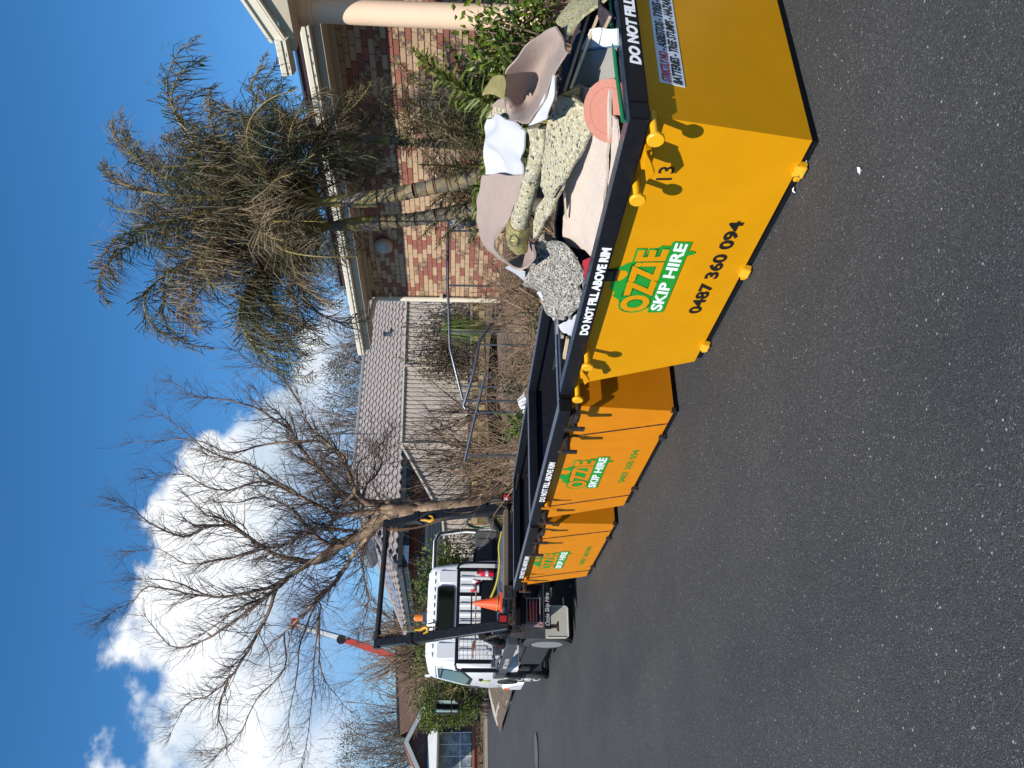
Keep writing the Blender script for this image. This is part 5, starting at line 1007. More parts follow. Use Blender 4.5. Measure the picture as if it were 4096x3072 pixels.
FRONDS = [[[[6.43,6.84,3.18],[6.43,6.82,3.76],[6.41,6.83,4.52],[6.32,6.86,5.01],[6.14,6.93,5.42],[5.91,7.03,5.62],[5.71,7.09,5.65],[5.46,7.17,5.49]],0.42,1],[[[6.34,6.3,3.16],[6.4,6.37,3.8],[6.48,6.44,4.43],[6.57,6.49,5.07],[6.73,6.48,5.47],[6.9,6.44,5.63],[7.05,6.41,5.68]],0.4,0],[[[6.34,6.3,3.16],[6.49,6.39,3.94],[6.66,6.45,4.59],[6.9,6.46,5.13],[7.18,6.43,5.48],[7.44,6.4,5.66],[7.67,6.38,5.72]],0.36,0],[[[6.34,6.3,3.16],[6.49,6.18,3.46],[6.62,6.06,3.89],[6.76,5.95,4.26],[6.87,5.84,4.58],[7.01,5.7,4.7],[7.15,5.55,4.68],[7.27,5.41,4.54],[7.35,5.28,4.26]],0.36,0],[[[7.66,6.55,3.25],[7.71,6.5,3.6],[7.75,6.47,4.0],[7.81,6.42,4.32],[7.86,6.36,4.55],[7.92,6.29,4.67],[7.98,6.21,4.58]],0.34,2],[[[7.66,6.55,3.25],[7.69,6.45,3.54],[7.79,6.32,3.85],[7.93,6.15,4.12],[8.09,5.95,4.0],[8.2,5.78,3.89]],0.26,2],[[[6.43,6.84,3.18],[6.38,6.96,3.65],[6.27,7.11,4.18],[6.22,7.23,4.72],[6.12,7.37,5.12],[5.92,7.56,5.35],[5.72,7.73,5.31],[5.58,7.84,5.11],[5.55,7.89,4.82]],0.44,1],[[[6.43,6.84,3.18],[6.24,6.91,3.55],[5.94,7.04,3.92],[5.62,7.18,4.1],[5.34,7.27,4.08],[5.08,7.33,3.85],[4.9,7.33,3.54],[4.88,7.24,3.2]],0.42,1],[[[6.43,6.84,3.18],[6.39,7.0,3.53],[6.19,7.25,3.86],[5.93,7.53,4.09],[5.71,7.76,4.06],[5.61,7.9,3.75],[5.91,7.78,3.39]],0.42,1],[[[6.34,6.3,3.16],[6.26,6.3,3.64],[6.16,6.31,4.11],[6.05,6.32,4.56],[5.92,6.33,4.88],[5.75,6.36,5.13]],0.5,0],[[[6.34,6.3,3.16],[6.35,6.22,3.64],[6.41,6.09,4.05],[6.45,5.98,4.45],[6.38,5.93,4.74],[6.3,5.87,4.87]],0.45,0],[[[6.34,6.3,3.16],[6.47,6.33,3.53],[6.64,6.34,3.95],[6.82,6.32,4.22],[6.99,6.32,4.49],[7.16,6.32,4.87],[7.28,6.34,5.1]],0.4,0],[[[6.43,6.84,3.18],[6.43,6.74,3.7],[6.33,6.69,4.1],[6.11,6.73,4.56],[5.95,6.71,4.84],[5.92,6.6,5.04]],0.5,1],[[[6.43,6.84,3.18],[6.34,6.8,3.62],[6.18,6.79,3.97],[5.96,6.81,4.32],[5.64,6.9,4.6],[5.36,6.95,4.7],[5.26,6.85,4.47]],0.46,1],[[[6.43,6.84,3.18],[6.31,6.87,3.5],[6.12,6.94,3.75],[5.81,7.08,3.88],[5.49,7.2,3.71],[5.31,7.21,3.39]],0.42,1],[[[6.34,6.3,3.16],[6.52,6.27,3.45],[6.69,6.25,3.74],[6.86,6.21,3.95],[7.07,6.15,4.02],[7.24,6.09,3.83],[7.31,6.08,3.59]],0.34,0],[[[6.34,6.3,3.16],[6.29,6.32,3.51],[6.18,6.39,3.89],[6.1,6.42,4.17],[5.88,6.54,4.35],[5.64,6.63,4.19],[5.53,6.63,3.85]],0.44,0],[[[6.43,6.84,3.18],[6.53,6.85,3.47],[6.68,6.83,3.8],[6.79,6.83,4.12],[6.82,6.88,4.45],[6.91,6.91,4.84]],0.44,1],[[[7.66,6.55,3.25],[7.61,6.55,3.47],[7.51,6.58,3.73],[7.45,6.61,4.12],[7.36,6.64,4.43],[7.4,6.58,4.63]],0.3,2],[[[7.66,6.55,3.25],[7.72,6.57,3.48],[7.81,6.6,3.9],[7.78,6.69,4.32],[7.82,6.75,4.75],[7.89,6.78,5.04]],0.3,2],[[[7.66,6.55,3.25],[7.65,6.41,3.35],[7.67,6.22,3.06],[7.7,6.05,2.94],[7.68,5.91,2.9]],0.25,2],[[[7.66,6.55,3.25],[7.51,6.5,3.34],[7.23,6.51,3.16],[7.08,6.44,2.93],[7.02,6.31,2.68]],0.28,2]]
# ------------------------------------------------------------------ plants
M['bark'] = mat('mottled_smooth_bark', (0.36, 0.25, 0.155), 0.8, var=0.35, vscale=4.5, bump=0.25, bscale=14, col2=(0.135, 0.078, 0.05))
M['bark2'] = mat('grey_brown_limb_bark', (0.20, 0.14, 0.10), 0.85, var=0.3, vscale=5, col2=(0.10, 0.065, 0.05))
M['twig'] = mat('dark_bare_twig', (0.075, 0.055, 0.048), 0.85, var=0.25, vscale=3, col2=(0.12, 0.085, 0.065))
M['twig_brown'] = mat('dry_brown_twig', (0.15, 0.088, 0.052), 0.85, var=0.4, vscale=4, col2=(0.34, 0.235, 0.15))
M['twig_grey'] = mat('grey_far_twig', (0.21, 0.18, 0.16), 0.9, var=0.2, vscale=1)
M['frond'] = mat('dull_palm_leaf', (0.062, 0.080, 0.030), 0.6, var=0.45, vscale=2.2, col2=(0.165, 0.125, 0.065), trans=0.3)
M['frond_green'] = mat('fresh_palm_leaf', (0.10, 0.145, 0.025), 0.5, var=0.3, vscale=2.5, col2=(0.17, 0.19, 0.04), trans=0.3)
M['frond_dead'] = mat('dry_palm_leaf', (0.20, 0.145, 0.085), 0.8, var=0.3, vscale=3, trans=0.15)
M['rachis'] = mat('yellow_green_leaf_stalk', (0.22, 0.17, 0.045), 0.55, var=0.3, vscale=4)
M['trunk_grey'] = mat('ringed_palm_trunk', (0.25, 0.185, 0.085), 0.75, var=0.4, vscale=6, col2=(0.13, 0.12, 0.09))
M['trunk_ring'] = mat('palm_trunk_scar', (0.15, 0.085, 0.05), 0.85, var=0.2)
M['shaft'] = mat('palm_crownshaft', (0.30, 0.215, 0.05), 0.55, var=0.5, vscale=5, col2=(0.13, 0.105, 0.085))
M['leaf'] = mat('glossy_shrub_leaf', (0.075, 0.135, 0.018), 0.4, var=0.35, vscale=2.2, col2=(0.17, 0.24, 0.02), trans=0.3)
M['leaf_dark'] = mat('dark_shrub_leaf', (0.028, 0.060, 0.014), 0.45, var=0.35, vscale=2, col2=(0.06, 0.09, 0.02), trans=0.2)
M['leaf_hedge'] = mat('hedge_leaf', (0.085, 0.145, 0.022), 0.5, var=0.35, vscale=1.2, col2=(0.17, 0.20, 0.035), trans=0.3)
M['leaf_far'] = mat('hazy_far_leaf', (0.20, 0.19, 0.145), 0.8, var=0.2, vscale=.5, trans=0.3)  # lightened leaf colour: distance haze is mixed into the base tone
M['leaf_olive'] = mat('olive_leaf', (0.085, 0.080, 0.030), 0.6, var=0.4, vscale=1.2, col2=(0.14, 0.10, 0.05), trans=0.2)
M['grass'] = mat('long_green_blade', (0.10, 0.155, 0.03), 0.5, var=0.3, vscale=3, trans=0.25)

def branchy(mb, p, d, L, r_, depth, rr, n=5, kids=4, curve=0.35, up=0.12, spread=0.9, m=0):
    """a wavering twig with side twigs"""
    pts = [Vector(p)]; d = d.normalized(); cur = Vector(p); step = L/n; dirs = []
    for i in range(n):
        d = (d + Vector((rr.uniform(-1, 1), rr.uniform(-1, 1), rr.uniform(-1, 1)))*curve*0.5 + Vector((0, 0, up))*0.5).normalized()
        cur = cur + d*step; pts.append(cur.copy()); dirs.append(d.copy())
    mb.tube(pts, [lerp(r_, r_*0.35, i/n) for i in range(n+1)], 4 if r_ < .012 else 6, caps=False, m=m)
    if depth > 0:
        for k in range(kids):
            i = rr.randint(1, n-1) if kids > 1 else n-1
            side = Vector((rr.uniform(-1, 1), rr.uniform(-1, 1), rr.uniform(-.6, 1))).normalized()
            branchy(mb, pts[i], (dirs[i-1] + side*spread), L*rr.uniform(.35, .65), r_*lerp(1, .35, i/n)*.65, depth-1, rr, max(3, n-1), kids, curve, up, spread, m)

# ---- the big bare tree
big = empty('bare_tree', (5.85, 13.45, 0.2), label='tall bare tree with mottled trunk and many winter branches behind the truck', cat='tree')
rr = random.Random(21); tr_ = MB(); tw = MB(); tw2 = MB()
for li, (pts, ra, rb) in enumerate(LIMBS):
    P = smooth_path(pts, 4); k = len(P)
    P = [p + Vector((rr.uniform(-1, 1), rr.uniform(-1, 1), rr.uniform(-1, 1)))*(0.012 if li else 0) for p in P]
    rs = [lerp(ra, min(rb, .006) if li else rb, (i/(k-1))**0.8)*(1+rr.uniform(-.06, .06)) for i in range(k)]
    (tr_ if ra >= .06 else tw).tube(P, rs, 10 if ra >= .06 else 7, caps=True)
    if li == 0: continue
    tot = sum((P[i+1]-P[i]).length for i in range(k-1))
    for i in range(2, k):
        if rs[i] > .065: continue
        d = (P[i]-P[i-1]).normalized()
        for q in range(3 if rs[i] < .03 else 2):
            if rr.random() < 0.92:
                side = Vector((rr.uniform(-1, 1), rr.uniform(-1, 1), rr.uniform(-.5, .9))).normalized()
                branchy(tw2, P[i], d*0.75+side*0.85, rr.uniform(.35, .95)*(0.75+rs[i]*8), min(.010, max(.004, rs[i]*.4)), 2, rr, 5, 3, .6, .12, .9)
    d = (P[-1]-P[-2]).normalized()
    for q in range(3): branchy(tw2, P[-1], d+Vector((rr.uniform(-.5, .5), rr.uniform(-.5, .5), rr.uniform(-.3, .5))), rr.uniform(.2, .42), .005, 2, rr, 5, 3, .5, .12)
tr_.tube(smooth_path([(5.95, 13.35, 0.05), (5.86, 13.42, .6), (5.84, 13.40, 1.25)], 4), [.26, .22, .20, .19, .185, .18, .18, .175, .17], 12)
def PI_(o, par): o.matrix_parent_inverse = Matrix.Translation(par.location).inverted(); return o
t_o = PI_(tr_.build('trunk', M['bark'], big, smooth=60), big)
PI_(tw.raw('limbs', M['bark2'], big), big); PI_(tw2.raw('crown', M['twig'], big), big)

# ---- palms
def leaflets(mb, pts, ll, rr, dens=1.0, droop=1.15, wind=Vector((-.35, .25, 0)), mi=0, start=.15, width=.0052):
    P = smooth_path(pts, 8); k = len(P); tot = sum((P[i+1]-P[i]).length for i in range(k-1)); n = int(tot/0.0165*dens)
    cum = [0]
    for i in range(k-1): cum.append(cum[-1]+(P[i+1]-P[i]).length)
    j = 0
    for q in range(n):
        s = tot*(start+(1-start)*q/n)
        while j < k-2 and cum[j+1] < s: j += 1
        t = (s-cum[j])/max(1e-6, cum[j+1]-cum[j]); p = P[j].lerp(P[j+1], t); d = (P[j+1]-P[j]).normalized()
        x = d.cross(Vector((0, 0, 1)));
        if x.length < .15: x = Vector((1, 0, 0))
        x.normalize(); y = x.cross(d); f = s/tot
        for sg in (-1, 1):
            L = ll*(math.sin(math.pi*min(1, .18+f*.84))**.6)*rr.uniform(.7, 1.5)
            dr = (x*sg*rr.uniform(.6, 1.05) + d*rr.uniform(.1, .9) + y*rr.uniform(-.6, .7) + wind*rr.uniform(0, .6)).normalized()
            e1 = p + dr*L*.5; dr2 = (dr + Vector((0, 0, -droop*rr.uniform(.6, 1.8)))).normalized(); e2 = e1 + dr2*L*.5
            w = Vector((rr.uniform(-1, 1), rr.uniform(-1, 1), rr.uniform(-1, 1))).cross(dr).normalized()*width*rr.uniform(.7, 1.2)
            mb.add([p-w*.6, p+w*.6, e1-w, e1+w, e2], [(0, 1, 3, 2), (2, 3, 4)], mi)
    return P
palms = []
defs = [((6.46, 5.95, .55), [(6.47, 5.94, .5), (6.463, 5.946, 1.104), (6.417, 6.007, 1.506), (6.34, 6.098, 2.042), (6.312, 6.218, 2.55)], (6.315, 6.31, 3.16), .082, 'foremost palm of the clump, ringed yellow grey trunk leaning left'),
        ((6.52, 6.5, .55), [(6.53, 6.47, .5), (6.52, 6.5, 1.1), (6.506, 6.543, 1.494), (6.472, 6.669, 2.063), (6.474, 6.772, 2.60)], (6.45, 6.83, 3.17), .080, 'left palm of the clump with drooping shaggy fronds and shaded trunk'),
        ((7.48, 6.5, .75), [(7.48, 6.49, .7), (7.523, 6.516, 1.794), (7.597, 6.539, 2.5)], (7.655, 6.55, 3.25), .05, 'slender palm at the right of the clump with a broken frond')]
for i, (base, path, topp, rad, lab) in enumerate(defs):
    o = empty('palm_tree', base, label=lab, cat='palm tree', group='palms in front of the brick house'); palms.append(o)
    P = smooth_path(path, 5); q = MB(); n = len(P); P = [p + Vector((rr.uniform(-1, 1), rr.uniform(-1, 1), rr.uniform(-1.5, 1.5)))*.008 for p in P]
    for a in range(n-1):
        r_ = lerp(rad*1.05, rad*.95, a/n)
        q.tube([P[a], P[a].lerp(P[a+1], .82)], [r_*1.03, r_*.97], 14, caps=False, m=0); q.tube([P[a].lerp(P[a+1], .82), P[a].lerp(P[a+1], .91), P[a+1]], [r_*.97, r_*1.06, r_*1.03], 14, caps=False, m=1)
    PI_(q.build('trunk', [M['trunk_grey'], M['trunk_ring']], o, smooth=50), o)
    q = MB(); q.tube([P[-1], P[-1].lerp(Vector(topp), .3), P[-1].lerp(Vector(topp), .8), topp], [rad*1.15, rad*1.1, rad*.8, rad*.6], 14); PI_(q.build('crownshaft', M['shaft'], o, smooth=50), o)
rr = random.Random(5)
for pts, ll, pal in FRONDS:
    o = palms[pal]; q = MB(); P = leaflets(q, pts, ll*1.4, rr, 1.0 if pal < 2 else .8, mi=0 if rr.random() < .75 else 2)
    q.tube(P, [lerp(.022, .004, i/(len(P)-1)) for i in range(len(P))], 6, m=1)
    PI_(q.raw('frond', [M['frond'], M['rachis'], M['frond_dead']], o), o)
    for rep in range(2):
        q = MB(); jx, jy, jz = rr.uniform(-.4, .4), rr.uniform(-.4, .4), rr.uniform(-.35, .1)
        P2 = [Vector(p)+Vector((jx, jy, jz))*(i/len(pts)) for i, p in enumerate(pts)]
        P = leaflets(q, P2, ll*1.3, rr, .7, mi=rr.choice((0, 0, 2))); q.tube(P, [lerp(.018, .003, i/(len(P)-1)) for i in range(len(P))], 5, m=1)
        PI_(q.raw('frond', [M['frond'], M['rachis'], M['frond_dead']], o), o)
# hanging and low fronds, bright young fronds against the wall
def arc(base, az, el, L, bend, n=6):
    p = Vector(base); out_ = [p.copy()]; e = el
    for i in range(n):
        p = p + Vector((math.cos(az)*math.cos(e), math.sin(az)*math.cos(e), math.sin(e)))*L/n; e -= bend/n; out_.append(p.copy())
    return out_
for pi_, (tp, nf) in enumerate((((6.315, 6.31, 3.14), 12), ((6.45, 6.83, 3.15), 14))):
    for k in range(nf):
        a = rr.uniform(0, 6.28); q = MB(); P = leaflets(q, arc(tp, a, rr.uniform(.7, 1.45), rr.uniform(1.3, 2.3), rr.uniform(1.6, 3.4), 8), .46, rr, .9, droop=1.0, mi=rr.choice((0, 0, 2))); q.tube(P, [lerp(.02, .004, i/(len(P)-1)) for i in range(len(P))], 5, m=1)
        PI_(q.raw('frond', [M['frond'], M['rachis'], M['frond_dead']], palms[pi_]), palms[pi_])
for k in range(9):
    a = rr.uniform(0, 6.28); base = (7.55+rr.uniform(-.1, .1), 6.5+rr.uniform(-.1, .1), 1.6+k*.12); q = MB(); P = leaflets(q, arc(base, a, 1.1, rr.uniform(.7, 1.1), 1.9), .30, rr, .8, mi=rr.choice((0, 2, 0)))
    q.tube(P, .006, 4, m=1); PI_(q.raw('frond', [M['frond'], M['rachis'], M['frond_dead']], palms[2]), palms[2])
# thicket of thin palm shoots between the trunks and the wall
thk = empty('palm_thicket', (7.1, 6.1, .7), label='thicket of thin young palm shoots between the palm trunks and the brick wall', cat='palm shrub')
for k in range(24):
    a = rr.uniform(0, 6.28); base = (7.05+rr.uniform(-.4, .4), 6.25+rr.uniform(-.5, .6), .75); q = MB(); L = rr.uniform(1.2, 2.1)
    P = leaflets(q, arc(base, a, 1.45, L, rr.uniform(.5, 1.6)), .30, rr, .75, start=.35, mi=rr.choice((0, 0, 2, 0))); q.tube(P, .007, 4, m=1)
    PI_(q.raw('frond', [M['frond'], M['rachis'], M['frond_dead']], thk), thk)
yp = empty('young_palm', (6.55, 5.35, .55), label='young palm with bright green arching fronds before the brick wall', cat='palm shrub')
for az, el, L, bend in ((2.6, 1.35, 1.55, 1.5), (1.9, 1.4, 1.75, 1.9), (-1.0, 1.3, 1.5, 1.3), (-.4, 1.45, 1.9, .8), (3.6, 1.2, 1.2, 1.6), (.6, 1.3, 1.5, 1.2), (-1.7, 1.2, 1.3, 1.4)):
    q = MB(); P = leaflets(q, arc((6.55, 5.35, .55), az, el, L, bend), .30, rr, .9, start=.4, mi=0, width=.014, droop=.35); q.tube(P, [lerp(.012, .004, i/(len(P)-1)) for i in range(len(P))], 5, m=1)
    PI_(q.raw('frond', [M['frond_green'], M['rachis']], yp), yp)

# ---- leafy shrubs
def leaf(mb, p, d, L, w, rr, m=0):
    d = d.normalized(); s = d.cross(Vector((rr.uniform(-1, 1), rr.uniform(-1, 1), rr.uniform(-.2, 1))))
    if s.length < 1e-3: s = Vector((1, 0, 0))
    s.normalize(); n = s.cross(d)*0.25*w
    p = Vector(p)
    mb.add([p, p+d*L*.45+s*w*.5-n, p+d*L, p+d*L*.45-s*w*.5-n, p+d*L*.5+n*.6], [(0, 1, 4), (1, 2, 4), (2, 3, 4), (3, 0, 4)], m)
def shrub(name, base, rx, ry, hz, nst, nlf, L, w, lm, label, cat='shrub', group=None, seed=1, stem='twig_brown', z0=.0, clump=True):
    rr = random.Random(seed); o = empty(name, base, label=label, cat=cat, group=group); st = MB(); lv = MB(); tips = []
    for k in range(nst):
        a = rr.uniform(0, 6.28); f = rr.uniform(.15, 1)**.6; tip = Vector((math.cos(a)*rx*f, math.sin(a)*ry*f, hz*rr.uniform(.45, 1)*(1-.25*f*f)))
        mid = tip*.5 + Vector((rr.uniform(-.1, .1)*rx, rr.uniform(-.1, .1)*ry, hz*.08))
        pts = smooth_path([(rr.uniform(-.08, .08)*rx, rr.uniform(-.08, .08)*ry, 0), mid, tip], 3); st.tube(pts, [lerp(.012, .003, i/(len(pts)-1)) for i in range(len(pts))], 4, caps=False)
        tips.append((tip, (tip-mid).normalized(), pts))
    per = max(1, nlf//nst)
    for tip, d, pts in tips:
        for k in range(per):
            t = rr.uniform(.35, 1); i = min(len(pts)-2, int(t*(len(pts)-1))); p = pts[i].lerp(pts[i+1], rr.random()) + Vector((rr.gauss(0, 1)*rx, rr.gauss(0, 1)*ry, rr.gauss(0, 1)*hz*.7))*.09
            leaf(lv, p, d*.5+Vector((rr.uniform(-1, 1), rr.uniform(-1, 1), rr.uniform(-.5, .9))), L*rr.uniform(.6, 1.2), w*rr.uniform(.7, 1.15), rr)
    st.raw('stems', M[stem], o); lv.raw('leaves', M[lm], o); return o
shrub('leafy_shrub', (6.75, 4.62, .55), .42, .36, 1.35, 34, 620, .085, .052, 'leaf', 'bright green broad leaved shrub below the peach column', seed=3)
shrub('leafy_shrub', (7.05, 4.35, .60), .35, .30, .95, 22, 330, .07, .045, 'leaf', 'small leafy shrub with bare twigs at the foot of the column', seed=4)
shrub('leafy_shrub', (7.05, 5.25, .65), .45, .45, 1.15, 26, 520, .11, .05, 'leaf_dark', 'dark leaved shrub behind the gold carpet offcut, against the bricks', seed=5)
shrub('leafy_shrub', (5.40, 9.6, .25), .30, .30, .95, 18, 170, .14, .05, 'leaf', 'sparse bush with long pale leaves beside the near handrail', seed=6)
shrub('leafy_shrub', (6.3, 9.6, .4), .55, .5, .80, 26, 420, .06, .03, 'leaf_dark', 'low dark green bush under the middle handrail', seed=7)
shrub('leafy_shrub', (5.7, 7.5, .25), .45, .35, .85, 22, 400, .05, .03, 'leaf_dark', 'small green bush just beyond the carpet pile', seed=8)

# ---- bare twiggy bushes
def twigbush(base, R_, H, n, seed, label, mname='twig_brown', leaves=0, up=.05):
    n = int(n*1.7)
    rr = random.Random(seed); o = empty('twiggy_bush', base, label=label, cat='bush', group='dry twiggy bushes in the garden bed'); mb = MB()
    for k in range(n):
        a = rr.uniform(0, 6.28); s = rr.uniform(.1, .9); d = Vector((math.cos(a)*s, math.sin(a)*s, rr.uniform(.6, 1.2)))
        branchy(mb, (rr.uniform(-.3, .3)*R_, rr.uniform(-.3, .3)*R_, -.05), d, H*rr.uniform(.6, 1.0), .011, 2, rr, 6, 4, .75, up, 1.2)
    mb.raw('twigs', M[mname], o)
    if leaves:
        lv = MB()
        for k in range(leaves): leaf(lv, (rr.gauss(0, .45)*R_, rr.gauss(0, .45)*R_, abs(rr.gauss(.55, .25))*H), Vector((rr.uniform(-1, 1), rr.uniform(-1, 1), rr.uniform(-.4, 1))), .05, .028, rr)
        lv.raw('leaves', M['leaf_dark'], o)
twigbush((6.1, 7.9, .35), .5, 1.25, 15, 31, 'dry brown bush directly behind the grey mottled underlay')
twigbush((5.75, 8.7, .25), .5, 1.05, 15, 32, 'dense brown twigs between the carpet and the near handrail')
twigbush((5.5, 10.5, .2), .6, 1.6, 18, 33, 'reddish bare bush beside the near handrail, above the middle skip')
twigbush((6.0, 11.7, .3), .75, 2.3, 18, 34, 'tall tangled bare bush in front of the raked fence panel', leaves=260, up=.22)
twigbush((6.9, 11.2, .5), .5, 2.0, 8, 35, 'bare shrub beside the middle handrail, in front of the fence', 'twig', up=.25)
twigbush((7.2, 9.0, .65), .45, 1.0, 12, 36, 'thin dry shrub at the foot of the brick wall by the downpipe')
twigbush((5.35, 12.3, .12), .5, 1.1, 12, 37, 'brown bush by the right lifting arm of the truck', leaves=60)
twigbush((6.6, 7.2, .5), .35, 1.0, 9, 38, 'dry twigs left of the palm trunks')
twigbush((8.0, 8.3, .8), .35, .8, 8, 39, 'bare twigs in front of the globe lamp')
# low heap of dry cut stems
rr = random.Random(77); q = MB()
for k in range(420):
    x = rr.uniform(5.0, 5.9); y = rr.uniform(7.3, 11.8); a = rr.uniform(0, 6.28); z = garden_z(x)+rr.uniform(.02, .42); L = rr.uniform(.2, .6)
    q.tube([(x, y, z), (x+math.cos(a)*L*.5, y+math.sin(a)*L*.5, z+rr.uniform(-.05, .15)), (x+math.cos(a)*L, y+math.sin(a)*L, z+rr.uniform(-.1, .2))], [.006, .005, .003], 4, caps=False)
o = q.raw('dry_stems', M['twig_brown']); tag(o, 'tangle of dry brown stems covering the garden bed behind the skips', 'dry stems', kind='stuff')

# ---- grass tree clump and climber
rr = random.Random(9); gt = empty('grass_clump', (8.3, 11.3, .85), label='fountain of long green grassy leaves beside the downpipe', cat='plant'); q = MB()
for k in range(190):
    a = rr.uniform(0, 6.28); s = rr.uniform(.1, .38); h = rr.uniform(.85, 1.12)
    pts = [(0, 0, .75), (math.cos(a)*s*.4, math.sin(a)*s*.4, h), (math.cos(a)*s*.85, math.sin(a)*s*.85, h-.08), (math.cos(a)*s*1.15, math.sin(a)*s*1.15, h-.38), (math.cos(a)*s*1.25, math.sin(a)*s*1.25, h-.75)]
    P = smooth_path(pts, 3); wv = Vector((-math.sin(a), math.cos(a), 0))*.008
    q.add([v for i, p in enumerate(P) for v in (p-wv*(1-i/len(P)), p+wv*(1-i/len(P)))], [(2*i, 2*i+1, 2*i+3, 2*i+2) for i in range(len(P)-1)])
q.raw('blades', M['grass'], gt); q = MB(); q.tube([(0, 0, -.1), (.02, 0, .4), (0, 0, .8)], [.07, .06, .05], 8); q.build('stem', M['twig'], gt)
rr = random.Random(10); cl = empty('climbing_plant', (12.3, 17.9, .9), label='dark leaved climber covering the fence next to the brick house', cat='plant'); q = MB(); lv = MB()
for k in range(60):
    s = rr.uniform(-4.2, -1.75); zt = rr.uniform(1.6, 3.35); p0 = Vector(fpt(s+rr.uniform(-.3, .3), 1.2, .2)); p1 = Vector(fpt(s, zt, rr.uniform(.15, .5)))
    P = smooth_path([p0, p0.lerp(p1, .5)+Vector((rr.uniform(-.2, .2), 0, 0)), p1], 4); q.tube([p-cl.location for p in P], [.012]*len(P), 4, caps=False)
    for j in range(46): leaf(lv, P[rr.randint(3, len(P)-1)]-cl.location+Vector((rr.gauss(0, .16), rr.gauss(0, .10), rr.gauss(0, .14))), Vector((rr.uniform(-1, 1), rr.uniform(-1, .3), rr.uniform(-1, .6))), .07, .045, rr)
q.raw('stems', M['twig'], cl); lv.raw('leaves', M['leaf_olive'], cl)
lvb = shrub('leafy_shrub', (8.4, 16.4, .3), .55, .45, 1.9, 26, 650, .07, .045, 'leaf_olive', 'small leafy bush in front of the lowest end of the fence', seed=17, stem='twig')

# ---- garden globe lamp
gl = empty('globe_lamp', (7.12, 7.40, .775), label='white globe garden lamp on a short pale post by the handrail', cat='lamp')
q = MB(); q.lathe([(0, 1.02)] + [(.105*math.sin(R(a)), .92+.105*math.cos(R(a))) for a in range(20, 180, 20)] + [(.03, .815)], n=20); q.build('globe', mat('white_lamp_globe', (0.62, 0.64, 0.66), 0.25), gl, smooth=60)
q = MB(); q.lathe([(.03, 0), (.03, .70), (.055, .72), (.06, .74), (.06, .80), (.045, .82)], n=16); q.build('post', M['galv'], gl, smooth=40)
q = MB(); q.lathe([(.062, .74), (.062, .765)], n=16); q.build('collar', M['rubber'], gl)
# coiled hose and white bag
hc = MB(); P = []
for k in range(70):
    a = k*.36; r_ = .27+.03*math.sin(k*.7); P.append((5.83+.03*math.sin(k*.33), 14.1+r_*math.cos(a), 1.22+r_*.9*math.sin(a)))
hc.tube(P, .013, 6); tag(hc.build('hose_coil', mat('green_hose', (0.012, 0.10, 0.06), 0.45), smooth=60), 'green garden hose coiled on the trunk beyond the right lifting arm', 'hose')
shrub('strappy_plant', (5.75, 14.0, .05), .35, .35, 1.0, 40, 200, .30, .02, 'grass', 'strappy green plant at the foot of the bare tree', cat='plant', seed=23, stem='twig')
wb = MB(); rr = random.Random(2); wb.sheet([[(5.62+.16*(i/6-.5)*2, 9.35+.12*(j/6-.5)*2, .72+.12*math.cos((i/6-.5)*2.6)*math.cos((j/6-.5)*2.6)+rr.uniform(-.02, .02)) for i in range(7)] for j in range(7)], .004)
tag(wb.build('plastic_bag', mat('crumpled_white_plastic', (0.72, 0.73, 0.75), 0.4), smooth=30), 'crumpled white plastic bag caught in the bushes', 'bag')
# ------------------------------------------------------------------ tiled house next door
M['tile'] = mat('grey_roof_tile', (0.235, 0.205, 0.19), 0.75, var=0.14, vscale=2, bump=0.15, bscale=30)
M['tile_cap'] = mat('grey_ridge_tile', (0.21, 0.20, 0.20), 0.75, var=0.15, vscale=2)
M['gutter_dk'] = mat('charcoal_gutter', (0.030, 0.033, 0.036), 0.4, var=0.1)
M['roller'] = mat('cream_roller_door', (0.56, 0.49, 0.38), 0.5, var=0.04)
h2 = empty('tiled_house', (8.0, 21.8, .9), label='house with grey wavy tiled hip roof behind the beige fence', cat='house')
EX, EY, EZ = 7.45, 21.2, 3.30; HX, RY2, RZ = 11.35, 25.1, 5.22; XE = 24.0
def H2(b, name, m, par=None, **k): o = b.build(name, m, par or h2, **k); o.matrix_parent_inverse = Matrix.Translation(h2.location).inverted() if par is None else Matrix.Identity(4); return o
b = MB(); b.box(8.03, XE-1, 21.83, 28.4, .6, 3.3); H2(b, 'wall', M['mortar'])
# roof body under the tiles
b = MB(); b.add([(EX, EY, EZ), (XE, EY, EZ), (XE, RY2, RZ), (HX, RY2, RZ), (EX, 29.0, EZ), (XE, 29.0, EZ)], [(0, 1, 2, 3), (0, 3, 4), (3, 2, 5, 4), (0, 4, 5, 1)]); roof = H2(b, 'roof', M['tile'])
sl = Vector((0, RY2-EY, RZ-EZ)); SL = sl.length; sd = sl.normalized(); nn = Vector((0, -sd.z, sd.y))
NC = 13; gp = SL/NC; tw_ = 0.30
def tile_mesh(n_w):
    q = MB(); rows = []
    prof = [(u*tw_/6, .028*math.sin(2*math.pi*u/6)) for u in range(0, 6*n_w+1)]
    top_ = [Vector((x, 0, 0)) + nn*(.012+h) + sd*(gp+.04) for x, h in prof]; lo_ = [Vector((x, 0, 0)) + nn*(.055+h) - sd*(.02+.018*math.sin(2*math.pi*i/6+1.2)) for i, (x, h) in enumerate(prof)]
    bt = [p - nn*.032 for p in lo_]
    q.sheet([top_, lo_, bt]); return q
one = tile_mesh(1).mesh('tile', M['tile'])
o_cells = []
for c in range(NC):
    base = Vector((0, EY, EZ)) + sd*gp*c; xs_ = HX - (RY2-(base.y))*(HX-EX)/(RY2-EY); x = xs_ + .05
    x = math.ceil(x/tw_)*tw_
    while x < XE-.3: o_cells.append((x, c, base)); x += tw_
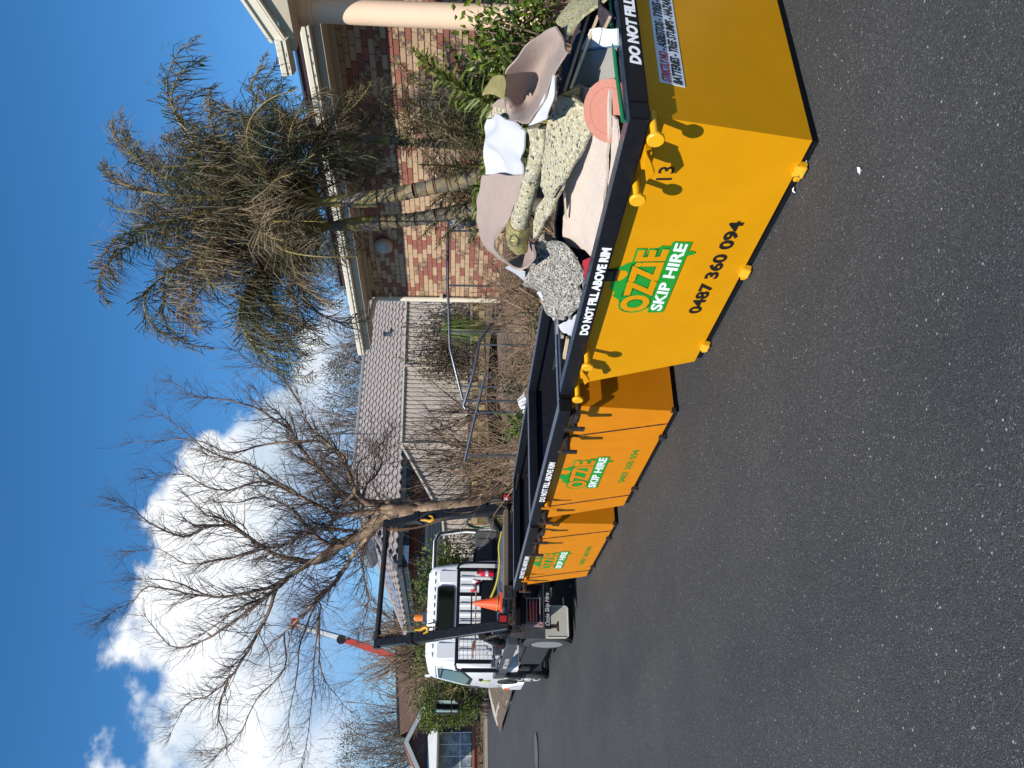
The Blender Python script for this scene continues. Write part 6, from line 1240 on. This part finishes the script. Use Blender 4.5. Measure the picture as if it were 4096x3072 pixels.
o_cells.sort(key=lambda q: abs(q[0]-12.5))
big_ = MB(); tq = tile_mesh(1)
for i, (x, c, base) in enumerate(o_cells):
    if i < 300:
        o = link('tile', one, roof, (x, base.y, base.z)); 
    else: big_.add([Vector(v)+Vector((x, base.y, base.z)) for v in tq.v], tq.f)
o = big_.raw('tiles', M['tile'], roof); o['kind'] = 'stuff'
# hip face towards the road
hd = Vector((HX-EX, 0, RZ-EZ)); HL = hd.length; hdn = hd.normalized(); hn = Vector((-hdn.z, 0, hdn.x)); q = MB()
for c in range(NC):
    base = Vector((EX, 0, EZ)) + hdn*(HL/NC)*c; f = c/NC; y0_ = lerp(EY, RY2, f); y1_ = lerp(29.0, RY2, f); n = max(2, int((y1_-y0_)/.15)); pr = [(y0_+(y1_-y0_)*i/n, .03*math.sin(i*math.pi)) for i in range(n+1)]
    pr = [(y, .028*math.sin(i*math.pi*.5*1.0)) for i, (y, h) in enumerate(pr)]
    q.sheet([[Vector((base.x, y, base.z))+hn*(.012+h)+hdn*(HL/NC+.03) for y, h in pr], [Vector((base.x, y, base.z))+hn*(.055+h) for y, h in pr], [Vector((base.x, y, base.z))+hn*(.02+h) for y, h in pr]])
o = q.raw('tiles', M['tile'], roof); o['kind'] = 'stuff'
for k in range(30):
    q = MB(); x = HX+k*.42; q.lathe([(.10, 0), (.11, .40), (.12, .40), (.12, .45)], c=(x, RY2, RZ+.02), axis='X', n=10); o = q.build('ridge_tile', M['tile_cap'], roof)
q = MB()
for a, bq in (((EX, EY, EZ+.04), (HX, RY2, RZ+.05)), ((HX, RY2, RZ+.05), (EX, 29.0, EZ+.04))): q.tube([Vector(a).lerp(Vector(bq), t/14) for t in range(15)], .10, 8)
q.build('hip_capping', M['tile_cap'], roof, smooth=50)
b = MB(); b.box(EX-.03, XE, EY-.10, EY, EZ-.14, EZ-.01); b.box(EX-.10, EX, EY-.10, 29.0, EZ-.14, EZ-.01); H2(b, 'gutter', M['gutter_dk'])
b = MB(); b.box(EX+.02, XE, EY+.02, 21.82, EZ-.20, EZ-.16); b.box(EX+.02, 8.02, 21.82, 28.6, EZ-.20, EZ-.16); H2(b, 'soffit', M['gutter_dk'])
b = MB(); b.box(EX, XE, EY, EY+.02, EZ-.30, EZ-.14); b.box(EX, EX+.02, EY, 29.0, EZ-.30, EZ-.14); H2(b, 'fascia', M['gutter_dk'])
b = MB(); b.prism([(EX+.05, EZ-.30), (EX+.60, EZ-.30), (EX+.60, EZ-.02)], EY-.015, EY-.004, 'XZ'); H2(b, 'eave_end', M['cab_white'])
# brickwork: side wall towards us and front wall towards the road
rbk = random.Random(4); q = MB(); mats3 = [M['brick_red'], mat('pale_grey_brick', (0.46, 0.40, 0.33), 0.85, var=0.15, vscale=9), mat('plum_brick', (0.13, 0.075, 0.065), 0.85, var=0.2, vscale=9)]
for r_ in range(30):
    z = .62+r_*PH+PH/2
    x = 8.03-(r_ % 2)*.12+.005
    while x < 12.5:
        xa, xb = max(8.03, x), x+BL
        if not (xb > 8.12 and xa < 9.05 and z < 2.6): q.box(xa, xb, 21.815, 21.835, z-BH/2, z+BH/2, 0)
        x += PL
    y = 21.815+(r_ % 2)*.12
    while y < 28.3:
        v = rbk.random(); q.box(8.012, 8.032, y, y+BL, z-BH/2, z+BH/2, 0 if v < .52 else (1 if v < .78 else 2)); y += PL
o = H2(q, 'bricks', mats3); o['kind'] = 'stuff'
rd = MB(); rd.box(8.15, 9.03, 21.70, 21.80, 2.50, 2.585); H2(rd, 'door_head', M['cream'])
for k in range(24):
    q = MB(); z = .72+k*.075; q.prism([(21.80, z), (21.775, z+.01), (21.765, z+.038), (21.775, z+.065), (21.80, z+.072)], 8.17, 9.01, 'YZ'); H2(q, 'door_slat', M['roller'])
b = MB(); b.box(8.13, 8.17, 21.74, 21.81, .6, 2.5); b.box(9.01, 9.05, 21.74, 21.81, .6, 2.5); H2(b, 'door_track', M['cream'])
b = MB(); b.box(8.55, 8.72, 21.3, 21.4, 2.95, 3.05); H2(b, 'floodlight', M['gutter_dk'])
b = MB(); b.tube([(7.40, 21.15, 3.2), (7.5, 21.3, 3.05), (7.95, 21.75, 2.95), (7.97, 21.78, .7)], .04, 8); H2(b, 'downpipe', M['gutter_dk'], smooth=40)
vb = Vector((16.3, 22.55, EZ+(22.55-EY)*(RZ-EZ)/(RY2-EY))); b = MB(); b.lathe([(.17, -.05), (.10, .06), (.075, .08), (.075, .30), (.13, .31), (.13, .34), (0, .37)], c=vb, n=14); H2(b, 'roof_vent', M['galv'], smooth=40)
b = MB(); b.tube([(12.85, 23.5, 4.4), (12.85, 23.5, 6.6)], .018, 6)
for z in (6.1, 6.3, 6.5): b.tube([(12.5, 23.5, z-.9), (13.2, 23.5, z-.9)], .008, 4)
H2(b, 'aerial', M['galv'])
b = MB(); b.lathe([(0, 0), (.27, .03), (.27, 1.3), (0, 1.33)], c=(8.75, 23.0, 4.42), axis='Y', n=16); H2(b, 'solar_tank', mat('grey_solar_tank', (0.20, 0.23, 0.26), 0.4, 0.3), smooth=40)
b = MB(); p0 = Vector((7.75, 24.6, EZ+.22)); b.add([p0, p0+Vector((0, 2.0, 0)), p0+Vector((0, 2.0, 0))+hdn*1.6, p0+hdn*1.6] + [v-hn*.07 for v in (p0, p0+Vector((0, 2.0, 0)), p0+Vector((0, 2.0, 0))+hdn*1.6, p0+hdn*1.6)], [(0, 1, 2, 3), (7, 6, 5, 4), (0, 4, 5, 1), (1, 5, 6, 2), (2, 6, 7, 3), (3, 7, 4, 0)]); H2(b, 'solar_panel', mat('blue_solar_glass', (0.02, 0.05, 0.12), 0.08, spec=0.8))

# ------------------------------------------------------------------ hedges and shrubs along the far kerb
def hedge(name, base, rx, ry, hz, n, lm, label, seed, L=.11, w=.065, cat='hedge', group='hedges along the far kerb', bare=0):
    rr = random.Random(seed); o = empty(name, base, label=label, cat=cat, group=group); lv = MB(); tw_m = MB()
    for k in range(40): 
        a = rr.uniform(0, 6.28); d = Vector((math.cos(a)*rx/hz, math.sin(a)*ry/hz, rr.uniform(.6, 1.3))); branchy(tw_m, (rr.uniform(-.5, .5)*rx, rr.uniform(-.5, .5)*ry, 0), d, hz*rr.uniform(.5, .95), .016, 1 + (1 if bare else 0), rr, 5, 4 if bare else 3, .4, .1)
    tw_m.raw('stems', M['twig'], o)
    blobs = [(Vector((rr.uniform(-.8, .8)*rx, rr.uniform(-.8, .8)*ry, rr.uniform(.25, .92)*hz)), rr.uniform(.12, .30)) for _ in range(26)]
    for k in range(n):
        c, s = blobs[rr.randrange(len(blobs))]; v = Vector((rr.gauss(0, 1), rr.gauss(0, 1), rr.gauss(0, 1))).normalized()*(s*hz*rr.uniform(.5, 1.15)*.75)
        p = c+v
        if p.z < .02: continue
        leaf(lv, p, v.normalized()+Vector((rr.uniform(-1, 1), rr.uniform(-1, 1), rr.uniform(-.3, .8))), L*rr.uniform(.6, 1.2), w*rr.uniform(.7, 1.1), rr)
    lv.raw('leaves', M[lm], o); return o
hedge('green_hedge', (6.05, 17.6, .1), .65, .6, 2.55, 3800, 'leaf_hedge', 'green leafy bush against the patterned brick wall, right of the truck cab', 51)
hedge('brown_hedge', (5.9, 19.6, .05), .75, .9, 2.85, 1900, 'leaf_olive', 'brown thinning hedge above the truck roof beacon', 52, bare=1)
hedge('green_hedge', (5.6, 22.4, .0), .8, 1.0, 2.75, 4200, 'leaf_hedge', 'dense green hedge behind the left lifting arm', 53)
hedge('green_hedge', (7.75, 42.6, -.1), 1.15, 1.1, 3.9, 4200, 'leaf_hedge', 'yellow green hedge beside the truck mirror', 54, L=.17, w=.10)
hedge('green_hedge', (8.6, 41.6, -.1), 1.2, .8, 1.3, 900, 'leaf_dark', 'low dark bush below the mirror', 55)
rr = random.Random(61)
def baretree(base, H, spread, n, r_, label, seed, mname='twig', lm=None, nl=0, group='bare winter trees in the distance', depth=3, ls=.16):
    rr = random.Random(seed); o = empty('bare_tree', base, label=label, cat='tree', group=group); q = MB(); tk = MB()
    tk.tube(smooth_path([(0, 0, -.3), (rr.uniform(-.1, .1), 0, H*.15), (rr.uniform(-.2, .2), rr.uniform(-.2, .2), H*.32)], 4), [r_*1.2]*3+[r_]*6, 8)
    tk.build('trunk', M['bark'] if mname == 'twig' else M[mname], o, smooth=60)
    for k in range(n):
        a = rr.uniform(0, 6.28); s = rr.uniform(.15, 1)*spread; d = Vector((math.cos(a)*s, math.sin(a)*s, 1))
        branchy(q, (0, 0, H*rr.uniform(.12, .34)), d, H*rr.uniform(.45, .75), r_*.42, depth, rr, 6, 4, .45, .12, .8)
    q.raw('crown', M[mname], o)
    if nl:
        lv = MB(); blobs = [(Vector((rr.gauss(0, .33)*H*spread*.6, rr.gauss(0, .33)*H*spread*.6, rr.uniform(.4, 1.0)*H)), rr.uniform(.06, .14)*H) for _ in range(40)]
        for k in range(nl):
            c, s = blobs[rr.randrange(40)]; v = Vector((rr.gauss(0, 1), rr.gauss(0, 1), rr.gauss(0, .8))).normalized()*s*rr.uniform(.3, 1.1); leaf(lv, c+v, v+Vector((0, 0, .2)), ls*rr.uniform(.6, 1.2), ls*.5, rr)
        lv.raw('leaves', M[lm], o)
    return o
baretree((9.3, 15.9, .35), 2.7, .75, 9, .05, 'dark forked bare shrub standing against the beige fence', 82, 'twig', group='bare shrubs before the fence', depth=2)
baretree((7.9, 15.4, .2), 2.9, .8, 16, .05, 'dense bare shrub before the raked end of the fence', 83, 'twig', 'leaf_olive', 160, group='bare shrubs before the fence', depth=2, ls=.07)
baretree((6.9, 14.9, .1), 2.3, .9, 14, .04, 'pale twiggy shrub between the fence and the big bare tree', 84, 'twig_brown', group='bare shrubs before the fence', depth=2)
baretree((9.5, 38, -.2), 6.2, .8, 46, .13, 'broad brown leafless tree behind the left lifting arm', 71, 'twig_brown')
baretree((10.2, 42, -.2), 5.2, .9, 44, .12, 'low brown leafless tree before the gabled house roof', 72, 'twig_brown')
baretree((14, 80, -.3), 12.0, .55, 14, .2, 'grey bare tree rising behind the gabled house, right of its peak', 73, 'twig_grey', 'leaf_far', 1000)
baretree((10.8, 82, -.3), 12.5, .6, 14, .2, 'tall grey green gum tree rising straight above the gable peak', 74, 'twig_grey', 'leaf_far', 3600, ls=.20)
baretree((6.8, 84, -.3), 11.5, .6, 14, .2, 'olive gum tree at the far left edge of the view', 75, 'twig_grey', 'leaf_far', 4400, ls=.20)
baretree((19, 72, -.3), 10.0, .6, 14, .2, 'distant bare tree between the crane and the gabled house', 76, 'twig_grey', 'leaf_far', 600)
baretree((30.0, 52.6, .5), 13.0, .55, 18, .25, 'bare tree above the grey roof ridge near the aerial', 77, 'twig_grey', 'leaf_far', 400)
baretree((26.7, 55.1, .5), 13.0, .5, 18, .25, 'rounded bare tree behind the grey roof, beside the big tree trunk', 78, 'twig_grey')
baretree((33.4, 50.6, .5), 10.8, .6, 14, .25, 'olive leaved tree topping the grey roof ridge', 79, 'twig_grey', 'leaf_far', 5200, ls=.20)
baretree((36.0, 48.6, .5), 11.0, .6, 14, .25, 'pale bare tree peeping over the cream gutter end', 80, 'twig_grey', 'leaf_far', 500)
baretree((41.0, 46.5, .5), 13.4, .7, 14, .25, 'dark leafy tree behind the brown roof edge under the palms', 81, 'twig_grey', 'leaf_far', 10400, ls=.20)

# ------------------------------------------------------------------ gabled house at the end of the street
M['brick_plum'] = mat('dark_plum_brick', (0.105, 0.060, 0.055), 0.9, var=0.25, vscale=7, bump=0.2, bscale=30)
M['roof_terra'] = mat('terracotta_roof', (0.26, 0.085, 0.05), 0.8, var=0.25, vscale=3)
M['roof_dkbrown'] = mat('brown_weathered_roof', (0.085, 0.045, 0.028), 0.9, var=0.4, vscale=2)
h3 = empty('gabled_house', (6.5, 49.2, .3), label='dark brick house with white gable at the end of the street', cat='house')
def H3(b, name, m, par=None, **k): o = b.build(name, m, par or h3, **k); o.matrix_parent_inverse = Matrix.Translation(h3.location).inverted() if par is None else Matrix.Identity(4); return o
GY = 49.2; px, pz = 6.9, 4.55; ex, ez = 9.05, 3.45; wx = 4.75
b = MB(); b.prism([(wx, -.2), (9.0, -.2), (9.0, 3.4), (px, 4.45), (wx, 3.4)], GY, GY+9, 'XZ'); H3(b, 'wall', M['brick_plum'])
for (xa, za), (xb, zb_) in (((px, pz), (ex, ez)), ((px, pz), (2*px-ex, ez))):
    b = MB(); b.add([(xa, GY-.45, za), (xb, GY-.45, zb_), (xb, GY-.45, zb_-.26), (xa, GY-.45, za-.26), (xa, GY-.40, za), (xb, GY-.40, zb_), (xb, GY-.40, zb_-.26), (xa, GY-.40, za-.26)], [(0, 1, 2, 3), (7, 6, 5, 4), (0, 4, 5, 1), (1, 5, 6, 2), (2, 6, 7, 3), (3, 7, 4, 0)]); H3(b, 'barge_board', mat('grey_white_barge', (0.42, 0.46, 0.46), 0.5))
    b = MB(); b.add([(xa, GY-.44, za+.06), (xb, GY-.44, zb_+.06), (xb, GY+9, zb_+.06), (xa, GY+9, za+.06), (xa, GY-.44, za), (xb, GY-.44, zb_), (xb, GY+9, zb_), (xa, GY+9, za)], [(0, 1, 2, 3), (7, 6, 5, 4), (0, 4, 5, 1), (1, 5, 6, 2), (2, 6, 7, 3), (3, 7, 4, 0)]); H3(b, 'roof', M['roof_terra'] if xb < px else M['roof_dkbrown'])
b = MB(); b.add([(8.6, 52, 3.2), (20, 52, 3.2), (20, 58, 6.4), (8.6, 58, 5.4)], [(0, 1, 2, 3)]); b.add([(8.6, 64, 3.2), (20, 64, 3.2), (20, 58, 6.4), (8.6, 58, 5.4)], [(0, 1, 2, 3)]); H3(b, 'main_roof', M['roof_dkbrown'])
b = MB(); b.bar((8.6, 58, 5.45), (20, 58, 6.45), .3, .16); H3(b, 'ridge_capping', M['gutter_dk'])
b = MB(); b.box(8.6, 20, 53, 63, -.3, 3.2); H3(b, 'main_wall', M['brick_plum'])
# window bay
b = MB(); b.box(wx+.1, 7.85, GY-.06, GY+.05, .70, 2.62); wn = H3(b, 'window', mat('window_reveal', (0.02, 0.02, 0.022), 0.6))
for x0_, x1_ in ((7.40-.62*1, 7.40), (7.40-.62*2, 7.40-.62), (7.40-.62*3, 7.40-.62*2), (7.40-.62*4, 7.40-.62*3)):
    for z0_, z1_ in ((.74, 1.34), (1.40, 2.56)):
        b = MB(); b.box(x0_+.03, x1_-.03, GY-.085, GY-.07, z0_, z1_); b.build('pane', mat('curtained_window_glass', (0.20, 0.24, 0.28), 0.12, var=0.4, vscale=1.5, col2=(0.42, 0.46, 0.48), spec=0.7), wn).matrix_parent_inverse = Matrix.Identity(4)
b = MB()
for k in range(5): b.box(7.40-.62*k-.025, 7.40-.62*k+.025, GY-.11, GY-.06, .70, 2.60)
b.box(4.9, 7.42, GY-.105, GY-.06, 1.345, 1.395); b.box(4.9, 7.42, GY-.105, GY-.06, 2.56, 2.62); b.build('frame', M['cab_white'], wn).matrix_parent_inverse = Matrix.Identity(4)
b = MB(); b.prism([(8.0, 2.64), (7.25, 3.22), (5.6, 3.22), (4.9, 2.64)], GY-1.0, GY, 'XZ'); b.v = [(x, y + (.9 if z > 3 else 0), z) for x, y, z in b.v]; H3(b, 'awning_roof', mat('pale_metal_awning', (0.50, 0.52, 0.50), 0.45))
b = MB(); b.box(4.9, 8.05, GY-1.05, GY-.98, 2.60, 2.68); H3(b, 'awning_gutter', mat('grey_gutter', (0.25, 0.25, 0.25), 0.5))
b = MB(); b.box(4.7, 8.0, GY-.12, GY, .56, .70); H3(b, 'sill', mat('terracotta_sill', (0.34, 0.12, 0.07), 0.8)); b = MB(); b.box(4.7, 8.0, GY-.05, GY, .2, .56); H3(b, 'apron', M['brick_red'])
hedge('low_bush', (6.2, 47.8, -.1), 1.9, .4, .55, 500, 'leaf_olive', 'straggly low bushes under the window of the gabled house', 56, group=None, bare=1, L=.14, w=.07)
hedge('low_bush', (8.6, 45.5, -.1), 1.2, .8, 1.9, 700, 'leaf_olive', 'brown green shrub at the right end of the gabled house', 57, group=None, bare=1, L=.14, w=.07)
# far kerb and verge
b = MB(); b.bar((-20, 46.4, -.02), (30, 46.4, -.02), .25, .14); tag(b.build('far_kerb', M['kerb']), kind='structure')
b = MB(); b.sheet([[(x, y, .05+(y-46.5)*.06) for x in (-40, 0, 40)] for y in (46.5, 50, 60, 100)]); tag(b.build('far_verge', mat('dry_verge', (0.12, 0.09, 0.05), 0.95, var=0.3, vscale=2)), kind='structure')
# kerbed crossover with a patch of lawn
M['lawn'] = mat('short_lawn', (0.10, 0.13, 0.035), 0.9, var=0.35, vscale=6, bump=0.6, bscale=60)
b = MB(); b.prism([(5.25, 33.4), (4.85, 26.5), (7.5, 25.5), (9.5, 41), (8.0, 41.2), (6.2, 36.5)], -.2, .03, 'XY'); tag(b.build('crossover', M['kerb'], bevel=0.02), kind='structure')
b = MB(); b.prism([(5.85, 32.6), (5.5, 29.5), (7.4, 28.5), (9.0, 40.2), (8.1, 40.4), (6.5, 36.0)], .02, .045, 'XY'); tag(b.build('lawn', M['lawn']), kind='structure')
pit = empty('drain_pit', (5.55, 30.6, .04), label='concrete kerb drain pit with a dark opening beside the lawn patch', cat='drain')
b = MB(); b.box(-.25, .35, -.9, 1.2, 0.0, .10); b.build('lid', mat('pale_pit_concrete', (0.40, 0.37, 0.32), 0.85, var=0.1), pit, bevel=0.01); b = MB(); b.box(-.252, -.235, -.5, .5, .01, .085); b.box(-.15, .2, -.905, -.89, .01, .085); b.build('opening', M['rubber'], pit)
b = MB(); b.lathe([(0, .004), (.30, .004), (.30, .0)], c=(2.32, 18.0, gz(2.3)+.002), n=28); b.lathe([(.31, .006), (.36, .006), (.36, .0), (.31, .0)], c=(2.32, 18.0, gz(2.3)+.002), n=28)
tag(b.build('manhole_cover', mat('dull_iron_cover', (0.075, 0.078, 0.082), 0.6, var=0.2)), 'round manhole cover in the road left of the truck', 'manhole')

# ------------------------------------------------------------------ crane in the distance
cr = empty('mobile_crane', (15.0, 62, 0), label='red and white telescopic crane boom rising far behind the truck', cat='crane')
M['crane_red'] = mat('crane_red', (0.55, 0.045, 0.035), 0.45, var=0.1); M['crane_white'] = mat('crane_white', (0.66, 0.66, 0.64), 0.45)
def CR(b, n, m): o = b.build(n, m, cr); o.matrix_parent_inverse = Matrix.Translation(cr.location).inverted(); return o
c0, c1, c2 = Vector((14.2, 62.3, 4.6)), Vector((15.95, 61.7, 10.0)), Vector((17.05, 61.4, 14.2))
b = MB(); b.bar(c0, c1, .44, .46); CR(b, 'boom', M['crane_red']); b = MB(); b.bar(c1, c1.lerp(c2, .96), .24, .28); CR(b, 'boom_extension', M['crane_white']); b = MB(); b.bar(c1+Vector((.2, -.2, 0)), c1.lerp(c2, .96)+Vector((.2, -.2, 0)), .06, .08); CR(b, 'boom_edge', M['gutter_dk'])
b = MB(); b.bar(c1.lerp(c2, .95), c2, .5, .6); b.cbox(c2+Vector((.2, -.1, -.3)), .5, .3, .5); CR(b, 'boom_head', M['crane_red'])
b = MB(); b.lathe([(.17, -.1), (.33, -.1), (.36, 0), (.33, .1), (.17, .1)], c=c1+Vector((-.1, -.5, .3)), axis='Y', n=20); CR(b, 'hose_reel', M['rubber']); b = MB(); b.lathe([(0, -.08), (.2, -.08), (.2, .08), (0, .08)], c=c1+Vector((-.1, -.5, .3)), axis='Y', n=16); CR(b, 'reel_hub', M['crane_white'])
b = MB(); b.box(11.5, 17, 60.5, 63.5, .9, 2.3); b.box(13.6, 16, 60.8, 63.2, 2.3, 4.6); CR(b, 'carrier', M['crane_red'])
for x in (12.2, 13.6, 15.6, 16.6): b = MB(); b.lathe([(0, -.2), (.55, -.2), (.6, 0), (.55, .2), (0, .2)], c=(x, 60.5, .55), axis='Y', n=16); CR(b, 'wheel', M['tyre'])
